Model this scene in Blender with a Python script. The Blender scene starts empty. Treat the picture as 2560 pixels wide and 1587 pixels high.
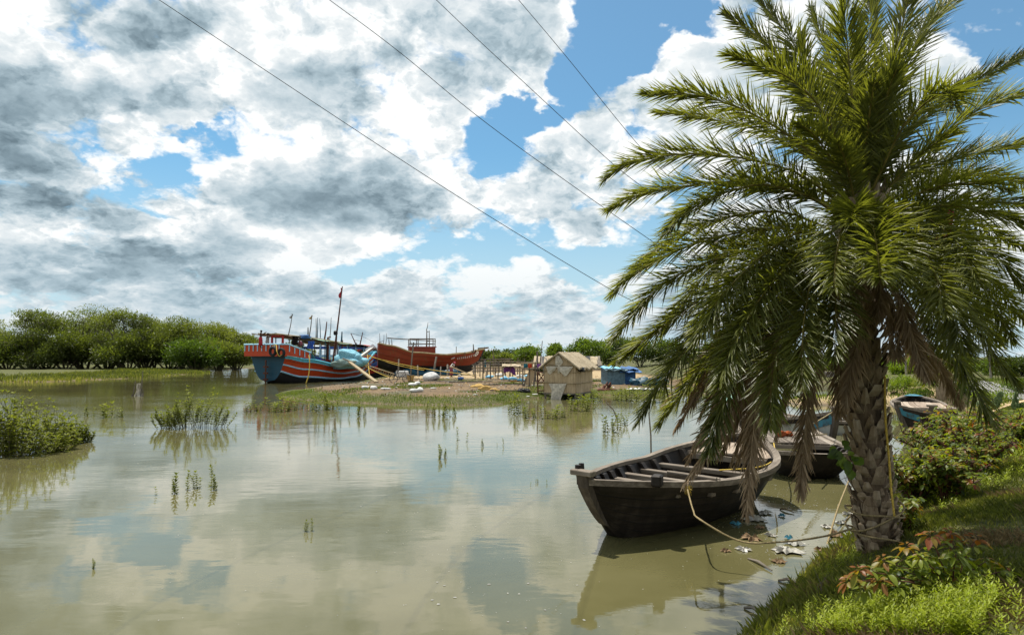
import bpy, bmesh, math, random
import numpy as np
from mathutils import Vector, Matrix, Quaternion
S = bpy.context.scene
COL = S.collection
R = math.radians
rnd = random.Random(7)

# ------------------------------------------------------------------ camera
FPX, IW, IH, HC = 1706.7, 2560.0, 1587.0, 2.5
PITCH = math.atan((892 - IH / 2) / FPX)
cam = bpy.data.objects.new('camera', bpy.data.cameras.new('camera'))
COL.objects.link(cam)
cam.data.sensor_width = 36.0
cam.data.lens = 36.0 * FPX / IW
cam.data.clip_start = 0.1
cam.data.clip_end = 9000
cam.location = (0, 0, HC)
cam.rotation_euler = (R(90) + PITCH, 0, 0)
S.camera = cam

def ray(X, Y):
    u, v = X - IW / 2, IH / 2 - Y
    c, s = math.cos(PITCH), math.sin(PITCH)
    return Vector((u, FPX * c - v * s, FPX * s + v * c))
def at(X, Y, d):                       # the point of the photo's ray at distance d ahead
    r = ray(X, Y)
    return Vector((0, 0, HC)) + r * (d / r.y)
def atz(X, Y, z=0.0):                  # the point of the photo's ray at height z
    r = ray(X, Y)
    return Vector((0, 0, HC)) + r * ((z - HC) / r.z)
def mpp(d):                            # metres per photo pixel at distance d
    return d / FPX

# ------------------------------------------------------------------ world, sun, exposure
SUN_AZ, SUN_EL = -34.0, 66.0
sundir = Vector((math.sin(R(SUN_AZ)) * math.cos(R(SUN_EL)), math.cos(R(SUN_AZ)) * math.cos(R(SUN_EL)), math.sin(R(SUN_EL))))
sun = bpy.data.objects.new('sun', bpy.data.lights.new('sun', 'SUN'))
COL.objects.link(sun)
sun.data.energy = 4.6
sun.data.angle = R(0.5)
sun.data.color = (1.0, 0.95, 0.86)
sun.rotation_euler = sundir.to_track_quat('Z', 'Y').to_euler()
S.view_settings.view_transform = 'Standard'
S.view_settings.look = 'None'
S.view_settings.exposure = 0.42
S.view_settings.gamma = 1.0
S.view_settings.use_curve_mapping = False

W = bpy.data.worlds.new('World')
S.world = W
W.use_nodes = True
class NT:                              # small helper for building node trees
    def __init__(self, tree):
        self.t = tree
        self.n = tree.nodes
        self.n.clear()
    def node(self, kind, **kw):
        nd = self.n.new(kind)
        for k, v in kw.items():
            setattr(nd, k, v)
        return nd
    def link(self, a, b):
        self.t.links.new(a, b)
    def put(self, sock, v):
        if isinstance(v, bpy.types.NodeSocket):
            self.t.links.new(v, sock)
        elif v is not None:
            sock.default_value = v
    def m(self, op, a, b=None, c=None, clamp=False):
        nd = self.node('ShaderNodeMath', operation=op, use_clamp=clamp)
        for s, v in zip(nd.inputs, (a, b, c)):
            self.put(s, v)
        return nd.outputs[0]
    def v(self, op, a, b=None, scale=None):
        nd = self.node('ShaderNodeVectorMath', operation=op)
        self.put(nd.inputs[0], a)
        if b is not None:
            self.put(nd.inputs[1], b)
        if scale is not None:
            self.put(nd.inputs['Scale'], scale)
        return nd.outputs['Value'] if op in ('LENGTH', 'DOT_PRODUCT', 'DISTANCE') else nd.outputs[0]
    def noise(self, vec, scale, detail=4, rough=0.55, kind='FBM', out='Fac', dist=0.0, lac=2.0):
        nd = self.node('ShaderNodeTexNoise', noise_type=kind)
        self.put(nd.inputs['Vector'], vec)
        self.put(nd.inputs['Scale'], scale)
        self.put(nd.inputs['Detail'], detail)
        self.put(nd.inputs['Roughness'], rough)
        self.put(nd.inputs['Distortion'], dist)
        self.put(nd.inputs['Lacunarity'], lac)
        return nd.outputs['Color' if out == 'Color' else 0]
    def voro(self, vec, scale, detail=0, rough=0.5, feature='F1', out='Distance', rand=1.0):
        nd = self.node('ShaderNodeTexVoronoi', feature=feature)
        self.put(nd.inputs['Vector'], vec)
        self.put(nd.inputs['Scale'], scale)
        if 'Detail' in nd.inputs:
            self.put(nd.inputs['Detail'], detail)
            self.put(nd.inputs['Roughness'], rough)
        self.put(nd.inputs['Randomness'], rand)
        return nd.outputs[out]
    def ramp(self, v, a, b, c=0.0, d=1.0, smooth=True):
        nd = self.node('ShaderNodeMapRange', interpolation_type='SMOOTHSTEP' if smooth else 'LINEAR')
        for s, x in zip(nd.inputs, (v, a, b, c, d)):
            self.put(s, x)
        return nd.outputs[0]
    def mix(self, f, a, b, blend='MIX'):
        nd = self.node('ShaderNodeMix', data_type='RGBA', blend_type=blend)
        self.put(nd.inputs[0], f)
        self.put(nd.inputs[6], a if isinstance(a, bpy.types.NodeSocket) else (*a, 1)[:4])
        self.put(nd.inputs[7], b if isinstance(b, bpy.types.NodeSocket) else (*b, 1)[:4])
        return nd.outputs[2]
    def crgb(self, v, stops):
        nd = self.node('ShaderNodeValToRGB')
        el = nd.color_ramp.elements
        while len(el) < len(stops):
            el.new(0.5)
        for e, (p, c) in zip(el, stops):
            e.position = p
            e.color = (*c, 1)
        self.put(nd.inputs[0], v)
        return nd.outputs[0]

w = NT(W.node_tree)
tc = w.node('ShaderNodeTexCoord')
D = tc.outputs['Generated']
sep = w.node('ShaderNodeSeparateXYZ')
w.link(D, sep.inputs[0])
dz = w.m('MAXIMUM', sep.outputs[2], 0.0)
# cloud features shrink with distance towards the horizon
kf = w.m('MULTIPLY', w.m('POWER', w.m('ADD', dz, 0.22), -0.58), 1.22)
Q = w.v('MULTIPLY', w.v('SCALE', D, scale=kf), (1.15, 1.15, 1.5))
warp = w.v('SUBTRACT', w.noise(Q, 1.7, 5, 0.6, out='Color'), (0.5, 0.5, 0.5))
fine = w.v('SUBTRACT', w.noise(Q, 6.0, 5, 0.62, out='Color'), (0.5, 0.5, 0.5))
wamp = w.m('MULTIPLY_ADD', dz, 0.36, 0.06)
DW = w.v('ADD', w.v('ADD', D, w.v('SCALE', warp, scale=wamp)), w.v('SCALE', fine, scale=w.m('MULTIPLY', wamp, 0.42)))
AZ0, ZTOP, NST = R(43), 0.52, 32
azn = w.m('ARCTAN2', w.node('ShaderNodeSeparateXYZ').outputs[0], 1.0)
_sp = azn.node.inputs[0].links[0].from_node
w.link(DW, _sp.inputs[0])
w.link(_sp.outputs[1], azn.node.inputs[1])
ufac = w.m('MULTIPLY_ADD', azn, 0.5 / AZ0, 0.5)
vfac = w.m('DIVIDE', _sp.outputs[2], ZTOP)
def blobs(lst, rank=4):
    """A smooth layout over the sky (azimuth x height), summed from soft ellipses and stored in a few one-dimensional ramps."""
    U = (np.linspace(0, 1, NST) - 0.5) * 2 * AZ0
    V = np.linspace(0, 1, NST) * ZTOP
    az, z = np.meshgrid(U, V, indexing='ij')
    h = np.sqrt(1 - z * z)
    x, y = h * np.sin(az), h * np.cos(az)
    c, s_ = math.cos(PITCH), math.sin(PITCH)
    fy, uy = y * c + z * s_, -y * s_ + z * c
    X, Y = IW / 2 + FPX * x / fy, IH / 2 - FPX * uy / fy
    M = np.zeros_like(X)
    for bx, by, rx, ry, amp in lst:
        rx = max(rx, 62)
        t = np.clip((1.25 - np.hypot((X - bx) / rx, (Y - by) / ry)) / 1.1, 0, 1)
        M += amp * t * t * (3 - 2 * t)
    M[0] = M[-1] = 0
    M[:, -1] = 0
    u, sv, vt = np.linalg.svd(M)
    acc = None
    for k in range(rank):
        parts = []
        for vec, fac in ((u.T, ufac), (vt, vfac)):
            tri = np.stack([vec[3 * k + j] * math.sqrt(sv[3 * k + j]) for j in range(3)], 1)
            amp = np.abs(tri).max() + 1e-6
            stops = [(i / (NST - 1), tuple(0.5 + 0.5 * tri[i] / amp)) for i in range(NST)]
            nd = w.node('ShaderNodeVectorMath', operation='MULTIPLY_ADD')
            w.link(w.crgb(fac, stops), nd.inputs[0])
            nd.inputs[1].default_value = (2 * amp,) * 3
            nd.inputs[2].default_value = (-amp,) * 3
            parts.append(nd.outputs[0])
        d = w.v('DOT_PRODUCT', parts[0], parts[1])
        acc = d if acc is None else w.m('ADD', acc, d)
    return acc
# where the cloud deck opens to blue (negative) or is heavier (positive)
COVER = [(150, 480, 150, 70, .2), (1760, 90, 120, 80, .22), (20, 120, 160, 120, .2), (380, 60, 120, 60, .15), (300, 340, 60, 50, .2), (1560, 460, 90, 60, .15), (20, 300, 200, 160, .22), (150, 180, 130, 110, .14), (1640, 60, 90, 60, .12), (2440, 330, 110, 60, .16), (1300, 560, 90, 60, .1), (455, 305, 120, 34, -.42), (560, 345, 90, 40, -.34), (440, 400, 50, 60, -.34), (640, 400, 50, 40, -.16),
         (1270, 350, 85, 75, -.42), (1360, 265, 90, 55, -.36), (1230, 440, 50, 70, -.22), (1240, 620, 40, 60, -.24),
         (1530, 80, 120, 120, -.52), (1470, 190, 60, 90, -.40), (1700, 40, 170, 60, -.40), (1600, 150, 60, 60, -.1),
         (880, 680, 130, 50, -.42), (670, 577, 45, 35, -.30), (1620, 575, 100, 80, -.30), (1480, 640, 130, 40, -.26),
         (2520, 270, 130, 120, -.46), (2540, 60, 60, 60, -.3), (2360, 300, 100, 70, -.26), (1560, 330, 60, 50, -.1),
         (2080, 60, 80, 60, -.3), (2450, 380, 90, 50, -.2),
         (1330, 60, 120, 120, .2), (1375, 205, 80, 60, .34), (1740, 190, 230, 90, .24), (1450, 330, 110, 60, .30), (1620, 270, 160, 60, .2),
         (1400, 470, 130, 60, .2), (340, 370, 90, 60, .22), (780, 560, 90, 40, .2), (900, 470, 420, 110, .2), (1130, 740, 260, 60, .1),
         (250, 640, 420, 120, .14), (2330, 150, 150, 80, .3), (850, 330, 330, 130, .1), (250, 150, 300, 200, .12), (820, 130, 260, 150, .12)]
SHADE = [(2050, 520, 500, 260, .10), (1050, 800, 900, 60, .08), (1500, 720, 260, 60, .10), (1650, 430, 160, 60, .10), (30, 260, 190, 190, .5), (520, 40, 330, 110, .46), (330, 205, 170, 55, .42), (800, 490, 290, 65, .52), (980, 520, 90, 50, .24), (1120, 585, 150, 50, .36),
         (90, 420, 210, 50, .46), (190, 535, 170, 60, .42), (430, 640, 320, 55, .42), (600, 690, 300, 30, .34), (130, 690, 300, 36, .32), (760, 205, 170, 55, .26),
         (640, 240, 90, 60, .26), (1190, 150, 130, 110, .26), (1130, 300, 80, 80, .22), (1240, 500, 70, 50, .38), (1430, 560, 110, 40, .28), (520, 440, 190, 60, .12),
         (1000, 790, 300, 30, .10), (300, 765, 500, 26, .24), (1720, 300, 170, 45, .2), (2250, 250, 160, 60, .24), (960, 205, 80, 80, .16), (560, 600, 70, 70, .26),
         (850, 60, 190, 130, -.30), (1040, 320, 90, 110, -.24), (330, 360, 150, 60, -.26), (600, 190, 120, 50, -.2), (880, 370, 190, 50, -.26), (1680, 180, 230, 80, -.22),
         (1370, 200, 90, 80, -.25), (440, 500, 90, 50, -.25), (700, 650, 90, 60, -.22), (90, 600, 120, 50, -.3), (820, 560, 90, 40, -.18), (1380, 470, 100, 50, -.2), (1150, 710, 240, 50, -.2), (2300, 140, 130, 50, -.2), (1400, 330, 120, 50, -.15)]
cov = blobs(COVER)
shd = blobs(SHADE)
fb = w.noise(Q, 1.25, 9, 0.54)
fbm_ = w.noise(Q, 1.25, 4.5, 0.56)
fbu = w.noise(w.v('ADD', Q, (-0.06, 0.04, 0.15)), 1.25, 4.5, 0.56)
qb = w.v('ADD', Q, w.v('SCALE', fine, scale=0.12))
upv = w.v('ADD', qb, (-0.02, 0.015, 0.055))
bil = w.m('SUBTRACT', 1.0, w.voro(qb, 3.6, 5, 0.60))
bil2 = w.m('SUBTRACT', 1.0, w.voro(upv, 3.6, 5, 0.60))
dens = w.m('ADD', w.m('ADD', w.m('MULTIPLY_ADD', fb, 1.05, 0.42), cov), w.m('MULTIPLY_ADD', bil, 0.42, -0.235))
dens = w.m('ADD', dens, w.ramp(dz, 0.0, 0.2, 0.05, 0.0))
alpha = w.ramp(dens, 0.45, 0.62)
thick = w.ramp(dens, 0.56, 1.05)
rel1 = w.m('MULTIPLY', w.m('SUBTRACT', bil, bil2), w.ramp(dens, 0.52, 1.0, 1.3, 0.45))
relief = w.m('ADD', rel1, w.m('MULTIPLY', w.m('SUBTRACT', fbm_, fbu), 1.15))
lum = w.m('SUBTRACT', 0.91, w.m('MULTIPLY', thick, 0.34))
lum = w.m('ADD', lum, w.ramp(dens, 0.52, 0.66, 0.16, 0.0))
lum = w.m('SUBTRACT', lum, w.m('MULTIPLY', shd, 1.02))
lum = w.m('ADD', lum, relief)
cloudcol = w.crgb(w.m('MULTIPLY', lum, 1.0, clamp=True), [(0.0, (.155, .22, .26)), (0.25, (.25, .34, .39)), (0.5, (.41, .52, .575)), (0.72, (.62, .705, .74)), (0.9, (.82, .865, .87)), (1.0, (1.0, 1.02, 1.0))])
# clouds low in the sky are veiled by blue-grey air
low = w.ramp(dz, 0.0, 0.20, 0.50, 0.0)
cloudcol = w.mix(low, cloudcol, (.40, .53, .60))
sky = w.node('ShaderNodeTexSky', sky_type='NISHITA', sun_disc=False)
sky.sun_elevation = R(SUN_EL)
sky.sun_rotation = R(SUN_AZ)
sky.air_density = 1.0
sky.dust_density = 0.6
sky.ozone_density = 2.5
skyc = w.mix(1.0, sky.outputs[0], (0.42, 0.90, 1.0), 'MULTIPLY')
skyc = w.mix(w.ramp(dz, 0.0, 0.30, 0.95, 0.0), skyc, (4.5, 6.0, 6.8))
skyc = w.mix(0.10, w.mix(1.0, skyc, (.92, .92, .92), 'MULTIPLY'), (7, 7.4, 7.6))
total = w.mix(alpha, skyc, w.mix(1.0, cloudcol, (7.9, 7.9, 8.0), 'MULTIPLY'))
bg = w.node('ShaderNodeBackground')
w.link(total, bg.inputs[0])
bg.inputs[1].default_value = 0.1
w.link(bg.outputs[0], w.node('ShaderNodeOutputWorld').inputs[0])
W.cycles.sampling_method = 'MANUAL'
W.cycles.sample_map_resolution = 512

# ------------------------------------------------------------------ helpers
def tag(o, label=None, cat=None, group=None, kind=None):
    for k, v in (('label', label), ('category', cat), ('group', group), ('kind', kind)):
        if v:
            o[k] = v
    return o
def thing(name, label, cat, loc=(0, 0, 0), rotz=0.0, group=None):
    o = bpy.data.objects.new(name, None)
    COL.objects.link(o)
    o.empty_display_size = 0.2
    o.location = loc
    o.rotation_euler = (0, 0, rotz)
    return tag(o, label, cat, group)
def copy_tree(o, parent=None):
    c = o.copy()
    COL.objects.link(c)
    c.parent = parent
    for ch in o.children:
        copy_tree(ch, c)
    return c
def frame(T, up=Vector((0, 0, 1))):
    T = Vector(T).normalized()
    if abs(T.dot(up)) > 0.98:
        up = Vector((0, 1, 0))
    B = T.cross(up).normalized()
    return T, B, B.cross(T)
def spline(pts, n):
    """n points along a Catmull-Rom curve through pts"""
    P = [Vector(p) for p in pts]
    if len(P) == 2:
        return [P[0].lerp(P[1], i / (n - 1)) for i in range(n)]
    P = [P[0] * 2 - P[1]] + P + [P[-1] * 2 - P[-2]]
    m, out = len(P) - 3, []
    for i in range(n):
        u = i / (n - 1) * m
        k = min(int(u), m - 1)
        t = u - k
        a, b, c, d = P[k:k + 4]
        out.append(0.5 * ((2 * b) + (c - a) * t + (2 * a - 5 * b + 4 * c - d) * t * t + (3 * b - a - 3 * c + d) * t ** 3))
    return out
class MB:
    """collects shapes and links them as one mesh object"""
    def __init__(self):
        self.v, self.f, self.mi, self.c = [], [], [], []
        self.cur, self.tint = 0, 0.5
    def add(self, vs, fs, tint=None):
        o = len(self.v)
        self.v += [tuple(p) for p in vs]
        self.c += [self.tint if tint is None else tint] * len(vs)
        self.f += [tuple(i + o for i in f) for f in fs]
        self.mi += [self.cur] * len(fs)
        return self
    def box(self, c, s, rot=None, taper=1.0, tint=None):
        M = rot if isinstance(rot, Matrix) else Matrix.Rotation(rot or 0.0, 3, 'Z')
        vs = []
        for z in (-.5, .5):
            k = taper if z > 0 else 1.0
            for x, y in ((-.5, -.5), (.5, -.5), (.5, .5), (-.5, .5)):
                vs.append(M @ Vector((x * s[0] * k, y * s[1] * k, z * s[2])) + Vector(c))
        return self.add(vs, [(3, 2, 1, 0), (4, 5, 6, 7), (0, 1, 5, 4), (1, 2, 6, 5), (2, 3, 7, 6), (3, 0, 4, 7)], tint)
    def bar(self, a, b, w, h, up=Vector((0, 0, 1)), tint=None):
        a, b = Vector(a), Vector(b)
        T, B, N = frame(b - a, up)
        vs = [p + B * (x * w / 2) + N * (y * h / 2) for p in (a, b) for x, y in ((-1, -1), (1, -1), (1, 1), (-1, 1))]
        return self.add(vs, [(0, 1, 2, 3), (7, 6, 5, 4), (4, 5, 1, 0), (5, 6, 2, 1), (6, 7, 3, 2), (7, 4, 0, 3)], tint)
    def tube(self, pts, r, n=6, cap=True, tint=None, wob=0.0):
        P = [Vector(p) for p in pts]
        rs = r if isinstance(r, (list, tuple)) else [r] * len(P)
        vs, fs = [], []
        N = None
        for i, p in enumerate(P):
            T = (P[min(i + 1, len(P) - 1)] - P[max(i - 1, 0)])
            T = T.normalized() if T.length > 1e-9 else Vector((0, 0, 1))
            if N is None:
                _, B, N = frame(T)
            B = T.cross(N)
            B = B.normalized() if B.length > 1e-6 else frame(T)[1]
            N = B.cross(T)
            for k in range(n):
                a = 2 * math.pi * k / n
                q = rs[i] * (1 + (rnd.uniform(-wob, wob) if wob else 0))
                vs.append(p + B * (math.cos(a) * q) + N * (math.sin(a) * q))
        for i in range(len(P) - 1):
            for k in range(n):
                k2 = (k + 1) % n
                fs.append((i * n + k, i * n + k2, (i + 1) * n + k2, (i + 1) * n + k))
        if cap:
            fs.append(tuple(range(n - 1, -1, -1)))
            fs.append(tuple(range((len(P) - 1) * n, len(P) * n)))
        return self.add(vs, fs, tint)
    def grid(self, rows, closed=False, flip=False, tint=None, mats=None):
        nr, nc = len(rows), len(rows[0])
        vs = [p for r in rows for p in r]
        o = len(self.v)
        self.add(vs, [], tint)
        for i in range(nr - 1):
            for j in range(nc if closed else nc - 1):
                j2 = (j + 1) % nc
                f = (o + i * nc + j, o + i * nc + j2, o + (i + 1) * nc + j2, o + (i + 1) * nc + j)
                self.f.append(f[::-1] if flip else f)
                self.mi.append(mats[j] if mats else self.cur)
        return self
    def blob(self, c, s, seed=0, amp=0.2, nu=14, nv=9, flat=None, rot=0.0, freq=1.5, tint=None):
        """a lumpy ellipsoid"""
        r = random.Random(seed)
        ks = [(Vector((r.gauss(0, 1), r.gauss(0, 1), r.gauss(0, 1))) * freq, r.uniform(0, 6.3)) for _ in range(6)]
        rows = []
        M = Matrix.Rotation(rot, 3, 'Z')
        for i in range(nv + 1):
            th = math.pi * i / nv
            row = []
            for j in range(nu):
                ph = 2 * math.pi * j / nu
                d = Vector((math.sin(th) * math.cos(ph), math.sin(th) * math.sin(ph), math.cos(th)))
                k = 1 + amp * sum(math.sin(d.dot(q) * 2 + f) for q, f in ks) / 3
                p = Vector((d.x * s[0] * k, d.y * s[1] * k, d.z * s[2] * k))
                if flat is not None and p.z < flat:
                    p.z = flat
                row.append(M @ p + Vector(c))
            rows.append(row)
        return self.grid(rows, closed=True, flip=True, tint=tint)
    def build(self, name, mat, parent=None, origin=(0, 0, 0), smooth=False, loc=None, bevel=0.0):
        me = bpy.data.meshes.new(name)
        o3 = Vector(origin)
        me.from_pydata([(x - o3.x, y - o3.y, z - o3.z) for x, y, z in self.v], [], self.f)
        for m in (mat if isinstance(mat, (list, tuple)) else [mat]):
            me.materials.append(m)
        me.polygons.foreach_set('material_index', self.mi)
        a = me.attributes.new('tint', 'FLOAT', 'POINT')
        a.data.foreach_set('value', self.c)
        if smooth:
            me.polygons.foreach_set('use_smooth', [True] * len(self.f))
        me.update()
        ob = bpy.data.objects.new(name, me)
        COL.objects.link(ob)
        if parent is not None:
            ob.parent = parent
        else:
            ob.location = origin if loc is None else loc
        if bevel:
            b = ob.modifiers.new('bevel', 'BEVEL')
            b.width, b.segments, b.limit_method = bevel, 1, 'ANGLE'
        return ob
def npmesh(name, V, F, mats, tint=None, mi=None, parent=None, origin=(0, 0, 0), smooth=False):
    """fast mesh from arrays; F is (n,3) or (n,4)"""
    V = np.asarray(V, dtype=np.float32) - np.asarray(origin, dtype=np.float32)
    F = np.asarray(F, dtype=np.int32)
    me = bpy.data.meshes.new(name)
    me.vertices.add(len(V))
    me.vertices.foreach_set('co', V.ravel())
    k = F.shape[1]
    me.loops.add(F.size)
    me.loops.foreach_set('vertex_index', F.ravel())
    me.polygons.add(len(F))
    me.polygons.foreach_set('loop_start', np.arange(0, F.size, k, dtype=np.int32))
    for m in (mats if isinstance(mats, (list, tuple)) else [mats]):
        me.materials.append(m)
    if mi is not None:
        me.polygons.foreach_set('material_index', np.asarray(mi, dtype=np.int32))
    if tint is not None:
        a = me.attributes.new('tint', 'FLOAT', 'POINT')
        a.data.foreach_set('value', np.asarray(tint, dtype=np.float32))
    if smooth:
        me.polygons.foreach_set('use_smooth', np.ones(len(F), dtype=bool))
    me.update(calc_edges=True)
    ob = bpy.data.objects.new(name, me)
    COL.objects.link(ob)
    if parent is not None:
        ob.parent = parent
    else:
        ob.location = origin
    return ob
def nrm(a):
    return a / (np.linalg.norm(a, axis=-1, keepdims=True) + 1e-9)
def leaf_arrays(P, D, N, L, Wd, tint, fold=0.25, wide=0.45):
    """folded diamond leaves: base P, direction D, face normal N, length L, width Wd"""
    P, D, N = map(np.asarray, (P, D, N))
    D = nrm(D)
    B = nrm(np.cross(D, N))
    N = np.cross(B, D)
    n = len(P)
    L = np.broadcast_to(L, n)[:, None]
    Wd = np.broadcast_to(Wd, n)[:, None]
    mid = P + D * L * wide
    V = np.stack([P, mid + B * Wd / 2 + N * Wd * fold, P + D * L, mid - B * Wd / 2 + N * Wd * fold], 1).reshape(-1, 3)
    F = np.arange(n * 4).reshape(n, 4)
    F = np.concatenate([F[:, [0, 1, 2]], F[:, [0, 2, 3]]], 0)
    return V, F, np.repeat(np.broadcast_to(tint, n), 4)
def join_arrays(lst):
    V, F, T, o = [], [], [], 0
    for v, f, t in lst:
        V.append(v); F.append(f + o); T.append(t); o += len(v)
    return np.concatenate(V), np.concatenate(F), np.concatenate(T)

# ------------------------------------------------------------------ materials
def new_mat(name):
    m = bpy.data.materials.new(name)
    m.use_nodes = True
    return m, NT(m.node_tree)
def out(t, sh):
    t.link(sh, t.node('ShaderNodeOutputMaterial').inputs[0])
def principled(t, col, rough=0.6, spec=0.3, normal=None, **kw):
    p = t.node('ShaderNodeBsdfPrincipled')
    t.put(p.inputs['Base Color'], col if isinstance(col, bpy.types.NodeSocket) else (*col, 1))
    t.put(p.inputs['Roughness'], rough)
    t.put(p.inputs['Specular IOR Level'], spec)
    if normal is not None:
        t.link(normal, p.inputs['Normal'])
    for k, v in kw.items():
        t.put(p.inputs[k], v)
    return p.outputs[0]
def bump(t, h, strength=0.3, dist=0.02):
    b = t.node('ShaderNodeBump')
    b.inputs['Strength'].default_value = strength
    b.inputs['Distance'].default_value = dist
    t.link(h, b.inputs['Height'])
    return b.outputs[0]
def coord(t, kind='Object'):
    return t.node('ShaderNodeTexCoord').outputs[kind]
def attr(t, name, out_='Fac'):
    return t.node('ShaderNodeAttribute', attribute_name=name).outputs[out_]
def foliage(name, c1, c2, tr=None, fac=0.35, rough=0.45, spec=0.35, nscale=1.3, c3=None):
    """leaves: colour runs c1..c2 with the leaf's own tint, some light passes through"""
    m, t = new_mat(name)
    ob = t.node('ShaderNodeObjectInfo').outputs['Random']
    n = t.noise(coord(t), nscale, 2)
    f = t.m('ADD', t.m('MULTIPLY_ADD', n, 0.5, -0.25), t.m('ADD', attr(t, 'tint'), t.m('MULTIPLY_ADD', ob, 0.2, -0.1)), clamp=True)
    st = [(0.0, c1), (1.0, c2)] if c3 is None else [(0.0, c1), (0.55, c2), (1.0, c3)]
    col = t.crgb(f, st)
    tcol = t.mix(1.0, col, tr or (1.5, 1.6, 0.6), 'MULTIPLY')
    tl = t.node('ShaderNodeBsdfTranslucent')
    t.link(tcol, tl.inputs[0])
    mx = t.node('ShaderNodeMixShader')
    mx.inputs[0].default_value = fac
    t.link(principled(t, col, rough, spec), mx.inputs[1])
    t.link(tl.outputs[0], mx.inputs[2])
    out(t, mx.outputs[0])
    return m
def wood(name, c1, c2, c3=None, scale=(1.2, 14, 14), rough=0.75, spec=0.2, bstr=0.4, planks=None):
    """weathered timber, grain along the object's x axis"""
    m, t = new_mat(name)
    co = coord(t)
    g = t.noise(t.v('MULTIPLY', co, scale), 1.0, 6, 0.65)
    blot = t.noise(co, 1.7, 4, 0.6)
    f = t.m('ADD', t.m('MULTIPLY', g, 0.65), t.m('MULTIPLY', blot, 0.35))
    f = t.m('ADD', f, t.m('MULTIPLY_ADD', attr(t, 'tint'), 0.3, -0.15))
    col = t.crgb(f, [(0.32, c1), (0.68, c2)] if c3 is None else [(0.30, c1), (0.52, c2), (0.72, c3)])
    out(t, principled(t, col, rough, spec, bump(t, g, bstr, 0.01)))
    return m
def paint(name, c, dirt=(0.10, 0.08, 0.06), wear=0.35, rough=0.5, scale=1.5, spec=0.3):
    """brushed boat paint with chips, rain streaks and grime"""
    m, t = new_mat(name)
    co = coord(t)
    n = t.noise(co, scale, 7, 0.65)
    st = t.noise(t.v('MULTIPLY', co, (5, 5, 0.6)), 1.3, 4, 0.6)
    v = t.mix(t.m('MULTIPLY', st, 0.5), tuple(x * 1.08 for x in c), tuple(x * 0.72 for x in c))
    f = t.m('MULTIPLY', t.ramp(t.m('ADD', t.m('MULTIPLY', n, 0.6), t.m('MULTIPLY', st, 0.4)), 0.50, 0.66), wear)
    out(t, principled(t, t.mix(f, v, dirt), rough, spec, bump(t, n, 0.15, 0.01)))
    return m
def plain(name, c, rough=0.7, var=0.25, scale=6.0, spec=0.25, c2=None, bstr=0.2):
    m, t = new_mat(name)
    n = t.noise(coord(t), scale, 5, 0.6)
    a = tuple(x * (1 - var) for x in c)
    b = c2 or tuple(min(1, x * (1 + var)) for x in c)
    f = t.m('ADD', t.ramp(n, 0.3, 0.7), t.m('MULTIPLY_ADD', attr(t, 'tint'), 0.5, -0.25), clamp=True)
    out(t, principled(t, t.mix(f, a, b), rough, spec, bump(t, n, bstr, 0.01)))
    return m

# ------------------------------------------------------------------ ground, water
def G(*pts):
    return [tuple(atz(x, y, 0.0)[:2]) for x, y in pts]
K = HC / 3.0
RIVER_BACK = [(-35 * K, 1500), (-60, 420)]
POLY_YARD = (G((690, 984), (715, 996), (800, 1003), (900, 1008), (1000, 1012), (1150, 1014), (1250, 1011), (1310, 1001), (1370, 994), (1430, 994), (1500, 988), (1600, 990), (1700, 985),
               (1800, 985), (1870, 978), (1895, 965), (1910, 956), (2000, 954), (2110, 955), (2190, 964), (2240, 978), (2300, 988))
             + [(60, 36), (1500, 60), (1500, 2500), (-60, 2500)] + G((770, 905), (860, 912), (925, 921), (960, 930), (962, 940), (930, 948), (880, 960), (850, 966), (780, 972)))
POLY_BANK = ([(-9.5 * K, -8.6 * K)] + G((1870, 1587), (1965, 1490), (2050, 1400), (2130, 1345), (2250, 1170), (2300, 1105), (2380, 1075), (2440, 1045), (2445, 1030), (2400, 1020), (2330, 1016),
             (2220, 1015), (2100, 1014), (1990, 1012), (1955, 1005), (1985, 999), (2100, 997), (2200, 996), (2270, 992))
             + [(60, 45), (600, 60), (600, -80), (-20, -60)])
POLY_MUD = ([(-200, 66)] + G((0, 957), (90, 955), (180, 953), (330, 946), (420, 940), (500, 934), (528, 929), (500, 926), (380, 924), (150, 923), (0, 923)) + [(-260, 138)])
POLY_FAR = ([(-400, 128)] + G((-60, 926), (150, 925), (300, 925), (400, 925), (500, 925), (590, 923), (655, 918)) + [(-80, 420), (-120, 2500), (-1500, 2500), (-1500, 120)])
def sdist(poly, x, y):
    """signed distance, positive inside"""
    p = np.array(poly)
    q = np.roll(p, -1, 0)
    best = np.full(x.shape, 1e18)
    inside = np.zeros(x.shape, bool)
    for (ax, ay), (bx, by) in zip(p, q):
        dx, dy = bx - ax, by - ay
        t = np.clip(((x - ax) * dx + (y - ay) * dy) / (dx * dx + dy * dy + 1e-12), 0, 1)
        best = np.minimum(best, (x - ax - t * dx) ** 2 + (y - ay - t * dy) ** 2)
        c = ((ay > y) != (by > y)) & (x < (bx - ax) * (y - ay) / (by - ay + 1e-30) + ax)
        inside ^= c
    return np.where(inside, 1, -1) * np.sqrt(best)
def sstep(a, b, x):
    t = np.clip((x - a) / (b - a), 0, 1)
    return t * t * (3 - 2 * t)
def wav(x, y, s, seed=0):
    """cheap smooth noise"""
    r = random.Random(seed)
    o = 0
    for i in range(7):
        a = r.uniform(0, 6.28); f = s * r.uniform(0.6, 2.2)
        o = o + np.sin((x * math.cos(a) + y * math.sin(a)) * f + r.uniform(0, 6.28))
    return o / 7
def prof(d, slope, cap):
    d = np.asarray(d, float)
    up = cap * (1 - np.exp(-np.maximum(d, 0) * slope / cap))
    return np.where(d > 0, up, np.maximum(d * 0.35, -1.6))
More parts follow.
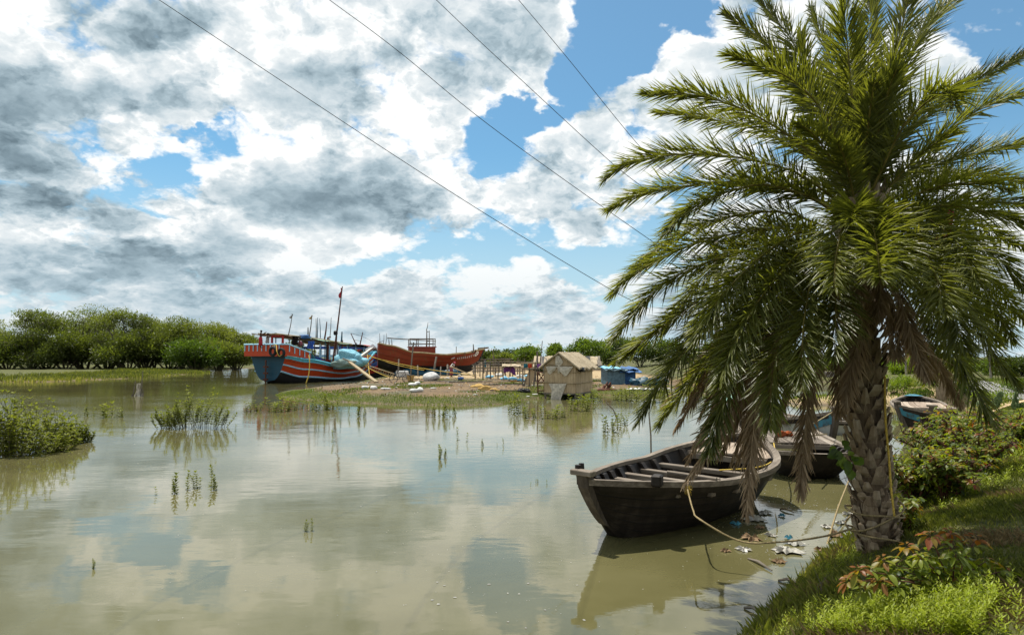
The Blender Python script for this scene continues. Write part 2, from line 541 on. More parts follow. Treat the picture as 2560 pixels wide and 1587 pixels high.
def terrain(x, y):
    x, y = np.asarray(x, float), np.asarray(y, float)
    wob = wav(x, y, 1.1, 3) * 0.22 * sstep(12, 30, y)
    dA, dB, dM, dF = (sdist(p, x, y) + wob for p in (POLY_YARD, POLY_BANK, POLY_MUD, POLY_FAR))
    right = sstep(24 * K, 34 * K, x)
    zA = prof(dA, 0.30, 0.45 + 0.75 * right * sstep(30, 36, y)) + np.where(dA > 0.3, wav(x, y, 1.7, 5) * 0.05 + wav(x, y, 5, 6) * 0.02, 0)
    capB = np.where(y > 27, 0.28 + 0.97 * sstep(22 * K, 30 * K, x), 1.35)
    zB = prof(dB, 0.72, capB) + np.where(dB > 0, (wav(x, y, 2.4, 8) * 0.035 + wav(x, y, 9, 9) * 0.012) * np.clip(dB * 2, 0, 1), 0)
    zM = prof(dM, 0.05, 0.32) + np.where(dM > 0.3, wav(x, y, 0.5, 11) * 0.10 + wav(x, y, 1.7, 12) * 0.05, 0)
    zF = prof(dF, 0.10, 0.9) + np.where(dF > 1, wav(x, y, 0.2, 13) * 0.12, 0)
    return np.maximum.reduce([zA, zB, zM, zF]), dA, dB, dM, dF
def tz(x, y):
    return float(terrain(np.array([x]), np.array([y]))[0][0])
def hit(X, Y, zmin=0.0):
    """where the photo's ray meets the ground or the water"""
    r = ray(X, Y)
    o = Vector((0, 0, HC))
    t0 = 0.5 / r.y
    d = np.geomspace(1.5, 600, 1500)
    pts = np.array([o + r * (q / r.y) for q in d])
    z = np.maximum(terrain(pts[:, 0], pts[:, 1])[0], zmin)
    k = np.argmax(pts[:, 2] <= z)
    return Vector((pts[k][0], pts[k][1], z[k]))
def build_ground():
    rr = np.concatenate([np.geomspace(0.7, 60, 300), np.geomspace(60.6, 260, 110), np.geomspace(265, 2400, 30)])
    aa = np.radians(np.concatenate([np.linspace(-180, -64, 24)[:-1], np.linspace(-64, 64, 380), np.linspace(64, 180, 24)[1:]]))
    r, a = np.meshgrid(rr, aa, indexing='ij')
    x, y = r * np.sin(a), r * np.cos(a)
    z, dA, dB, dM, dF = terrain(x, y)
    nr, nc = x.shape
    V = np.stack([x, y, z], -1).reshape(-1, 3)
    i = np.arange(nr * nc).reshape(nr, nc)
    F = np.stack([i[:-1, :-1], i[:-1, 1:], i[1:, 1:], i[1:, :-1]], -1).reshape(-1, 4)[:, ::-1]
    ob = npmesh('ground', V, F, MAT['ground'], smooth=True)
    tag(ob, kind='structure')
    # what the ground is made of: r = grass cover, g = pale sand, b = wet mud
    n1, n2 = wav(x, y, 0.8, 21), wav(x, y, 2.6, 22)
    yard = (dA > 0)
    pxy = HC * FPX / np.maximum(y, 1) + 892 - z * FPX / np.maximum(y, 1)
    grass = np.zeros_like(x); sand = np.zeros_like(x); mud = np.zeros_like(x)
    g_edge = sstep(2.6, 1.2, dA + 0.7 * n1) * yard
    right = sstep(12, 18, x) * yard
    grass = np.where(yard, np.maximum.reduce([g_edge, 0.75 * right, .8 * sstep(.15, .5, n1) * sstep(75, 62, y)]), grass)
    sand = np.where(yard, sstep(58, 50, pxy - 892 + 5 * n1) * sstep(30, 40, pxy - 892 + 4 * n1) * (1 - right) * 0.95, sand)
    mud = np.where(yard, sstep(0.3, 0.8, 0.5 + 0.5 * n1) * (1 - sand) * 0.5, mud)
    bank = dB > dA
    far = bank & (y > 27)
    nb = bank & ~far
    grass = np.where(nb, 0.75 + 0.25 * n1, grass)
    grass = np.where(far, 0.35 + 0.35 * n1 + 0.4 * sstep(20, 26, x), grass)
    sand = np.where(far, 0.8 * sstep(26, 17, x) + 0.3, sand)
    left = (np.maximum(dM, dF) > np.maximum(dA, dB))
    grass = np.where(left, 0.85 + 0.3 * n1, grass)
    mud = np.where(left, 0.35 * sstep(0.2, 0.7, n2), mud)
    shore = np.maximum.reduce([dA, dB, dM, dF])
    mud = np.maximum(mud, sstep(0.25, 0.0, shore))
    grass = grass * sstep(0.0, 0.12, z)
    C = np.stack([grass, sand, mud, np.ones_like(x)], -1).clip(0, 1).reshape(-1, 4).astype(np.float32)
    at_ = ob.data.color_attributes.new('cover', 'FLOAT_COLOR', 'POINT')
    at_.data.foreach_set('color', C.ravel())
MAT = {}
m, t = new_mat('ground')
co = coord(t, 'Object')
sp = t.node('ShaderNodeSeparateColor')
t.link(attr(t, 'cover', 'Color'), sp.inputs[0])
n1, n2, n3 = t.noise(co, 0.9, 5, 0.6), t.noise(co, 6, 5, 0.65), t.noise(co, 28, 3, 0.6)
dirt = t.crgb(t.m('ADD', t.m('MULTIPLY', n2, 0.7), t.m('MULTIPLY', n1, 0.3)), [(0.30, (.045, .03, .018)), (0.45, (.12, .08, .045)), (0.58, (.195, .13, .065)), (0.72, (.34, .255, .13))])
grs = t.crgb(n2, [(0.3, (.035, .04, .012)), (0.5, (.075, .085, .022)), (0.72, (.15, .13, .045))])
sand = t.crgb(n2, [(0.3, (.27, .19, .10)), (0.7, (.46, .35, .20))])
mudc = t.crgb(n2, [(0.3, (.05, .036, .022)), (0.7, (.13, .095, .055))])
c = t.mix(t.m('MULTIPLY', t.ramp(sp.outputs[1], 0.2, 0.8), t.ramp(n1, 0.30, 0.5, 0.5, 1.0)), dirt, sand)
c = t.mix(t.ramp(t.m('ADD', sp.outputs[0], t.m('MULTIPLY_ADD', n2, 0.7, -0.35)), 0.35, 0.65), c, grs)
c = t.mix(sp.outputs[2], c, mudc)
out(t, principled(t, c, t.ramp(sp.outputs[2], 0, 1, 0.9, 0.55), 0.2, bump(t, t.m('ADD', n2, t.m('MULTIPLY', n3, 0.4)), 0.6, 0.06)))
MAT['ground'] = m
build_ground()

m, t = new_mat('river water')
co = coord(t, 'Object')
patch = t.ramp(t.noise(t.v('MULTIPLY', co, (0.05, 0.09, 1)), 1.0, 3, 0.5), 0.42, 0.62, 0.25, 1.0)
sy = t.node('ShaderNodeSeparateXYZ')
t.link(co, sy.inputs[0])
farther = t.ramp(sy.outputs[1], 9, 30, 0.3, 1.0)
rip = t.noise(t.v('MULTIPLY', co, (1.6, 3.4, 1)), 1.6, 4, 0.55, dist=0.4)
rip2 = t.noise(t.v('MULTIPLY', co, (0.5, 1.0, 1)), 0.8, 3, 0.5)
hgt = t.m('ADD', t.m('MULTIPLY', rip, t.m('MULTIPLY', patch, farther)), t.m('MULTIPLY', rip2, 0.9))
silt = t.noise(co, 0.35, 4, 0.6)
wc = t.mix(t.ramp(silt, 0.35, 0.65), (.098, .090, .036), (.128, .117, .052))
out(t, principled(t, wc, 0.02, 0.85, bump(t, hgt, 1.0, 0.0075), IOR=1.333))
MAT['water'] = m
V = [(-1500, -200, 0), (1500, -200, 0), (1500, 2400, 0), (-1500, 2400, 0)]
tag(npmesh('water', V, [(0, 1, 2, 3)], m), kind='structure')

# ------------------------------------------------------------------ plants
NP = np.random.default_rng(11)
def rdir(n):
    return nrm(NP.normal(size=(n, 3)))
MAT['bark'] = wood('grey bark', (.05, .04, .03), (.16, .13, .10), scale=(8, 8, 1.5))
MAT['leaf_acacia'] = foliage('feathery olive leaves', (.046, .062, .013), (.125, .148, .030), fac=.42, c3=(.22, .23, .05))
MAT['leaf_bush'] = foliage('mid green leaves', (.030, .055, .010), (.095, .145, .020), fac=.4, c3=(.17, .22, .035))
MAT['leaf_dark'] = foliage('dark green leaves', (.024, .040, .010), (.065, .092, .018), fac=.35, c3=(.12, .15, .03))
MAT['leaf_mangrove'] = foliage('leathery olive leaves', (.042, .056, .010), (.125, .140, .022), fac=.42, c3=(.23, .24, .045), rough=.55, spec=.2, nscale=3)
MAT['leaf_yellow'] = foliage('yellow green leaves', (.10, .15, .015), (.24, .30, .03), fac=.45)
MAT['stem'] = plain('green brown stems', (.07, .06, .03), var=.4)
MAT['grass'] = foliage('grass blades', (.055, .066, .014), (.145, .155, .032), fac=.48, c3=(.34, .28, .11), nscale=.9)
MAT['grass_lit'] = foliage('fresh grass blades', (.05, .075, .012), (.12, .16, .025), fac=.45, c3=(.25, .25, .07), nscale=.9)

def crown_leaves(clumps, n, L, Wd, up=0.25, shell=0.55):
    """leaves through the outer volume of several clumps"""
    w_ = np.array([c[3] * c[4] for c in clumps]); w_ = w_ / w_.sum()
    k = NP.choice(len(clumps), n, p=w_)
    C = np.array([c[:3] for c in clumps])[k]
    Rr = np.stack([np.array([c[3] for c in clumps])[k], np.array([c[3] for c in clumps])[k], np.array([c[4] for c in clumps])[k]], 1)
    d = rdir(n)
    rad = shell + (1 - shell) * NP.random(n) ** 0.7
    # finer lumps on the clump surface so the outline is ragged
    lump = 1 + 0.22 * np.sin(d[:, 0] * 7 + k) * np.sin(d[:, 1] * 6 + 2 * k) + 0.16 * np.sin(d[:, 2] * 13 + 3 * k)
    P = C + d * Rr * (rad * lump)[:, None] + NP.normal(size=(n, 3)) * L * 0.6
    D = nrm(d * 0.8 + rdir(n) * 0.9 + np.array([0, 0, up]))
    N = nrm(rdir(n) + np.array([0, 0, 0.9]))
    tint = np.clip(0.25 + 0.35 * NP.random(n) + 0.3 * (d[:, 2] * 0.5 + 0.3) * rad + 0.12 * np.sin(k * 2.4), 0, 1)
    return leaf_arrays(P, D, N, L * (0.6 + 0.8 * NP.random(n)), Wd * (0.6 + 0.8 * NP.random(n)), tint)
def make_tree(name, label, cat, loc, h, w_, n=5200, leaf=(0.34, 0.20), mat='leaf_acacia', nst=4, nclump=11, group=None, flat=0.34, seed=0, gap=0.45, low=0.25):
    global NP
    NP = np.random.default_rng(seed + 100)
    r = random.Random(seed)
    root = thing(name, label, cat, loc, r.uniform(0, 6.28), group)
    w_ *= r.uniform(.9, 1.15)
    cl = []
    for i in range(nclump):
        a = i * 2.4 + r.uniform(-.4, .4)
        q = math.sqrt((i + .6) / nclump) * (w_ / 2) * 0.80
        zt = h * (0.90 - 0.40 * (q / (w_ / 2)) ** 1.8) + r.uniform(-.08, .05) * h
        if i % 5 in (2, 4):
            zt *= r.uniform(low + .05, .7)
        elif i % 7 == 3:
            zt *= r.uniform(1.0, 1.12)
        s = w_ * r.uniform(.15, .24)
        cl.append((q * math.cos(a), q * math.sin(a), max(zt, h * low), s, s * r.uniform(flat, flat + .25)))
    b = MB()
    for i in range(nst):
        a = i * 6.28 / nst + r.uniform(-.3, .3)
        sub = cl[i::nst]
        fork = Vector((math.cos(a) * w_ * .10, math.sin(a) * w_ * .10, h * .30))
        b.tube(spline([(math.cos(a) * .1, math.sin(a) * .1, -.3), fork * .55 + Vector((r.uniform(-.1, .1), 0, 0)), fork], 5), [.018 * h, .016 * h, .014 * h, .013 * h, .011 * h], 6)
        for c in sub:
            e = Vector(c[:3])
            mid = fork.lerp(e, .5) + Vector((r.uniform(-.05, .05) * w_, r.uniform(-.05, .05) * w_, .03 * h))
            b.tube(spline([fork, mid, e], 5), [.010 * h, .008 * h, .006 * h, .005 * h, .002 * h], 5)
            for j in range(4):
                e2 = e + Vector((r.uniform(-1, 1) * c[3], r.uniform(-1, 1) * c[3], r.uniform(-.2, 1) * c[4]))
                b.tube([mid.lerp(e, .6), mid.lerp(e2, .6) + Vector((0, 0, .02 * h)), e2], [.004 * h, .003 * h, .001 * h], 4)
    b.build('trunk', MAT['bark'], root)
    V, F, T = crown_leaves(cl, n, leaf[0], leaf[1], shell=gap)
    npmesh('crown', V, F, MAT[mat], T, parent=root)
    return root
def make_bush(name, label, cat, loc, h, w_, n=1500, leaf=(0.2, 0.1), mat='leaf_bush', group=None, seed=0, dep=None):
    global NP
    NP = np.random.default_rng(seed + 500)
    r = random.Random(seed + 50)
    root = thing(name, label, cat, loc, r.uniform(0, .6), group)
    dep = dep or w_
    cl = []
    for i in range(8):
        a = i * 2.4 + r.uniform(-.3, .3)
        q = math.sqrt((i + .4) / 8) * .40
        s = r.uniform(.16, .25)
        cl.append((q * w_ * math.cos(a), q * dep * math.sin(a), h * r.uniform(.35, .72), s * (w_ + dep) / 2, h * r.uniform(.2, .3)))
    b = MB()
    for c in cl:
        b.tube(spline([(c[0] * .2, c[1] * .2, -.1), (c[0] * .6, c[1] * .6, c[2] * .5), c[:3]], 4), [.03 * h, .02 * h, .015 * h, .008 * h], 5)
    b.build('stems', MAT['stem'], root)
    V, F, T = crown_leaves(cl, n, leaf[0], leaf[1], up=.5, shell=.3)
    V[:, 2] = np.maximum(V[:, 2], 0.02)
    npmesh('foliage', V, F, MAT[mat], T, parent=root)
    return root

# far left bank: feathery trees, then shrubs in front of them
TREES = [(-45, 812, 120, 168, 'broad feathery tree cut by the left edge of the picture'), (80, 768, 118, 150, 'tall dense feathery tree, leftmost whole tree of the far bank'),
         (200, 763, 120, 158, 'tallest airy tree of the far bank with bare branches showing through'), (300, 774, 118, 150, 'round dense tree right of the airy tallest tree'),
         (386, 800, 90, 160, 'small tree with a spiky leaning top on the far bank'), (455, 802, 120, 156, 'flat topped tree in the middle right of the far bank row'),
         (520, 806, 100, 166, 'domed olive tree second from the stern of the orange boat'), (585, 822, 95, 172, 'rounded tree at the right end of the row beside the orange boat'),
         (140, 790, 110, 182, 'darker tree standing behind between the two tallest trees'), (255, 790, 110, 190, 'dark tree behind filling the gap right of the airy tree'), (625, 846, 80, 230, 'small distant tree just left of the orange boat stern'),
         (420, 815, 110, 190, 'dark tree behind the spiky leaning tree'), (545, 830, 110, 205, 'low dark tree behind the domed olive tree'), (-10, 835, 110, 195, 'low dark tree behind at the left picture edge')]
for i, (px, ty, wpx, d, lab) in enumerate(TREES):
    d *= K
    p = at(px, 900, d)
    z = max(tz(p.x, p.y), .2)
    top = at(px, ty, d).z
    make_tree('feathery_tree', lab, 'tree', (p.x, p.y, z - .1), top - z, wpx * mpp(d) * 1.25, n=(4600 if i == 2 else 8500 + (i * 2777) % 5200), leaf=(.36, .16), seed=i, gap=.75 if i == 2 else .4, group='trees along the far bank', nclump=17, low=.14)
SHR = [(20, 862, 130, 'leaf_acacia', 'bright bush at the water at the left picture edge'), (75, 872, 110, 'leaf_bush', 'fresh green bush below the leftmost whole tree'), (120, 858, 120, 'leaf_acacia', 'olive shrub below the dark gap of the far bank'),
       (165, 868, 90, 'leaf_acacia', 'dark shrub below the tallest airy tree'), (215, 852, 130, 'leaf_acacia', 'dark shrub mass right below the airy tree'), (268, 850, 120, 'leaf_acacia', 'leafy shrub below the round dense tree'),
       (322, 862, 110, 'leaf_acacia', 'pale shrub left of the spiky tree foot'), (365, 858, 90, 'leaf_bush', 'round shrub at the foot of the spiky tree'), (425, 866, 110, 'leaf_acacia', 'spreading shrub below the flat topped tree'),
       (492, 862, 90, 'leaf_bush', 'vivid green shrub hanging over the water right of the row'), (548, 872, 70, 'leaf_acacia', 'pale shrub at the water near the orange boat'), (592, 878, 80, 'leaf_acacia', 'dark shrub at the water beside the orange boat stern')]
for i, (px, ty, wpx, mt, lab) in enumerate(SHR):
    d = (150 + (i % 3) * 4) * K
    p = at(px, 900, d)
    z = max(tz(p.x, p.y), .1)
    make_bush('bank_shrub', lab, 'shrub', (p.x, p.y, z), (at(px, ty, d).z - z) * 1.45, wpx * mpp(d) * 1.55, 9000, (.42, .21), mt, 'shrubs in front of the far bank trees', seed=i)

# trees behind the boatyard, the hut and the road
BACK = [(1330, 868, 62, 95, 'leaf_bush', 'bushy tree left of the thatched hut with clothes line in front'), (1392, 862, 36, 130, 'leaf_bush', 'thin young tree top just left of the hut roof ridge'),
        (1465, 848, 95, 135, 'leaf_bush', 'tall bright tree behind the hut roof'), (1530, 852, 90, 140, 'leaf_dark', 'dark tree behind the blue tarpaulin shed'), (1600, 846, 110, 150, 'leaf_dark', 'dark tree seen past the palm frond tips'),
        (1690, 855, 120, 150, 'leaf_dark', 'dark tree hidden behind the palm left side'), (1790, 860, 120, 160, 'leaf_bush', 'green tree behind the middle of the palm fronds'), (1900, 868, 120, 170, 'leaf_dark', 'dark tree behind the palm right of centre'),
        (1230, 886, 70, 260, 'leaf_dark', 'distant dark tree right of the red hull bow'), (1285, 884, 90, 270, 'leaf_dark', 'distant dark tree between the red hull and the hut'), (1262, 892, 60, 180, 'leaf_acacia', 'distant olive tree behind the drying racks'),
        (735, 873, 90, 250, 'leaf_acacia', 'distant tree seen through the orange boat wheelhouse arch'), (690, 880, 90, 260, 'leaf_acacia', 'distant tree seen under the orange boat canopy'), (905, 888, 70, 300, 'leaf_dark', 'distant tree between the orange boat and the red hull'),
        (2262, 905, 60, 80, 'leaf_yellow', 'yellow green tree right of the palm trunk'), (2300, 900, 70, 86, 'leaf_bush', 'green tree by the pale pole right of the palm trunk'), (2410, 900, 60, 78, 'leaf_bush', 'leafy tree beside the road under the palm fronds'),
        (2490, 905, 70, 66, 'leaf_bush', 'bright roadside tree near the right picture edge'), (2545, 898, 70, 62, 'leaf_dark', 'dark roadside tree at the right picture edge'), (2215, 912, 70, 92, 'leaf_bush', 'green tree just behind the palm trunk'),
        (2075, 912, 70, 92, 'leaf_yellow', 'bright shrubby tree above the concrete block'), (2020, 905, 90, 100, 'leaf_bush', 'green tree left of the concrete block')]
for i, (px, ty, wpx, d, mt, lab) in enumerate(BACK):
    d *= K
    p = at(px, 900, d)
    z = max(tz(p.x, p.y), .2)
    make_tree('leafy_tree', lab, 'tree', (p.x, p.y, z - .1), at(px, ty, d).z - z, wpx * mpp(d) * 1.2, n=4200, leaf=(.0036 * d, .0020 * d), mat=mat if False else mt, seed=40 + i, gap=.35, nclump=9, flat=.5, low=.3, group='trees behind the boatyard and road')

# palms far behind the road
MAT['palm_far'] = foliage('far palm fronds', (.03, .045, .02), (.08, .10, .04), fac=.25)
def far_palm():
    root = thing('coconut_palm', '', 'palm tree')
    r = random.Random(5)
    b = MB()
    b.tube(spline([(0, 0, -.3), (.15, 0, 2.5), (.1, .1, 5)], 6), [.16, .14, .12, .11, .10, .10], 6)
    b.build('trunk', MAT['bark'], root)
    arr = []
    for i in range(22):
        a, e = i * 2.4, R(r.uniform(-25, 75))
        L = r.uniform(1.7, 2.3)
        o = np.array([.1, .1, 5.0])
        n = 26
        tt = np.linspace(.1, 1, n)
        hx = np.array([math.cos(a), math.sin(a), 0])
        P = o + hx * (L * tt * math.cos(e) * (1 - .15 * tt))[:, None] + np.array([0, 0, 1.0]) * (L * (tt * math.sin(e) - .55 * tt ** 2))[:, None]
        side = np.array([-math.sin(a), math.cos(a), 0])
        for s in (-1, 1):
            D = side * s * .8 + hx * .5 + np.array([0, 0, -.5])
            arr.append(leaf_arrays(P, np.repeat(D[None], n, 0), np.repeat(np.array([[0, 0, 1.0]]), n, 0), .62 * np.sin(tt * 2.6 + .4) + .1, .07, .3 + .5 * r.random()))
    V, F, T = join_arrays(arr)
    npmesh('crown', V, F, MAT['palm_far'], T, parent=root)
    return root
fp = far_palm()
for i, (px, ty, d, lab) in enumerate([(2445, 868, 125, 'coconut palm on the skyline, tallest of the far palms'), (2478, 878, 120, 'coconut palm on the skyline right of the tallest far palm'), (2270, 880, 130, 'coconut palm far behind right of the main trunk'),
                                      (2405, 880, 135, 'coconut palm far off left of the tallest far palm'), (2520, 886, 128, 'coconut palm on the skyline near the right picture edge'), (1420, 868, 150, 'small dark palm behind the thatched hut roof'), (2248, 888, 140, 'small coconut palm close to the main trunk edge')]):
    d *= K
    o = fp if i == 0 else copy_tree(fp)
    p = at(px, 895, d)
    z = max(tz(p.x, p.y), .3)
    o.location = (p.x, p.y, z)
    hh = at(px, ty, d).z - z
    o.scale = (hh / 6.2,) * 3
    o.rotation_euler.z = i * 1.3
    tag(o, lab, 'palm tree', 'palms on the skyline')

# plants standing in the water
def stem_leaves(b, arr, base, tip, nl, L, Wd, r, bare=.25, rad=.006):
    base, tip = Vector(base), Vector(tip)
    mid = base.lerp(tip, .5) + Vector((r.uniform(-.12, .12), r.uniform(-.12, .12), .03)) * (tip - base).length
    P = [Vector((0, 0, -.4))] + spline([base, mid, tip], 5)
    b.tube(P, [rad, rad, rad * .9, rad * .75, rad * .6, rad * .3], 4, cap=False)
    Q = spline([base, mid, tip], nl)
    ps, ds, ns = [], [], []
    for i in range(int(nl * bare), nl):
        for s in (0, 1, 2, 3):
            a = i * 1.9 + s * 1.6 + r.uniform(-.4, .4)
            k = .55 if i == nl - 1 else 1.0
            ps.append(Q[i])
            ds.append((math.cos(a) * k, math.sin(a) * k, r.uniform(.1, .9)))
            ns.append((-math.cos(a) * .8, -math.sin(a) * .8, 1))
    n = len(ps)
    arr.append(leaf_arrays([tuple(p) for p in ps], ds, ns, np.array([r.uniform(.7, 1.15) * L for _ in range(n)]), np.array([r.uniform(.8, 1.1) * Wd for _ in range(n)]), np.clip(np.array([r.uniform(.1, .7) for _ in range(n)]) + (.2 if nl else 0), 0, 1), wide=.55))
def make_sapling(h, nst, spread, seed, nl=11, L=.115, bare=.12):
    root = thing('mangrove_sapling', '', 'sapling')
    r = random.Random(seed)
    b, arr = MB(), []
    for i in range(nst):
        a = r.uniform(0, 6.28)
        q = spread * math.sqrt(r.random()) if nst > 1 else 0
        hh = h * (1 if i == 0 else r.uniform(.45, .95))
        base = (q * math.cos(a), q * math.sin(a), -.25)
        tip = (q * 1.25 * math.cos(a) + r.uniform(-.06, .06), q * 1.25 * math.sin(a), hh)
        stem_leaves(b, arr, base, tip, nl, L, L * .5, r, bare)
    b.build('stems', MAT['stem'], root)
    V, F, T = join_arrays(arr)
    npmesh('foliage', V, F, MAT['leaf_mangrove'], T, parent=root)
    return root
PROTO = [make_sapling(.5, 1, .0, 1), make_sapling(.42, 2, .07, 2), make_sapling(.5, 3, .12, 3), make_sapling(.36, 6, .22, 4, 7), make_sapling(.6, 9, .38, 5, 8), make_sapling(.34, 1, 0, 6, 6)]
PROTO_H = [.5, .42, .5, .36, .6, .34]
used = set()
def sapling(px, by, ty, k, lab, grp='mangrove saplings standing in the river', sx=1.0):
    o = PROTO[k] if k not in used else copy_tree(PROTO[k])
    used.add(k)
    p = atz(px, by, 0)
    h = (by - ty) * mpp(p.y)
    s = h / PROTO_H[k]
    o.location = (p.x, p.y, max(tz(p.x, p.y), 0))
    o.scale = (s * sx, s * sx, s)
    o.rotation_euler.z = rnd.uniform(0, 6.28)
    tag(o, lab, 'sapling', grp)
    return o
for a in [(214, 1040, 1017, 1, 'lone sapling left of the small sapling clump, near the big left bush'), (233, 1040, 1021, 5, 'tiny sapling just left of the small sapling clump'), (275, 1043, 1009, 3, 'small clump of saplings between the big left bush and the middle bush'),
          (304, 1042, 1023, 1, 'leaning sapling at the right of the small clump'), (312, 1074, 1057, 5, 'short stubby sapling below the small clump'), (570, 1077, 1066, 5, 'tiny sapling right of the middle bush foot'), (588, 1077, 1063, 5, 'tiny sapling furthest right of the middle bush foot'),
          (390, 1237, 1219, 5, 'tiny leftmost sapling of the near open water group'), (436, 1232, 1188, 1, 'forked sapling second in the near open water group'), (478, 1221, 1180, 2, 'bushy sapling in the middle of the near open water group'), (498, 1219, 1197, 5, 'small sapling right of the bushy one in open water'),
          (522, 1214, 1170, 0, 'tallest sapling at the right of the near open water group'), (535, 1224, 1192, 1, 'slender sapling beside the tallest one in open water'), (773, 1326, 1300, 2, 'solitary low sapling in the middle of the open water'), (233, 1419, 1400, 2, 'solitary sapling nearest the lower left corner'),
          (829, 1104, 1079, 0, 'single upright sapling below the orange boat bow'), (876, 1037, 1014, 0, 'leftmost upright sapling in front of the grassy spit'), (897, 1040, 1010, 1, 'double sapling in front of the grassy spit'), (913, 1042, 1020, 1, 'low sapling right of the double sapling by the spit'),
          (1145, 1100, 1072, 0, 'slender sapling in open water below the red hull'), (1167, 1103, 1085, 5, 'small sapling right of the slender one below the red hull'), (1099, 1145, 1116, 2, 'forked sapling nearer the camera below the red hull'), (1114, 1143, 1124, 1, 'small sapling beside the forked one below the red hull'),
          (1205, 1115, 1100, 1, 'low sapling in open water below the foam blocks'), (1242, 1115, 1108, 5, 'tiny shoot in open water left of a low sapling'), (1256, 1114, 1098, 0, 'upright low sapling in open water left of the hut reflection'), (1342, 1206, 1197, 2, 'floating leafy sprig in the water left of the bow'),
          (1327, 1214, 1206, 5, 'tiny sprig in the water left of the leafy sprig'), (1366, 1210, 1200, 5, 'tiny sprig in the water close to the moored boat bow'), (1530, 1080, 1036, 4, 'bushy sapling below the bent stick in the water'), (1560, 1062, 1030, 4, 'bushy sapling right of the bent stick in the water'),
          (2080, 990, 976, 4, 'small sapling clump in the pond left of the palm trunk')]:
    sapling(*a)
for i, px in enumerate((1072, 1083, 1094, 1104, 1115, 1126, 1134)):
    sapling(px, 1037 + (i * 5) % 7, 1008 + (i * 7) % 9, (0, 1, 0, 2, 1, 0, 1)[i], 'upright sapling in the reed-like row in front of the grassy spit', 'row of upright saplings below the spit')
for i, (px, by, ty) in enumerate(((1278, 1030, 1000), (1290, 1034, 990), (1300, 1032, 1004), (1312, 1036, 1012))):
    sapling(px, by, ty, (1, 2, 0, 1)[i], 'sapling in the thin row at the water left of the hut reflection', 'thin sapling row left of the hut')
for i, (px, by, ty, sx) in enumerate([(640, 1028, 1003, 1.8), (690, 1028, 992, 1.6), (735, 1024, 994, 1.4), (790, 1026, 990, 1.3), (832, 1022, 983, 1.2)]):
    sapling(px, by, ty, 4, ['low sprawling mangrove bush at the left tip of the spit', 'sprawling mangrove bush second from the left before the spit', 'mangrove bush in the boat reflection before the spit', 'dense mangrove bush before the spit', 'tallest dense mangrove bush before the spit'][i], 'mangrove bushes before the spit', sx)
for i, (px, by, ty, sx) in enumerate([(1335, 1044, 1015, 1.5), (1370, 1046, 1012, 1.5), (1405, 1042, 1016, 1.3), (1440, 1026, 985, 1.3), (1468, 1022, 988, 1.2), (1500, 1004, 975, 1.3), (1545, 1000, 968, 1.3), (1590, 1003, 965, 1.4), (1640, 1005, 968, 1.4), (1690, 1004, 960, 1.4), (1750, 1002, 966, 1.4), (1820, 1000, 970, 1.4)]):
    sapling(px, by, ty, 4, ['mangrove bush at the left of the patch below the hut', 'mangrove bush in the middle of the patch below the hut', 'mangrove bush at the right of the patch below the hut', 'tall mangrove bush against the hut wall foot', 'mangrove bush at the right hut corner', 'waterside bush right of the hut',
                            'waterside bush below the blue shed', 'tall waterside bush right of the blue shed', 'waterside bush behind the left frond tips', 'tall waterside bush behind the left palm fronds', 'waterside bush half hidden by palm fronds', 'waterside bush behind the drooping palm fronds'][i], 'mangrove bushes around the hut', sx)
def water_bush(name, lab, px, by, wpx, hpx, n, seed, dep=1.0, L=.12, lean=.35, bare=.3, nl=9, shape=None):
    r = random.Random(seed)
    p = atz(px, by, 0)
    k = mpp(p.y)
    root = thing(name, lab, 'mangrove bush', p)
    b, arr = MB(), []
    for i in range(n):
        u = r.uniform(-1, 1)
        v_ = r.uniform(0, 1)
        hh = hpx * k * (shape(u) if shape else 1 - .35 * abs(u)) * (r.uniform(.45, .95) if r.random() < .85 else r.uniform(.95, 1.18))
        x, y = u * wpx / 2 * k, v_ * wpx * k * .5 * dep
        base = Vector((x * .72, y, -.2))
        tip = Vector((x + lean * r.uniform(-1, 1) * hh * .6, y + r.uniform(-.2, .2) * hh, hh))
        stem_leaves(b, arr, base, tip, nl, L, L * .46, r, bare, rad=.009)
    b.build('stems', MAT['stem'], root)
    V, F, T = join_arrays(arr)
    npmesh('foliage', V, F, MAT['leaf_mangrove'], T, parent=root)
water_bush('mangrove_bush', 'large dense mangrove bush in the water at the left picture edge', -10, 1142, 230, 138, 190, 1, 1.4, bare=.05, shape=lambda u: (1 - max(u, 0) ** 1.5 * .75))
water_bush('mangrove_bush', 'low arm of mangrove reaching right of the big left bush', 150, 1110, 100, 62, 70, 2, 1.2, bare=.1, shape=lambda u: 1 - .45 * max(u, 0))
water_bush('mangrove_bush', 'open mangrove bush with bare stems in the middle of the river', 462, 1073, 190, 90, 72, 3, .8, lean=.7, bare=.38, nl=12, shape=lambda u: .75 + .25 * math.cos(u * 3 - .6))

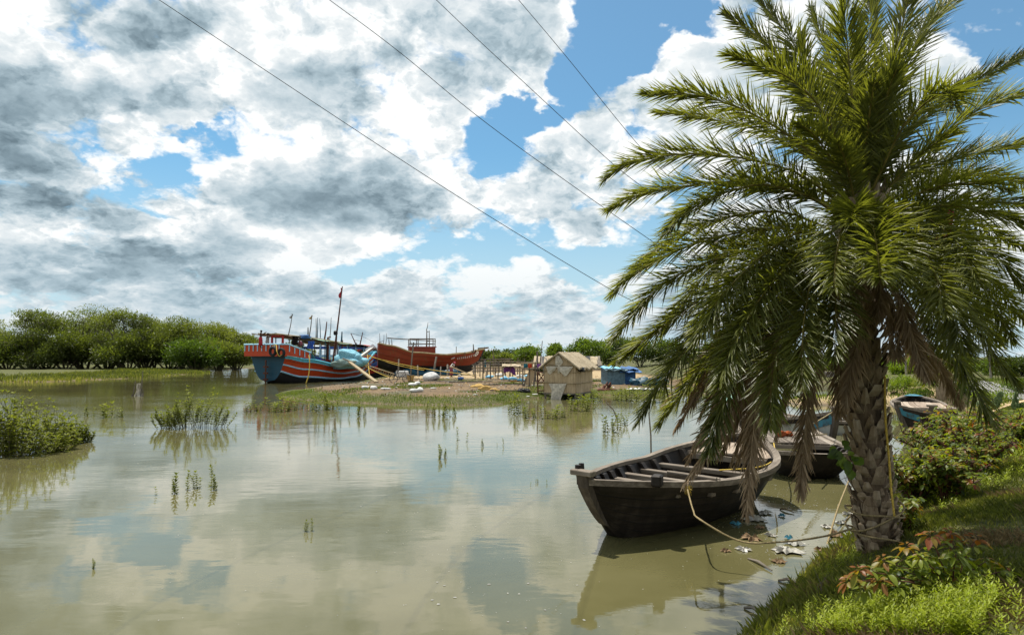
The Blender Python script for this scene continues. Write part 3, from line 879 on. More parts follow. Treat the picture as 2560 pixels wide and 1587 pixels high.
# grass as thin blades
def blades(name, X, Y, Hh, Wd, mat, lean=.5, z0=None, tint=None):
    n = len(X)
    Z = terrain(X, Y)[0] if z0 is None else z0
    a = NP.random(n) * 6.283
    h = Hh * (0.5 + 0.8 * NP.random(n))
    w2 = Wd * (.7 + .6 * NP.random(n)) / 2
    dx, dy = np.cos(a), np.sin(a)
    l = lean * NP.random(n) * h
    t1 = NP.random(n) * 6.283
    lx, ly = np.cos(t1) * l, np.sin(t1) * l
    V = np.stack([np.stack([X - dx * w2, Y - dy * w2, Z - .01], 1), np.stack([X + dx * w2, Y + dy * w2, Z - .01], 1),
                  np.stack([X + lx * .35 + dx * w2 * .7, Y + ly * .35 + dy * w2 * .7, Z + h * .6], 1), np.stack([X + lx, Y + ly, Z + h], 1)], 1).reshape(-1, 3)
    F = np.arange(n * 4).reshape(n, 4)
    F = np.concatenate([F[:, [0, 1, 2]], F[:, [0, 2, 3]]])
    tn = np.clip(NP.random(n) * .75 if tint is None else tint + NP.normal(size=n) * .2, 0, 1)
    ob = npmesh(name, V, F, MAT[mat], np.repeat(tn, 4))
    tag(ob, kind='stuff')
    return ob
NP = np.random.default_rng(3)
def scatter(n, x0, x1, y0, y1, poly, dmin, dmax, keep=None):
    X, Y = NP.uniform(x0, x1, n), NP.uniform(y0, y1, n)
    d = sdist(poly, X, Y)
    k = (d > dmin) & (d < dmax)
    if keep is not None:
        k &= keep(X, Y, d)
    return X[k], Y[k], d[k]
near = lambda X, Y, d: (np.abs(X) < Y * .85 + .5) & (NP.random(len(X)) < np.clip(1.5 - np.hypot(X, Y) / 16, .12, 1))
X, Y, d = scatter(900000, -.5, 20, 2.2, 24, POLY_BANK, -.05, 7, near)
dry = .35 + .3 * wav(X, Y, 1.6, 31) + .25 * wav(X, Y, 4.5, 32)
tag(blades('bank_grass', X, Y, (.055 + .055 * wav(X, Y, 1.9, 33)).clip(.012, 1) * (1 + .02 * Y), .0030 + .00028 * Y, 'grass', 1.0, tint=dry), 'short grass with dry brown tufts covering the near bank slope')
X, Y, d = scatter(60000, -1, 12, 3, 16, POLY_BANK, -.06, .35)
tag(blades('shore_grass', X, Y, .13, .006, 'grass', .8, tint=.35 + .3 * wav(X, Y, 2.2, 41)), 'longer grass fringing the water along the near bank')
X, Y, d = scatter(300000, -30, 30, 26, 48, POLY_YARD, -.35, 2.6, lambda X, Y, d: (Y < 46) & (NP.random(len(X)) < np.clip(1.35 - d / 2.2, 0, 1)) & (X < 26))
tag(blades('spit_grass', X, Y, .09 + .06 * wav(X, Y, 1.2, 52), .022, 'grass_lit', .6, tint=.4 + .3 * wav(X, Y, .9, 51)), 'green grass strip along the water side of the spit')
X, Y, d = scatter(90000, -80, 0, 50, 120, POLY_MUD, -1.5, 14)
tag(blades('marsh_grass', X, Y, np.maximum(.26 + .35 * wav(X, Y, .45, 62), .03), .09, 'grass', .7, tint=.35 + .45 * wav(X, Y, .3, 61)), 'low marsh plants on the left mud bank')
X, Y, d = scatter(60000, 12, 60, 27, 60, POLY_BANK, .1, 40)
tag(blades('meadow_grass', X, Y, .16, .05, 'grass_lit', .7, tint=.55 + .35 * wav(X, Y, .5, 71)), 'sunlit rough grass on the far bank below the road')

# ------------------------------------------------------------------ the date palm on the bank
MAT['frond'] = foliage('date palm leaflets', (.046, .056, .014), (.155, .170, .042), (1.8, 1.75, .5), .48, .38, .45, 1.2, (.22, .205, .075))
MAT['frond_dry'] = foliage('dry palm leaflets', (.17, .115, .065), (.40, .295, .185), (1.2, 1.1, .9), .32, .6, .2, 1.2, (.50, .40, .29))
MAT['rachis'] = plain('frond stalks', (.16, .13, .03), var=.35, rough=.45)
MAT['rachis_dry'] = plain('dry frond stalks', (.30, .22, .13), var=.3)
m, t = new_mat('palm trunk boots')
co = coord(t)
g = t.noise(t.v('MULTIPLY', co, (14, 14, 3)), 1.5, 6, .65)
n = t.noise(co, 5, 4, .6)
f = t.m('ADD', t.m('MULTIPLY', g, .5), t.m('ADD', t.m('MULTIPLY', n, .3), t.m('MULTIPLY', attr(t, 'tint'), .3)))
out(t, principled(t, t.crgb(f, [(.28, (.03, .02, .013)), (.44, (.17, .12, .075)), (.62, (.34, .26, .175)), (.85, (.50, .43, .33))]), .85, .15, bump(t, g, .7, .02)))
MAT['boots'] = m
PD = 7.5
AX = [(2200, 1400), (2190, 1330), (2182, 1240), (2172, 1120), (2160, 1000), (2154, 900), (2148, 800), (2146, 700), (2148, 600), (2150, 520), (2150, 470)]
axis = spline([at(x, y, PD) for x, y in AX], 60)
palm = thing('date_palm', 'big wild date palm leaning over the moored boats with a skirt of dead fronds', 'palm tree', (axis[0].x, axis[0].y, axis[0].z))
PO = tuple(axis[0])
zmin, zmax = axis[0].z, axis[-1].z
def ax_at(z):
    f = (z - zmin) / (zmax - zmin) * (len(axis) - 1)
    i = max(0, min(int(f), len(axis) - 2))
    return axis[i].lerp(axis[i + 1], f - i)
b = MB()
b.tint = 0.0
b.tube([Vector(p) for p in axis[::3]] + [axis[-1]], [.175] * 3 + [.16] * 12 + [.2] * 3 + [.15, .08, .05], 14)
nb = 400
for i in range(nb):
    z = zmin - .05 + (zmax - zmin - .25) * (i / nb)
    c = ax_at(z)
    a = i * 2.39996 + rnd.uniform(-.2, .2)
    up = (z - zmin) / (zmax - zmin)
    rad = .160 + .01 * rnd.uniform(-1, 1)
    d = Vector((math.cos(a), math.sin(a), 0))
    s = Vector((-math.sin(a), math.cos(a), 0))
    if rnd.random() < .08:
        continue
    Lb = rnd.uniform(.08, .20) * (1 + .9 * max(0, up - .30)) * (1.5 if rnd.random() < .12 else 1)
    out_ = rnd.uniform(.045, .085) + .05 * max(0, up - .35) + (.03 if Lb > .22 else 0)
    w0, w1 = rnd.uniform(.085, .15), rnd.uniform(.03, .09)
    tn = rnd.uniform(.25, 1.0)
    p0, p1 = c + d * (rad - .015), c + d * (rad + out_) + Vector((0, 0, Lb))
    mid = p0.lerp(p1, .5) + d * .022
    th = .035
    vs = []
    for p, ww, tt in ((p0, w0, th * .6), (mid, (w0 + w1) / 2 * 1.12, th), (p1, w1, th * rnd.uniform(.6, 1.1))):
        vs += [p - s * ww / 2, p + d * tt * .65, p + s * ww / 2, p - d * tt * .7]
    k = p1 + Vector((0, 0, rnd.uniform(-.01, .03)))
    vs.append(k)
    fs = []
    for q in (0, 4):
        for e in range(4):
            e2 = (e + 1) % 4
            fs.append((q + e, q + e2, q + 4 + e2, q + 4 + e))
    fs += [(8, 9, 12), (9, 10, 12), (10, 11, 12), (11, 8, 12)]
    b.add(vs, fs, tn)
for i in range(170):
    z = rnd.uniform(zmin + .1, zmax - .5)
    a = rnd.uniform(0, 6.283)
    c = ax_at(z)
    d = Vector((math.cos(a), math.sin(a), 0))
    q = c + d * .2
    e = q + d * rnd.uniform(.02, .09) + Vector((rnd.uniform(-.05, .05), rnd.uniform(-.05, .05), rnd.uniform(-.16, .14)))
    b.tube([q, q.lerp(e, .5) + d * .02, e], [.004, .003, .001], 3, tint=rnd.uniform(.3, 1.1))
trunk = b.build('trunk', MAT['boots'], palm, PO)

def frond(pts, L=.34, dead=False, seed=0, dens=1.0, label=None, nper=225, droop=0.0, spread=1.0):
    """one feather leaf: stalk through pts with stiff folded leaflets in several ranks"""
    r = np.random.default_rng(seed)
    C = [np.array(p) for p in spline(pts, 40)]
    C = np.array(C)
    seg = np.linalg.norm(np.diff(C, axis=0), axis=1)
    s = np.concatenate([[0], np.cumsum(seg)])
    tot = s[-1]
    n = int(nper * dens * tot / 2.6)
    arr = []
    for side in (-1, 1):
        u = np.clip(np.linspace(.14, 1, n) + r.normal(size=n) * .006, 0, 1)
        x = u * tot
        P = np.stack([np.interp(x, s, C[:, k]) for k in range(3)], 1)
        e = .02 * tot
        T = nrm(np.stack([np.interp(np.minimum(x + e, tot), s, C[:, k]) - np.interp(np.maximum(x - e, 0), s, C[:, k]) for k in range(3)], 1))
        up = np.array([0, 0, 1.0])
        axn = np.array([axis[30].x, axis[30].y, 0])
        outw = nrm(np.concatenate([P[:, :2] - axn[:2], np.zeros((n, 1))], 1))
        ref = up + outw * .35
        B = nrm(np.cross(T, ref))
        N = np.cross(B, T)
        ang = np.radians(70 - 46 * u + r.normal(size=n) * 9) * spread
        rank = np.radians(r.choice([-22, 4, 30, 50], n) + r.normal(size=n) * 9)
        if dead:
            rank = np.radians(r.normal(size=n) * 22 - 10)
            ang = np.radians(38 - 18 * u + r.normal(size=n) * 10)
        sd = B * (side * np.cos(rank))[:, None] + N * np.sin(rank)[:, None]
        D = nrm(T * np.cos(ang)[:, None] + sd * np.sin(ang)[:, None] + np.array([0, 0, -droop]))
        ln = L * np.interp(u, [.14, .25, .45, .75, .92, 1], [.35, .8, 1.0, .90, .60, .36]) * (.85 + .3 * r.random(n))
        FN = nrm(N * .8 + sd * .3 + r.normal(size=(n, 3)) * .18)
        Bd = nrm(np.cross(D, FN))
        wd = (.018 if not dead else .017) * (.8 + .4 * r.random(n))
        sag = np.array([0, 0, -1.0]) * (ln * (.04 if not dead else .16))[:, None]
        W2 = (Bd * wd[:, None] / 2)
        f = FN * (wd * .35)[:, None]
        m1, m2 = P + D * (ln * .30)[:, None], P + D * (ln * .68)[:, None] + sag * .35
        V = np.stack([P, m1 + W2 + f, m1 - W2 + f, m1 - f * .3, m2 + W2 * .72 + f * .6, m2 - W2 * .72 + f * .6, m2 - f * .2, P + D * ln[:, None] + sag], 1).reshape(-1, 3)
        base = (np.arange(n) * 8)[:, None]
        pat = [(0, 1, 3), (0, 3, 2), (1, 4, 6), (1, 6, 3), (3, 6, 5), (3, 5, 2), (4, 7, 6), (6, 7, 5)]
        F = np.concatenate([base + np.array(q)[None] for q in pat])
        tn = np.clip(.15 + .35 * r.random(n) + .35 * r.random() * 0 + .25 * (r.random(n) > .86), 0, 1)
        arr.append((V, F, np.repeat(tn, 8)))
    # stalk
    mb = MB()
    rr = [max(.0035, .016 * (1 - .85 * q)) for q in np.linspace(0, 1, 14)]
    mb.tube([Vector(C[int(q)]) for q in np.linspace(0, 39, 14)], rr, 5)
    sv = np.array(mb.v)
    sf = []
    for q in mb.f:
        for z in range(1, len(q) - 1):
            sf.append((q[0], q[z], q[z + 1]))
    nleaf = sum(len(a[1]) for a in arr)
    arr.append((sv, np.array(sf), np.full(len(sv), .5)))
    V, F, T_ = join_arrays(arr)
    mi = np.concatenate([np.zeros(nleaf), np.ones(len(sf))])
    ob = npmesh('frond', V, F, [MAT['frond_dry' if dead else 'frond'], MAT['rachis_dry' if dead else 'rachis']], T_, mi, palm, PO)
    if label:
        ob['label'] = label
    return ob
def traced(px, d0, d1, bulge=0.0, **kw):
    """a frond seen in the photo: points from the crown outward, depth runs d0..d1"""
    n = len(px)
    P = []
    for i, (x, y) in enumerate(px):
        u = i / (n - 1)
        P.append(at(x, y, PD + d0 + (d1 - d0) * u + bulge * math.sin(u * math.pi)))
    return frond(P, **kw)
UP = [  # upper crown, left to right
    ([(2120, 400), (2040, 280), (1960, 160), (1900, 100), (1815, 36)], .1, .5), ([(2126, 440), (2095, 350), (2047, 266), (1985, 203), (1905, 165), (1826, 138)], -.1, -.7),
    ([(2110, 420), (2030, 230), (1985, 110), (1930, 40), (1880, -20)], .1, 1.0), ([(2100, 450), (2030, 385), (1967, 336), (1878, 283), (1812, 257), (1723, 235), (1618, 236)], 0, -.3),
    ([(2100, 430), (2000, 380), (1900, 325), (1812, 305), (1723, 288), (1645, 282)], .2, 1.0), ([(2090, 500), (1990, 430), (1892, 404), (1834, 392), (1746, 385), (1657, 390), (1570, 410), (1516, 445)], 0, .2),
    ([(2090, 520), (1960, 460), (1860, 452), (1768, 460), (1680, 470), (1590, 490), (1522, 524)], .1, .7), ([(2100, 540), (2050, 505), (1985, 478), (1920, 463), (1870, 466), (1790, 491), (1715, 531), (1668, 580)], -.1, -.9),
    ([(2120, 420), (2098, 260), (2085, 170), (2055, 95), (2025, 22)], .3, 1.2), ([(2138, 440), (2135, 310), (2126, 200), (2114, 66), (2100, -60)], -.1, -.5), ([(2160, 450), (2190, 350), (2208, 262), (2234, 146), (2260, 44), (2280, -50)], -.1, -.6),
    ([(2160, 440), (2220, 280), (2270, 150), (2320, 66), (2390, -5), (2440, -60)], .1, .8), ([(2170, 460), (2225, 380), (2290, 310), (2350, 262), (2410, 224), (2478, 186), (2580, 128)], 0, .5),
    ([(2175, 490), (2260, 440), (2315, 396), (2344, 350), (2401, 305), (2476, 261), (2590, 228)], 0, -.3), ([(2170, 500), (2215, 400), (2262, 310), (2325, 250), (2370, 230), (2385, 265)], -.2, -1.5),
    ([(2170, 520), (2280, 440), (2390, 400), (2480, 378), (2600, 355)], .1, .7), ([(2180, 540), (2290, 525), (2400, 508), (2500, 505), (2610, 520)], 0, .3), ([(2180, 530), (2290, 470), (2420, 440), (2520, 450), (2620, 480)], .2, 1.2),
    ([(2150, 430), (2165, 300), (2170, 180), (2175, 60), (2185, -50)], .3, 1.3),
]
LEFT = [  # left side, arching down to the water
    ([(2090, 600), (1950, 570), (1820, 587), (1727, 614), (1637, 654), (1570, 697), (1532, 735)], 0, .3), ([(2090, 580), (1960, 530), (1840, 540), (1740, 570), (1650, 620), (1590, 670)], .2, .9),
    ([(2100, 640), (1970, 600), (1862, 627), (1750, 663), (1660, 710), (1592, 776), (1536, 846)], 0, -.3), ([(2100, 660), (1980, 640), (1870, 680), (1770, 735), (1680, 800), (1600, 860), (1545, 905)], 0, .5),
    ([(2100, 680), (2000, 660), (1900, 710), (1800, 790), (1720, 870), (1650, 960), (1600, 1048)], -.1, -.5), ([(2100, 700), (2010, 680), (1930, 720), (1850, 800), (1770, 900), (1700, 990), (1650, 1060)], 0, .6),
    ([(2110, 720), (2030, 700), (1960, 750), (1890, 840), (1830, 950), (1790, 1060), (1775, 1130)], -.2, -.9), ([(2100, 620), (2010, 580), (1930, 620), (1850, 690), (1790, 760), (1740, 850)], -.3, -1.3),
    ([(2110, 640), (2040, 600), (1990, 640), (1920, 720), (1860, 810), (1820, 900), (1800, 960)], -.4, -1.6), ([(2095, 610), (1990, 560), (1900, 585), (1800, 650), (1720, 740), (1660, 830)], .3, 1.2),
    ([(2110, 700), (2040, 690), (1990, 760), (1950, 860), (1930, 960), (1925, 1060)], -.3, -1.3), ([(2120, 690), (2060, 650), (2030, 700), (2010, 800), (2005, 880), (2004, 960)], -.4, -1.6),
    ([(2130, 660), (2100, 610), (2090, 650), (2088, 720), (2090, 800), (2085, 890)], -.4, -1.5), ([(2110, 660), (2050, 620), (1990, 680), (1940, 780), (1900, 880), (1880, 960)], .2, 1.0),
    ([(2100, 640), (2000, 620), (1900, 660), (1810, 740), (1730, 830), (1680, 910)], .1, .1), ([(2105, 690), (2020, 660), (1940, 700), (1870, 770), (1800, 870), (1750, 960)], .2, 1.0),
    ([(2150, 560), (2140, 520), (2110, 560), (2090, 640), (2085, 720)], -.4, -1.9), ([(2170, 560), (2190, 520), (2230, 570), (2250, 640), (2255, 710)], -.4, -1.9), ([(2160, 560), (2170, 540), (2185, 580), (2195, 640), (2200, 700)], -.4, -2.2),
]
RIGHT = [
    ([(2180, 600), (2290, 560), (2400, 580), (2490, 640), (2560, 720)], -.2, -.8), ([(2190, 620), (2300, 600), (2400, 650), (2470, 740), (2530, 850)], 0, .3), ([(2190, 640), (2280, 640), (2360, 690), (2430, 780), (2480, 880), (2540, 960)], -.2, -.6),
    ([(2190, 660), (2260, 680), (2330, 770), (2390, 880), (2440, 980), (2475, 1050)], -.3, -1.0), ([(2190, 680), (2250, 690), (2310, 760), (2360, 850), (2400, 940)], .2, .9), ([(2180, 580), (2300, 540), (2430, 560), (2560, 620)], .3, 1.2),
    ([(2185, 570), (2300, 520), (2420, 520), (2560, 560)], -.3, -1.2), ([(2180, 560), (2260, 520), (2340, 560), (2400, 620), (2440, 700)], -.4, -1.8), ([(2190, 650), (2300, 650), (2410, 740), (2500, 860)], .4, 1.4),
    ([(2190, 610), (2320, 610), (2450, 680), (2560, 800)], .2, .8), ([(2195, 690), (2250, 720), (2290, 790), (2310, 870), (2320, 950)], .3, 1.2), ([(2190, 630), (2260, 620), (2330, 680), (2380, 770), (2410, 870)], -.4, -1.6),
    ([(2180, 590), (2240, 560), (2300, 610), (2340, 690), (2360, 780)], -.5, -2.0),
]
DEADF = [
    ([(2190, 700), (2235, 720), (2262, 780), (2290, 870), (2312, 940)], -.3, -.9, 'large pale dead frond hanging right of the trunk'), ([(2190, 700), (2215, 740), (2235, 810), (2240, 890)], -.3, -.7, None),
    ([(2150, 720), (2160, 760), (2150, 830), (2128, 920), (2112, 1010)], -.25, -.55, 'dead frond hanging against the trunk'), ([(2120, 760), (2080, 740), (2050, 800), (2025, 960), (2010, 1100), (2002, 1235)], -.2, -.7, 'long dead frond drooping to the water between the boats'),
    ([(2110, 740), (2020, 720), (1950, 800), (1900, 960), (1880, 1120), (1866, 1280)], -.3, -1.1, 'long dead frond drooping to the water before the boat stern'), ([(2110, 760), (2020, 740), (1940, 830), (1870, 960), (1790, 1100), (1715, 1205)], -.1, -.6, 'long dead frond touching the boat gunwale'),
    ([(2110, 750), (2000, 740), (1900, 830), (1820, 950), (1760, 1070), (1720, 1150)], 0, 0, None), ([(2110, 770), (2030, 770), (1950, 880), (1880, 1020), (1830, 1150)], 0, .3, None),
    ([(2105, 740), (1990, 720), (1890, 800), (1810, 920), (1750, 1040)], .1, .6, None), ([(2120, 780), (2060, 780), (2000, 880), (1960, 1000), (1940, 1090)], 0, .4, None), ([(2110, 730), (1990, 700), (1880, 770), (1790, 890), (1710, 1020)], .1, .8, None),
    ([(2170, 650), (2160, 680), (2140, 730), (2125, 790)], -.4, -.7, None), ([(2180, 660), (2200, 690), (2200, 740), (2190, 790)], -.4, -.8, None), ([(2130, 800), (2110, 850), (2100, 940), (2098, 1030)], -.2, -.3, None),
    ([(2195, 740), (2240, 800), (2290, 880), (2330, 940)], .2, .9, None), ([(2200, 760), (2270, 820), (2350, 920), (2400, 1010)], .1, .3, None), ([(2115, 745), (2010, 715), (1920, 810), (1850, 960), (1790, 1120)], .1, .4, None),
    ([(2112, 765), (2035, 745), (1965, 850), (1905, 1000), (1860, 1130)], -.1, 0, None),
]
for (x0, y0), (x1, y1), (x2, y2), dd in (((2090, 740), (1850, 850), (1690, 1070), .2), ((2080, 760), (1890, 880), (1740, 1110), -.2), ((2095, 770), (1930, 900), (1800, 1140), .0), ((2100, 780), (1960, 920), (1840, 1160), .3),
                                  ((2085, 730), (1820, 830), (1660, 1010), .6)):
    DEADF.append(([(x0, y0), ((x0 + x1) / 2 + 10, (y0 + y1) / 2 - 25), (x1, y1), ((x1 + x2) / 2 - 8, (y1 + y2) / 2), (x2, y2)], dd * .5, dd * 1.5, None))
k = 0
for lst, bl in ((UP, .05), (LEFT, 0), (RIGHT, 0)):
    for px, a, c in lst:
        traced(px, a, c, bl, seed=k, L=.43)
        k += 1
for px, a, c, lab in DEADF:
    traced(px, a, c, seed=k, dead=True, L=.27, label=lab or 'dead brown drooping frond')
    k += 1
# the rest of the crown, mostly towards and away from the viewer
r = random.Random(17)
NF = 22
for i in range(NF):
    u = (i + .5) / NF
    az = i * 2.39996 + .4
    if abs(math.cos(az)) > .8:
        az += .7
    z0 = zmax - .15 - .75 * u
    el = R(84 - 74 * u + r.uniform(-8, 8))
    Lf = r.uniform(1.7, 2.3) - .35 * u
    o = ax_at(z0)
    h = Vector((math.cos(az), math.sin(az), 0))
    P = [o + h * .1]
    for q in (.3, .6, .85, 1):
        x = Lf * q
        P.append(o + h * (x * math.cos(el) * (1 - .12 * q) + .1) + Vector((0, 0, x * math.sin(el) - Lf * (.30 + .16 * u) * q * q)))
    frond(P, seed=200 + i, L=.35)
# red cloth caught among the fronds
b = MB()
pts = [at(2378, 520, 6.9), at(2372, 560, 6.9), at(2362, 588, 6.85), at(2330, 600, 6.8), at(2300, 598, 6.8), at(2290, 612, 6.85)]
b.tube(spline(pts, 14), [.012, .03, .034, .03, .026, .022, .03, .024, .02, .018, .022, .018, .014, .008], 8, wob=.3)
MAT['red_cloth'] = plain('crimson cloth', (.23, .012, .03), .85, .3, 30)
tag(b.build('cloth_strip', MAT['red_cloth'], origin=tuple(pts[0]), smooth=True), 'crimson cloth strip caught in the palm fronds at the right', 'cloth')

# ------------------------------------------------------------------ moored country boats
m, t = new_mat('tarred hull planks')      # dark planks with seams (tint runs from keel to gunwale), tar runs and grey wear
co = coord(t)
tn = attr(t, 'tint')
pf = t.m('FRACT', t.m('MULTIPLY_ADD', tn, 9.0, 0.0))
seam = t.ramp(t.m('ABSOLUTE', t.m('SUBTRACT', pf, 0.5)), 0.43, 0.49, 0.0, 1.0)
g = t.noise(t.v('MULTIPLY', co, (.8, 3, 14)), 1.0, 6, .65)
run = t.noise(t.v('MULTIPLY', co, (5, 2, .7)), 1.2, 6, .65)
blot = t.noise(co, 2.2, 5, .65)
f = t.m('ADD', t.m('MULTIPLY', g, .3), t.m('ADD', t.m('MULTIPLY', run, .35), t.m('MULTIPLY', blot, .35)))
col = t.crgb(f, [(.38, (.008, .006, .005)), (.52, (.022, .016, .012)), (.62, (.055, .042, .031)), (.76, (.13, .10, .08))])
col = t.mix(t.m('MULTIPLY', seam, .85), col, (.005, .004, .003))
out(t, principled(t, col, t.ramp(blot, .3, .7, .45, .75), .3, bump(t, t.m('SUBTRACT', t.m('MULTIPLY', g, .5), seam), .7, .012)))
MAT['tarred'] = m
MAT['oldwood'] = wood('weathered grey timber', (.07, .055, .042), (.20, .165, .13), (.36, .315, .26), scale=(1.2, 22, 22), rough=.8)
MAT['oldwood_y'] = wood('weathered grey cross timber', (.07, .055, .042), (.20, .165, .13), (.38, .33, .27), scale=(22, 1.2, 22), rough=.8)
MAT['stemwood'] = wood('dark weathered stem timber', (.03, .024, .018), (.10, .08, .062), (.20, .17, .14), scale=(12, 12, 1.6), rough=.8, bstr=.7)
MAT['deckwood'] = wood('pale deck boards', (.17, .125, .09), (.32, .25, .19), (.43, .36, .28), scale=(1.0, 16, 16), rough=.8)
MAT['blue_paint'] = paint('flaking turquoise paint', (.045, .19, .26), (.05, .045, .04), 1.0, scale=5)
MAT['white_paint'] = paint('dirty whitewash', (.42, .42, .38), (.12, .10, .08), .7, scale=4)
MAT['rope'] = plain('coir rope', (.26, .20, .10), .85, .35, 60)
MAT['rope_yellow'] = plain('yellow nylon rope', (.52, .36, .06), .7, .3, 60)
def boat_shape(Lb, B, g0, bow, stern, keel=-.28, full=.62, tail=.55, pw=.8, nose=.02):
    """half width, gunwale height and keel height along the boat (t = 0 at the bow)"""
    def w(t):
        a = math.sin(min(1, t / full) * math.pi / 2) ** pw if t < full else 1
        e = 1 - (max(0, t - .70) / .30) ** 2.2 * (1 - tail)
        return max(.03, B / 2 * max(a, nose + (1 - nose) * a) * e)
    def g(t):
        return g0 + (bow - g0) * max(0, 1 - t / .42) ** 1.7 + (stern - g0) * max(0, (t - .62) / .38) ** 1.7
    def kz(t):
        return keel + (max(0, 1 - t / .16) ** 2.0) * .42 + (max(0, (t - .88) / .12) ** 2) * .35
    return w, g, kz
def section(w, g, kz, t, Lb, rake, n=9, inset=0.0):
    """points from keel to gunwale on the +y side"""
    P = []
    for j in range(n):
        s = j / (n - 1)
        z = kz(t) + (g(t) - kz(t)) * s
        y = max(.02, (w(t) - inset)) * (s ** .42 * .86 + .14 * s)
        if j == 0:
            y = 0.015
        x = Lb * t - rake * (max(0, 1 - t / .3) ** 1.5) * (s ** .62 - .52) + .25 * rake * max(0, (t - .8) / .2) ** 1.5 * (s - .35)
        P.append(Vector((x, y, z + (inset * .8 if j == 0 else 0))))
    return P
def country_boat(name, label, loc, rot, Lb=6.6, B=1.95, g0=.62, bow=.86, stern=.92, full=.5, tail=.6, rake=.5, thwarts=(.2, .3, .4, .5, .6), deck=None, hull='tarred', bowpaint=None, ribs=True, foredeck=None, stemtop=.12, pw=.8, nose=.02, stem=True):
    root = thing(name, label, 'boat', loc, rot)
    w, g, kz = boat_shape(Lb, B, g0, bow, stern, full=full, tail=tail, pw=pw, nose=nose)
    NT_ = 34
    ts = [i / (NT_ - 1) for i in range(NT_)]
    ts = [t ** 1.15 for t in ts]
    outer, inner = [], []
    for t in ts:
        p = section(w, g, kz, t, Lb, rake)
        outer.append([Vector((q.x, -q.y, q.z)) for q in p[::-1]] + p[1:])
        p = section(w, g, kz, t, Lb, rake, inset=.05)
        inner.append([Vector((q.x, -q.y, q.z)) for q in p[::-1]] + p[1:])
    b = MB()
    nseam = len(outer[0])
    b.grid(outer, flip=True)
    sv = [k / 8 for k in range(9)]
    sv = sv[::-1] + sv[1:]
    b.c = [q for _ in outer for q in sv]
    b.grid(inner)
    for rows in (outer,):
        for e in (0, -1):
            vs = rows[e]
            b.add(vs, [tuple(range(len(vs))) if e else tuple(range(len(vs) - 1, -1, -1))])
    h = b.build('hull', MAT[hull], root, smooth=True)
    # gunwale caps
    for s in (1, -1):
        c = MB()
        rows = []
        for t in ts:
            q = section(w, g, kz, t, Lb, rake)[-1]
            y = q.y
            rows.append([Vector((q.x, s * (y + .035), q.z - .05)), Vector((q.x, s * (y + .035), q.z + .028)), Vector((q.x, s * max(0.0, y - .085), q.z + .03)), Vector((q.x, s * max(0.0, y - .085), q.z - .03))])
        c.grid(rows, closed=True, flip=(s > 0))
        for e in (0, -1):
            vs = rows[e]
            c.add(vs, [(0, 1, 2, 3)])
        c.build('gunwale', MAT['oldwood'], root)
        # wale plank below the gunwale
        c = MB()
        rows = []
        for t in ts[1:]:
            sec = section(w, g, kz, t, Lb, rake, 21)
            q1, q2 = sec[17], sec[19]
            rows.append([Vector((q1.x, s * (q1.y + .005), q1.z)), Vector((q1.x, s * (q1.y + .04), q1.z)), Vector((q2.x, s * (q2.y + .04), q2.z)), Vector((q2.x, s * (q2.y + .005), q2.z))])
        c.grid(rows, closed=True, flip=(s > 0))
        c.build('wale', MAT['tarred'], root)
    # stem timber
    c = MB()
    rake_ = rake
    if stem:
        rows = []
        for j in range(9):
            q = section(w, g, kz, 0, Lb, rake)[j] if True else None
            x, z = q.x, q.z
            if j == 8:
                z += stemtop
            fw = .055 + .03 * j / 8
            rows.append([Vector((x + .10, -fw, z)), Vector((x - .055, -fw, z)), Vector((x - .055, fw, z)), Vector((x + .10, fw, z))])
        c.grid(rows, closed=True, flip=True)
        c.add(rows[-1], [(0, 1, 2, 3)])
        stem_ob = c.build('stem', MAT['stemwood'], root)
        c = MB()
        c.box((rows[-1][0].x - .10, 0, rows[-1][0].z - .01), (.14, .34, .07))
        c.build('stem_cap', MAT['oldwood_y'], stem_ob, bevel=.01)
    # frames inside
    if ribs:
        nr = int(Lb / .36)
        for i in range(2, nr):
            t = i / nr
            if deck and deck[0] < t < deck[1]:
                continue
            for s in (1, -1):
                c = MB()
                sec = section(w, g, kz, t, Lb, rake, 9, inset=.05)
                rows = []
                for q in sec[2:]:
                    zz = min(q.z, g(t) - .035)
                    rows.append([Vector((q.x - .05, s * q.y, zz)), Vector((q.x + .05, s * q.y, zz)), Vector((q.x + .05, s * (q.y - .10), zz)), Vector((q.x - .05, s * (q.y - .10), zz))])
                c.grid(rows, closed=True, flip=(s < 0))
                c.add(rows[-1], [(0, 1, 2, 3)])
                c.build('rib', MAT['tarred'], root)
        c = MB()
        fl = []
        for i in range(12):
            t = .08 + .84 * i / 11
            z = kz(t) + (g(t) - kz(t)) * .16
            yy = section(w, g, kz, t, Lb, rake, 9, inset=.05)[1].y * .95
            fl.append([Vector((Lb * t, -yy, z)), Vector((Lb * t, yy, z))])
        c.grid(fl)
        c.build('floor', MAT['tarred'], root)
    for i, t in enumerate(thwarts):
        yy = w(t) - .05
        z = g(t) - .17
        c = MB()
        c.box((Lb * t, 0, z), (.13, 2 * yy, .075), rot=rnd.uniform(-.012, .012))
        c.build('thwart', MAT['oldwood_y'], root, bevel=.008)
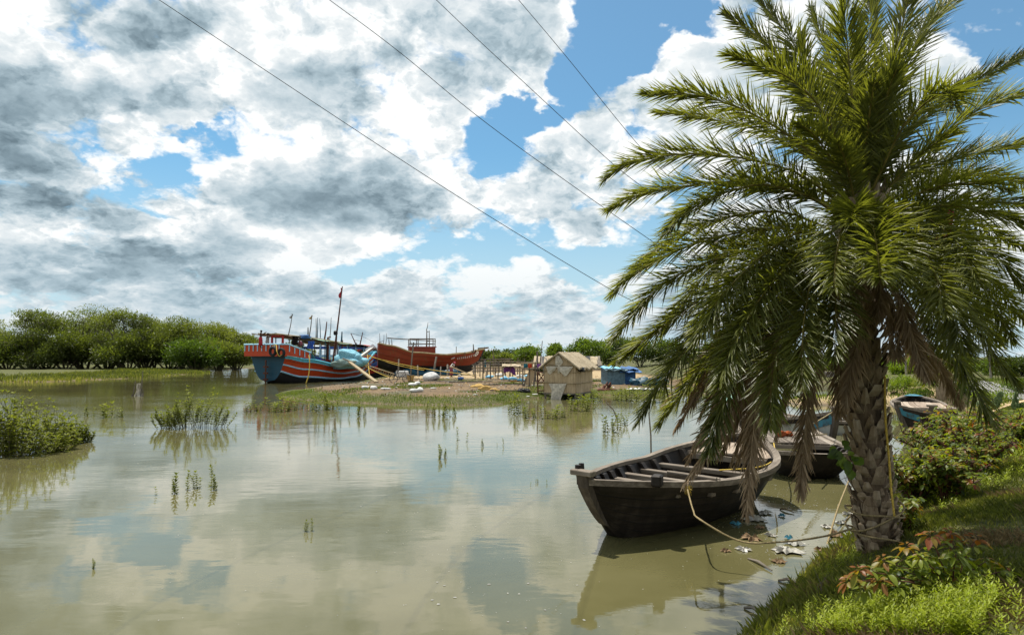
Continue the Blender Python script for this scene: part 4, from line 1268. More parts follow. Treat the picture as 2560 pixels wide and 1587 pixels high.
    if deck:
        t0, t1, dz_, mt = deck
        n = 9
        for k in range(n):
            u0, u1 = -1 + 2 * k / n, -1 + 2 * (k + 1) / n
            c = MB()
            c.tint = rnd.uniform(.1, .9)
            top = []
            for i in range(7):
                t = t0 + (t1 - t0) * i / 6
                z = g(t) + dz_ + .03 * (1 - abs(u0 + u1) / 2)
                ww = w(t) - .02
                top.append([Vector((Lb * t, u0 * ww + .008, z)), Vector((Lb * t, u1 * ww - .008, z)), Vector((Lb * t, u1 * ww - .008, z - .03)), Vector((Lb * t, u0 * ww + .008, z - .03))])
            c.grid(top, closed=True, flip=True)
            c.add(top[0], [(3, 2, 1, 0)])
            c.add(top[-1], [(0, 1, 2, 3)])
            c.build('deck_plank', MAT[mt], root)
        for t in (t0, t1):
            c = MB()
            c.box((Lb * t, 0, g(t) + dz_ - .075), (.09, 2 * w(t) - .1, .09))
            c.build('deck_beam', MAT['oldwood_y'], root)
    if bowpaint:
        for s in (1, -1):
            c = MB()
            rows = []
            for i in range(6):
                t = .004 + .09 * i / 5
                sec = section(w, g, kz, t, Lb, rake, 13)
                lo = 5 + int(5 * i / 5)
                rows.append([Vector((q.x - .012, s * (q.y + .02), q.z)) for q in sec[8:13]])
            c.grid(rows, flip=(s > 0))
            c.build('painted_bow', MAT[bowpaint], root)
    if foredeck:
        c = MB()
        rows = []
        for i in range(6):
            t = .005 + foredeck * i / 5
            rows.append([Vector((section(w, g, kz, t, Lb, rake)[-1].x, s * (w(t) - .01), g(t) + .034 + .03 * (1 - abs(s)))) for s in (-1, -.5, 0, .5, 1)])
        c.grid(rows)
        c.build('foredeck', MAT[bowpaint or 'deckwood'], root)
    return root, (w, g, kz)
def heading(dx, dy):
    return math.atan2(dy, dx)
# nearest boat, bow to the left front
B1 = dict(Lb=4.6, B=2.21, g0=.70, bow=.86, stern=1.05, full=.52, tail=.16, rake=.66, pw=.85)
p = Vector((1.157, 9.39, 0))
boat1, S1 = country_boat('country_boat', 'nearest dark wooden boat with open ribs and cross beams, bow at lower left', (p.x, p.y, 0), R(47.2), thwarts=(.22, .34, .46, .58, .71), deck=(.86, .97, -.10, 'deckwood'), **B1)
Mw1 = Matrix.Translation(boat1.location) @ Matrix.Rotation(boat1.rotation_euler.z, 4, 'Z')
def on_boat(M, w, g, Lb, t, s, dz=0.0):
    return M @ Vector((Lb * t, s * w(t), g(t) + dz))
# mooring posts of the nearest boat
for (x, y, h, r_) in ((-.24, .13, .26, .036), (.22, .42, .20, .035)):
    c = MB()
    z = S1[1](.03) - .05
    c.tube([(x, y, z), (x - .01, y, z + h * .55)], [r_ * .75, r_ * .7], 7)
    c.tube([(x - .01, y, z + h * .5), (x - .015, y, z + h * .62), (x - .015, y, z + h)], [r_ * .7, r_ * 1.25, r_ * 1.1], 7)
    c.build('mooring_post', MAT['tarred'], boat1)
c = MB()
c.box((.52, -.62, S1[1](.12) + .04), (.16, .14, .16), rot=.3)
c.build('bollard', MAT['tarred'], boat1, bevel=.02)
# second boat
p = Vector((6.12, 13.95, 0))
B2 = dict(Lb=7.2, B=2.0, g0=.50, bow=.56, stern=.75, full=.10, tail=.5, rake=.25, pw=.6, nose=.45, stem=False)
boat2, S2 = country_boat('country_boat', 'second dark boat behind the palm trunk carrying two orange floats on its deck', (p.x, p.y, 0), heading(.22, .975), thwarts=(.08, .17), deck=(.30, .66, -.02, 'oldwood'), **B2)
Mw2 = Matrix.Translation(boat2.location) @ Matrix.Rotation(boat2.rotation_euler.z, 4, 'Z')
# boats behind
p = Vector((8.55, 18.3, 0))
boat3, S3 = country_boat('country_boat', 'white sided boat with flaking turquoise bow left of the palm trunk', (p.x, p.y, 0), heading(-.10, .99), Lb=6.5, B=1.7, g0=.62, bow=1.05, stern=.8, full=.45, tail=.5, rake=.35, thwarts=(.3, .5), hull='white_paint', bowpaint='blue_paint', deck=(.4, .8, -.03, 'deckwood'))
p = Vector((12.35, 21.7, 0))
boat4, S4 = country_boat('country_boat', 'grey boat with turquoise streaked bow right of the palm trunk', (p.x, p.y, 0), heading(.93, -.1), Lb=4.6, B=1.6, g0=.60, bow=.98, stern=.6, full=.42, tail=.6, rake=.4, thwarts=(.3, .6), bowpaint='blue_paint')
p = Vector((14.6, 23.9, 0))
boat7, S7 = country_boat('country_boat', 'boarded boat with a turquoise far tip behind the grey boat at the right', (p.x, p.y, 0), heading(.42, .9), Lb=6.0, B=1.9, g0=.60, bow=.7, stern=.86, full=.3, tail=.12, rake=.3, thwarts=(.15,), deck=(.30, .78, -.02, 'deckwood'))
c = MB()
w, g, kz = S7
c.grid([[Vector((6.0 * t, s * (w(t) - .01), g(t) + .05)) for s in (-1, 0, 1)] for t in (.95, .975, 1.0)])
c.build('stern_deck', MAT['blue_paint'], boat7)
p = atz(2216, 1092, 0)
boat5, S5 = country_boat('rowing_boat', 'small pale rowing boat end poking out right of the palm trunk', (p.x, p.y, 0), heading(-.75, .66), Lb=3.6, B=1.0, g0=.42, bow=.5, stern=.5, full=.4, tail=.5, rake=.2, thwarts=(.3, .6), hull='white_paint')
p = atz(1905, 1062, 0)
boat6, S6 = country_boat('country_boat', 'dark boat with a pale green stern cover behind the palm fronds', (p.x, p.y, 0), heading(.10, .99), Lb=5.5, B=1.8, g0=.62, bow=.8, stern=.9, full=.3, tail=.5, rake=.3, thwarts=(.3, .5), deck=(.0, .3, .02, 'deckwood'))
MAT['mint'] = paint('pale green paint', (.32, .55, .42), (.2, .2, .16), .5)
c = MB()
w, g, kz = S6
c.grid([[Vector((5.5 * t, s * (w(t) * .9), g(t) + .05 + .12 * (1 - abs(s)))) for s in (-1, -.4, .4, 1)] for t in (.45, .6, .75, .9)])
c.build('stern_cover', MAT['mint'], boat6)
# net floats on the second boat's deck
MAT['float'] = plain('rusty orange net float', (.26, .06, .015), .9, .45, 30)
for i, (t, s, r_) in enumerate(((.48, -.05, .085), (.455, .10, .10))):
    q = Mw2 @ Vector((7.2 * t, s * S2[0](t) * 1.5, S2[1](t) + r_ * .75))
    c = MB()
    c.blob((0, 0, 0), (r_ * 1.2, r_, r_ * .8), seed=i, amp=.35, freq=2.5)
    tag(c.build('net_float', MAT['float'], smooth=True, loc=tuple(q), origin=(0, 0, 0)), ['smaller rusty orange net float on the boarded boat deck', 'larger rusty orange net float on the boarded boat deck'][i], 'net float', 'net floats on the deck')
# bundle of cane lying in the nearest boat
q = Mw1 @ Vector((4.6 * .33, -.55, S1[1](.33) + .02))
c = MB()
for i in range(5):
    a = i * 1.3
    c.tube([(-.05 + .02 * i, -.42 + .025 * math.sin(a), .025 * math.cos(a)), (.02 * i, .32 + .02 * math.sin(a), .03 + .025 * math.cos(a))], .03, 7, tint=rnd.random())
tag(c.build('cane_bundle', MAT['oldwood_y'], loc=tuple(q), origin=(0, 0, 0)), 'short bundle of pale cane lying on the nearest boat gunwale', 'bundle').rotation_euler.z = boat1.rotation_euler.z + .2
# ropes
def rope(name, lab, pts, r=.014, mat='rope', n=40, cat='rope', sag=0.0):
    P = spline(pts, n)
    if sag:
        P = [q - Vector((0, 0, sag * math.sin(math.pi * i / (n - 1)))) for i, q in enumerate(P)]
    c = MB()
    c.tube([Vector(q) - Vector(pts[0]) for q in P], [r * (1 + .12 * math.sin(i * 2.1)) for i in range(n)], 6)
    return tag(c.build(name, MAT[mat], origin=(0, 0, 0), loc=tuple(pts[0]), smooth=True), lab, cat)
kn = at(1640, 1222, 9.75 * K * 1.0)
kn = on_boat(Mw1, S1[0], S1[1], 4.6, .225, -1.04, -.05)
m1 = at(1750, 1298, 8.4)
rope('mooring_rope', 'yellow knotted mooring rope sagging from the nearest boat to the palm trunk', [kn, kn.lerp(m1, .5) - Vector((0, 0, .10)), m1, at(1850, 1352, 8.1), at(1950, 1354, 7.8), at(2060, 1340, 7.55), at(2138, 1318, 7.35)], .011)
c = MB()
for i in range(34):
    d = Vector((rnd.gauss(0, 1), rnd.gauss(0, 1), rnd.gauss(0, .9) - .5)).normalized()
    c.tube([(0, 0, 0), d * rnd.uniform(.03, .07), d * rnd.uniform(.06, .11) + Vector((0, 0, -rnd.uniform(0, .05)))], [.008, .006, .003], 4)
c.blob((0, 0, 0), (.045, .045, .05), 4, .3)
tag(c.build('rope_knot', MAT['rope_yellow'], loc=tuple(kn), origin=(0, 0, 0)), 'frayed yellow rope knot on the nearest boat side', 'rope knot')
a = on_boat(Mw2, S2[0], S2[1], 7.2, .05, -1.0, .02)
e = atz(2060, 1370, .02)
rope('anchor_rope', 'pale rope running from the second boat down into the littered water', [a, a.lerp(e, .35) - Vector((0, 0, .05)), a.lerp(e, .7), e - Vector((0, 0, .08))], .014, 'rope')
c = MB()
for k in range(3):
    zz = [1250, 1262, 1290][k]
    yx = [(2128, 1246), (2130, 1256), (2128, 1310)][k]
    P = []
    base = ax_at(at(yx[0], yx[1], PD).z)
    tilt = [.02, -.14, .05][k]
    for i in range(25):
        th = i / 24 * 6.283
        P.append(base + Vector((math.cos(th) * .285, math.sin(th) * .285, -tilt * math.cos(th) + .012 * math.sin(3 * th))))
    if k == 0:
        P0 = P[0].copy()
    c.tube([q - P0 for q in P], .011, 6, cap=False)
tag(c.build('rope_coil', MAT['rope'], loc=tuple(P0), origin=(0, 0, 0), smooth=True), 'brown rope wound round the palm trunk near its base', 'rope')
rope('hanging_rope', 'thin ochre rope hanging straight down the right side of the palm trunk', [at(2212, 940, 7.28), at(2214, 1050, 7.26), at(2222, 1140, 7.25), at(2228, 1220, 7.2), at(2236, 1290, 7.15)], .012, 'rope_yellow')
a = on_boat(Mw1, S1[0], S1[1], 4.6, .62, -.95, .03)
rope('stern_rope', 'short yellow rope looping over the stern gunwale of the nearest boat', [Mw1 @ Vector((4.6 * .70, -.2, .6)), a + Vector((0, 0, .06)), a.lerp(Mw2 @ Vector((.2, .5, .7)), .5) - Vector((0, 0, .03)), Mw2 @ Vector((.15, .75, .72))], .012, 'rope_yellow')
a = Mw3 = Matrix.Translation(boat3.location) @ Matrix.Rotation(boat3.rotation_euler.z, 4, 'Z')
rope('bow_rope', 'rope from the turquoise bow down to the second boat', [Mw3 @ Vector((-.2, .05, 1.1)), at(2000, 1085, 13.5), Mw2 @ Vector((7.2 * .3, -.7, .72))], .014, 'rope')
# poles in the water
for nm, lab, pts, r_ in (('pole', 'thin upright pole in the water behind the nearest boat', [(1628, 1150, 0), (1622, 1030, 0)], .022), ('bent_stick', 'pale bent stick leaning out of the water right of the hut', [(1549, 1046, 0), (1516, 1006, 0)], .03)):
    a = atz(pts[0][0], pts[0][1], -.02)
    e = at(pts[1][0], pts[1][1], a.y + .1)
    c = MB()
    c.tube([(0, 0, -.3), (e - a) * .5 + Vector((.02, 0, .02)), e - a], [r_, r_ * .9, r_ * .7], 6)
    tag(c.build(nm, MAT['oldwood'], loc=tuple(a), origin=(0, 0, 0)), lab, 'pole')

# ------------------------------------------------------------------ the boatyard
MAT['orange'] = paint('orange red boat paint', (.47, .052, .010), (.15, .05, .03), .5, scale=1.1)
MAT['redlead'] = paint('worn red lead paint', (.235, .040, .018), (.17, .085, .04), .85, scale=.9)
MAT['redpaint'] = paint('bright red paint', (.42, .03, .02), (.2, .06, .04), .3)
MAT['bottom'] = paint('black bottom tar', (.022, .021, .022), (.07, .06, .05), .5)
MAT['teal'] = paint('teal boat paint', (.007, .058, .095), (.03, .05, .06), .5)
MAT['skyblue'] = paint('light blue boat paint', (.33, .58, .74), (.3, .3, .3), .4)
MAT['cyan'] = paint('cyan rail paint', (.12, .46, .60), (.2, .25, .25), .5)
MAT['bluepaint'] = paint('strong blue paint', (.03, .10, .42), (.1, .1, .12), .3)
MAT['bamboo'] = wood('bamboo poles', (.16, .115, .06), (.42, .33, .19), scale=(3, 3, 3), rough=.6)
MAT['greywood'] = wood('grey stakes', (.06, .05, .04), (.22, .19, .15), scale=(4, 4, 4))
MAT['rust'] = plain('rusty pipe', (.10, .035, .02), .8, .4)
MAT['rubber'] = plain('old tyre rubber', (.022, .022, .024), .8, .3)
MAT['thatch'] = wood('reed wall', (.19, .135, .075), (.41, .305, .185), (.60, .49, .33), scale=(26, 26, .8), rough=.9, bstr=.9)
MAT['thatch_roof'] = wood('reed roof', (.19, .145, .09), (.38, .31, .21), (.55, .47, .34), scale=(1.2, 14, 14), rough=.9, bstr=.9)
MAT['sack'] = plain('white woven sacks', (.62, .61, .58), .8, .15, 8)
MAT['foam'] = plain('grubby white foam', (.66, .66, .65), .8, .12, 7, c2=(.38, .37, .35))
MAT['bluetarp'] = plain('blue tarpaulin', (.03, .10, .25), .5, .4, 5)
MAT['paletarp'] = plain('faded blue sheeting', (.09, .15, .18), .6, .3, 4)
MAT['bluebag'] = plain('blue plastic bags', (.20, .50, .70), .45, .3, 6)
MAT['netblue'] = plain('pale blue fishing net', (.10, .36, .52), .9, .35, 16, c2=(.34, .62, .70), bstr=.9)
MAT['nettan'] = plain('greenish fishing net', (.20, .27, .24), .9, .35, 26, bstr=.9)
MAT['straw'] = plain('straw and sawdust', (.42, .27, .09), .95, .4, 14, bstr=.9)
MAT['black'] = plain('black plastic', (.012, .012, .014), .5, .3)
MAT['skin'] = plain('brown skin', (.085, .045, .028), .55, .15)
MAT['hair'] = plain('black hair', (.01, .009, .008), .5, .2)
MAT['iron'] = plain('dark steel', (.05, .05, .055), .45, .3, spec=.5)
MAT['drum'] = plain('blue plastic drum', (.02, .07, .20), .4, .2)
MAT['concrete'] = plain('weathered concrete', (.22, .19, .17), .9, .3, 5)
MAT['mat'] = plain('grubby sacking', (.48, .43, .35), .9, .25, 7)
MAT['cloth_red'] = plain('red cloth', (.36, .03, .04), .9, .3)
MAT['cloth_plum'] = plain('plum cloth', (.20, .06, .08), .9, .25)
MAT['cloth_white'] = plain('white cotton', (.60, .58, .55), .9, .12)
MAT['cloth_grey'] = plain('grey cotton', (.25, .23, .21), .9, .2)
MAT['cloth_pink'] = plain('pink headcloth', (.50, .10, .14), .9, .2)
MAT['cloth_purple'] = plain('purple cloth', (.20, .07, .26), .9, .25)
MAT['cloth_teal'] = plain('teal cloth', (.02, .13, .17), .9, .25)
MAT['letter'] = plain('white lettering', (.70, .66, .66), .7, .1)

def one(name, lab, cat, mb, mat, loc=None, grp=None, smooth=False):
    o = Vector(loc if loc is not None else mb.v[0])
    ob = mb.build(name, MAT[mat], origin=tuple(o), smooth=smooth)
    return tag(ob, lab, cat, grp)
def trawler(name, lab, loc, rot, L, B, sheer, cols, lines, trans='teal', p_aft=.32, rake_b=1.6, fore=.50, kz=-.6, tr_z=.15):
    """a high bowed wooden fishing boat; x runs from the stern to the bow. lines: fractions of the side where one colour ends"""
    root = thing(name, lab, 'boat', loc, rot)
    def g(x):
        for (a, za), (b_, zb) in zip(sheer, sheer[1:]):
            if x <= b_:
                u = max(0, (x - a) / (b_ - a)); u = u * u * (3 - 2 * u)
                return za + (zb - za) * u
        return sheer[-1][1]
    def w(x):
        u = x / L
        if u < .5:
            return B / 2 * (.88 + .12 * math.sin(u * math.pi))
        return B / 2 * max(.015, 1 - ((u - .5) / .5) ** 2.3)
    def keel(x):
        u = x / L
        return kz + (tr_z - kz) * max(0, 1 - u / .18) ** 1.5 + (.75 * max(0, (u - .88) / .12) ** 2)
    fr = [0, .06, .14, .24] + sorted(set([q for c_, q in lines] + [.35, .62, .78, 1.0]))
    fr = sorted(set(fr))
    def pt(x, s, f):
        u = x / L
        p_ = p_aft + .75 * max(0, (u - .35) / .65) ** 1.5
        zz = keel(x) + (g(x) - keel(x)) * f
        fl = f ** p_
        return Vector((x + rake_b * max(0, (u - fore) / (1 - fore)) ** 2 * (f - .35), s * max(.02, w(x) * fl), zz))
    xs = [L * i / 30 for i in range(31)]
    names = []
    for c_, q in lines:
        if c_ not in names:
            names.append(c_)
    def cmat(f):
        for c_, q in lines:
            if f <= q + 1e-6:
                return names.index(c_)
        return 0
    b = MB()
    rows = [[pt(x, -1, f) for f in fr[::-1]] + [pt(x, 1, f) for f in fr[1:]] for x in xs]
    mats = [cmat(f) for f in fr[::-1][:-1]] + [cmat(f) for f in fr[1:]]
    b.grid(rows, flip=True, mats=mats)
    b.build('hull', [MAT[c_] for c_ in names], root, smooth=False)
    c = MB()
    c.add(rows[0], [tuple(range(len(rows[0])))[::-1]])
    ob = c.build('transom', MAT[trans], root)
    c = MB()
    dk = [[Vector((x, s * (w(x) - .03), g(x) - .45)) for s in (-1, 1)] for x in xs[:-2]]
    c.grid(dk)
    c.build('deck', MAT['greywood'], root)
    return root, g, w, pt
def side_strip(root, pt, xs, f, s, r_, mat, nm='rub_rail', dy=.03):
    c = MB()
    c.tube([pt(x, s, f) + Vector((0, s * dy, 0)) for x in xs], r_, 5)
    return c.build(nm, MAT[mat], root)
def person(lab, loc, rot, J, cloth=(), hair='hair', s=1.0):
    """one continuous skinned body from named joints (metres, x is forward)"""
    root = thing('person', lab, 'person', loc, rot)
    order = ['pel', 'wai', 'che', 'nec', 'hea', 'top', 'shl', 'ell', 'hal', 'fil', 'shr', 'elr', 'har', 'fir', 'hil', 'knl', 'anl', 'tol', 'hir', 'knr', 'anr', 'tor']
    E = [('pel', 'wai'), ('wai', 'che'), ('che', 'nec'), ('nec', 'hea'), ('hea', 'top'), ('che', 'shl'), ('shl', 'ell'), ('ell', 'hal'), ('hal', 'fil'), ('che', 'shr'), ('shr', 'elr'), ('elr', 'har'), ('har', 'fir'),
         ('pel', 'hil'), ('hil', 'knl'), ('knl', 'anl'), ('anl', 'tol'), ('pel', 'hir'), ('hir', 'knr'), ('knr', 'anr'), ('anr', 'tor')]
    rad = dict(pel=.13, wai=.115, che=.135, nec=.055, hea=.095, top=.075, shl=.058, ell=.042, hal=.032, fil=.022, shr=.058, elr=.042, har=.032, fir=.022, hil=.085, knl=.056, anl=.038, tol=.034, hir=.085, knr=.056, anr=.038, tor=.034)
    me = bpy.data.meshes.new('body')
    me.from_pydata([tuple(Vector(J[k]) * s) for k in order], [(order.index(a), order.index(b_)) for a, b_ in E], [])
    me.materials.append(MAT['skin'])
    ob = bpy.data.objects.new('body', me)
    COL.objects.link(ob)
    ob.parent = root
    md = ob.modifiers.new('skin', 'SKIN')
    for i, k in enumerate(order):
        v = me.skin_vertices[0].data[i]
        v.radius = (rad[k] * s, rad[k] * s)
        v.use_root = (k == 'pel')
    md.use_smooth_shade = True
    ob.modifiers.new('smooth', 'SUBSURF').levels = 1
    hc = (Vector(J['hea']) * .35 + Vector(J['top']) * .65) * s
    c = MB()
    c.blob(hc + Vector((-.012, 0, .02)), (.112 * s, .10 * s, .095 * s), 3, .08, 10, 7)
    c.build('headcloth' if hair != 'hair' else 'hair', MAT[hair], root, smooth=True)
    for nm, mat, pts, rr in cloth:
        c = MB()
        c.tube([Vector(q) * s for q in pts], [q * s for q in rr], 12, wob=.04)
        c.build(nm, MAT[mat], root, smooth=True)
    return root
def stand(h=1.65, arms='side', bend=0.0):
    J = dict(pel=(0, 0, .92), wai=(.02, 0, 1.08), che=(.02, 0, 1.30), nec=(.02, 0, 1.45), hea=(.05, 0, 1.53), top=(.05, 0, 1.62), shl=(.0, .17, 1.38), shr=(.0, -.17, 1.38), hil=(0, .09, .88), hir=(0, -.09, .88), knl=(.03, .10, .48), knr=(.02, -.10, .48),
             anl=(0, .10, .07), anr=(0, -.10, .07), tol=(.15, .11, .03), tor=(.15, -.11, .03), ell=(-.03, .23, 1.12), elr=(-.03, -.23, 1.12), hal=(.05, .23, .88), har=(.05, -.23, .88), fil=(.09, .23, .80), fir=(.09, -.23, .80))
    if arms == 'up':
        J.update(ell=(.22, .22, 1.30), elr=(.22, -.22, 1.26), hal=(.42, .18, 1.48), har=(.42, -.18, 1.44), fil=(.50, .17, 1.54), fir=(.50, -.17, 1.50))
    if bend:
        M = Matrix.Rotation(bend, 3, 'Y')
        for k in ('wai', 'che', 'nec', 'hea', 'top', 'shl', 'shr', 'ell', 'elr'):
            q = Vector(J[k]) - Vector((0, 0, .95))
            J[k] = tuple(M @ q + Vector((-.05, 0, .95)))
        for a, b_, c_, y in (('ell', 'hal', 'fil', .20), ('elr', 'har', 'fir', -.18)):
            sh = Vector(J['shl' if y > 0 else 'shr'])
            J[a] = tuple(sh + Vector((.08, .03, -.27)))
            J[b_] = tuple(sh + Vector((.16, .0, -.50)))
            J[c_] = tuple(sh + Vector((.19, .0, -.58)))
    return J
LUNGI = ('lungi', [(0, 0, 1.03), (0, 0, .9), (.01, 0, .6), (.01, 0, .22)], [.15, .17, .18, .19])

# ---- the orange trawler moored stern-on at the tip of the spit
TH = R(62)
P0_ = atz(669, 957, 0)
TL = 15.0
orange, tg, tw, tpt = trawler('fishing_boat', 'orange fishing boat with teal stern, light blue stripes and a heap of blue net', (P0_.x, P0_.y, 0), TH, TL, 5.2,
    [(0, 2.6), (2.6, 2.25), (8.2, 1.5), (11, 1.75), (15, 3.1)], [], [('bottom', .40), ('orange', .90), ('cyan', 1.0)])
MO = Matrix.Translation((P0_.x, P0_.y, 0)) @ Matrix.Rotation(TH, 4, 'Z')
MOi = MO.inverted()
xs_ = [TL * i / 26 for i in range(27)]
for s in (1, -1):
    side_strip(orange, tpt, xs_, .40, s, .085, 'skyblue')
    side_strip(orange, tpt, xs_, .66, s, .075, 'skyblue')
    side_strip(orange, tpt, xs_, 1.0, s, .10, 'cyan', 'gunwale')
    side_strip(orange, tpt, xs_[:-4], .91, s, .05, 'cyan', 'gunwale_strake', .05)
# stern bulwark with stanchions
BX = [(3.1, -2.5), (0, -2.62), (-.75, -2.45), (-.75, 2.45), (0, 2.62), (3.1, 2.5)]
c = MB()
for (x1, y1), (x2, y2) in zip(BX, BX[1:]):
    z1a, z1b = (2.62, 3.66) if x1 < 1 else (2.3, 2.85)
    z2a, z2b = (2.62, 3.66) if x2 < 1 else (2.3, 2.85)
    n = Vector((y2 - y1, -(x2 - x1), 0)).normalized() * .05
    a, b_ = Vector((x1, y1, 0)), Vector((x2, y2, 0))
    Z = Vector((0, 0, 1))
    vs = [a + Z * z1a, b_ + Z * z2a, b_ + Z * z2b, a + Z * z1b, a + n + Z * z1a, b_ + n + Z * z2a, b_ + n + Z * z2b, a + n + Z * z1b]
    c.add(vs, [(3, 2, 1, 0), (4, 5, 6, 7), (0, 1, 5, 4), (2, 3, 7, 6), (1, 2, 6, 5), (0, 4, 7, 3)])
c.box((-.35, 0, 2.60), (.8, 4.9, .07))
c.build('stern_bulwark', MAT['orange'], orange)
c = MB()
c.tube([Vector((x, y, (3.70 if x < 1 else 2.9))) for x, y in BX], .085, 6)
c.build('stern_rail', MAT['skyblue'], orange)
for i in range(9):
    y = -2.3 + 4.6 * i / 8
    c = MB()
    c.box((-.80, y, 3.36), (.05, .09, .62))
    c.build('stanchion', MAT['skyblue'], orange)
for i in range(5):
    x = .15 + .68 * i
    zt = 3.66 - .81 * max(0, x) / 3.1
    for s in (-1, 1):
        c = MB()
        c.box((x, s * (2.655 - .035 * x), zt - .33), (.09, .05, .6))
        c.build('stanchion', MAT['skyblue'], orange)
c = MB()   # curved cyan gusset where the bulwark steps down
c.grid([[Vector((2.6 + .15 * i, -2.5 + q, 3.15 - .02 * i - .011 * i * i * (1 + 0 * q))) for q in (0, .5)] for i in range(9)])
c.build('gusset', MAT['cyan'], orange)
c = MB()   # rudder with its straps
c.box((-.40, -.15, .75), (.10, .10, 2.9))
for z in (.35, .95, 1.55):
    c.box((-.40, -.15, z), (.20, .50, .16))
c.build('rudder', MAT['rust'], orange)
c = MB()
for s in (-1, 1):
    c.box((.6, -.55 + s * .72, 4.05), (.16, .16, 1.0))
c.box((.6, -.55, 4.55), (.18, 1.66, .22))
c.build('steering_arch', MAT['redpaint'], orange)
# canopy of poles and sheets
CZ = lambda x: 4.72 - .082 * x
for i in range(9):
    y = -1.5 + 3.0 * i / 8
    c = MB()
    c.tube([(-.3 + rnd.uniform(-.5, .3), y, CZ(0) + rnd.uniform(-.05, .05)), (5, y + rnd.uniform(-.1, .1), CZ(5) + rnd.uniform(-.05, .06)), (10.3 + rnd.uniform(-.4, .6), y, CZ(10) + rnd.uniform(-.05, .05))], .055, 5, tint=rnd.random())
    c.build('canopy_pole', MAT['bamboo'], orange)
for i in range(6):
    x = .6 + 1.8 * i
    c = MB()
    c.tube([(x, -1.75, CZ(x) - .10), (x, 1.75, CZ(x) - .10)], .05, 5)
    c.build('canopy_beam', MAT['greywood'], orange)
    for s in (-1, 1):
        if i:
            c = MB()
            c.tube([(x, s * 1.6, 1.2), (x, s * 1.6, CZ(x))], .055, 5)
            c.build('canopy_post', MAT['teal' if i % 2 else 'greywood'], orange)
for x0, x1, y0, y1, mt in ((3.6, 9.6, -1.75, 1.5, 'mint'), (.2, 3.2, -1.6, 1.6, 'greywood'), (6.5, 10.2, -1.3, 1.7, 'straw')):
    c = MB()
    c.grid([[Vector((x0 + (x1 - x0) * i / 8, y0 + (y1 - y0) * j / 4, CZ(x0 + (x1 - x0) * i / 8) + .07 + .05 * math.sin(i * 1.7 + j * 2.1) - (.16 if j in (0, 4) else 0) + (.04 if mt == 'straw' else 0))) for j in range(5)] for i in range(9)])
    c.build('canopy_sheet', MAT[mt], orange)
c = MB()
c.blob((3.3, -1.55, CZ(3.3) + .06), (.75, .30, .20), 6, .35)
c.build('rolled_tarpaulin', MAT['bluetarp'], orange, smooth=True)
# engine hatch, exhaust, bits
c = MB()
c.box((7.6, -.4, 1.65), (2.4, 2.2, .95))
c.box((7.6, -.4, 2.16), (2.7, 2.5, .10))
hatch = c.build('engine_hatch', MAT['redpaint'], orange)
c = MB()
for a, b_ in (((7.0, 1.95), (7.8, 1.95)), ((7.8, 1.95), (7.1, 1.5)), ((7.1, 1.5), (7.6, 1.5))):
    c.bar((a[0], -1.53, a[1]), (b_[0], -1.53, b_[1]), .03, .07)
c.build('hatch_mark', MAT['letter'], hatch)
c = MB()
c.tube([(6.9, -1.15, 1.3), (6.9, -1.15, 4.55), (7.25, -1.15, 4.6)], [.13, .10, .09], 8)
c.build('exhaust_pipe', MAT['rust'], orange)
def mast_px(px0, px1, r_, par, mat, d=None, nm='mast'):
    a, e = at(*px0, d), at(*px1, d)
    c = MB()
    m_ = par.matrix_basis.inverted()
    a, e = m_ @ a, m_ @ e
    c.tube([a, a.lerp(e, .5) + Vector((.04, 0, 0)), e], [r_, r_ * .8, r_ * .5], 6)
    return c.build(nm, MAT[mat], par)
DM = 70.0
def flag(px, par, mat, d):
    c = MB()
    m_ = par.matrix_basis.inverted()
    rows = [[m_ @ at(x + (2.5 * math.sin(i * 1.1) if k else 0), y, d + .06 * math.sin(i * 2.3) * k) for k, x in enumerate((px[0] + 1 - i * .6, px[0] - 4 - i * .6))] for i, y in enumerate(np.linspace(px[1], px[2], 7))]
    c.grid(rows)
    c.grid([[p_ + Vector((.015, .015, 0)) for p_ in r_] for r_ in rows], flip=True)
    c.build('flag', MAT[mat], par)
mast_px((832, 905), (856, 716), .10, orange, 'rust', DM); flag((855, 720, 745), orange, 'cloth_red', DM)
mast_px((721, 838), (731, 785), .05, orange, 'greywood', 66); flag((732, 785, 796), orange, 'cloth_grey', 66)
mast_px((773, 842), (780, 788), .06, orange, 'greywood', 67.5); flag((781, 788, 798), orange, 'straw', 67.5)
mast_px((838, 890), (843, 830), .05, orange, 'rust', 70)
c = MB()
q = MOi @ at(839, 832, 69.8)
c.box(q, (.35, .40, .48), rot=.4)
c.build('lamp_box', MAT['black'], orange, bevel=.10)
# high bow post with its white board
c = MB()
a, e = MOi @ at(884, 905, 74), MOi @ at(934, 868, 77.5)
c.bar(a, e, .34, .24)
c.build('bow_post', MAT['white_paint'], orange)
c = MB()
a, e = MOi @ at(916, 878, 76.9), MOi @ at(936, 864, 77.4)
c.bar(a, e, .55, .06, up=Vector((0, -1, .8)))
c.build('bow_board', MAT['letter'], orange)
# the heap of net
q = at(862, 903, 71)
c = MB()
c.blob((q.x, q.y, q.z - .25), (1.5, 1.4, .8), 11, .3, 30, 18, flat=-.55)
c.blob((q.x + .55, q.y + .3, q.z + .35), (1.05, 1.0, .85), 12, .34, 28, 16, flat=-.75)
c.blob((q.x + 1.0, q.y + .6, q.z - .05), (.95, .9, .7), 13, .34, 26, 14, flat=-.55)
one('net_heap', 'big heap of pale blue fishing net in the orange boat', 'net', c, 'netblue', q, smooth=True)
c = MB()
q = at(858, 909, 69.8)
c.blob((q.x, q.y, q.z), (1.35, .7, .42), 14, .2, 22, 10)
one('net_bundle', 'greenish grey net bundle lying below the blue net heap', 'net', c, 'nettan', q, smooth=True)
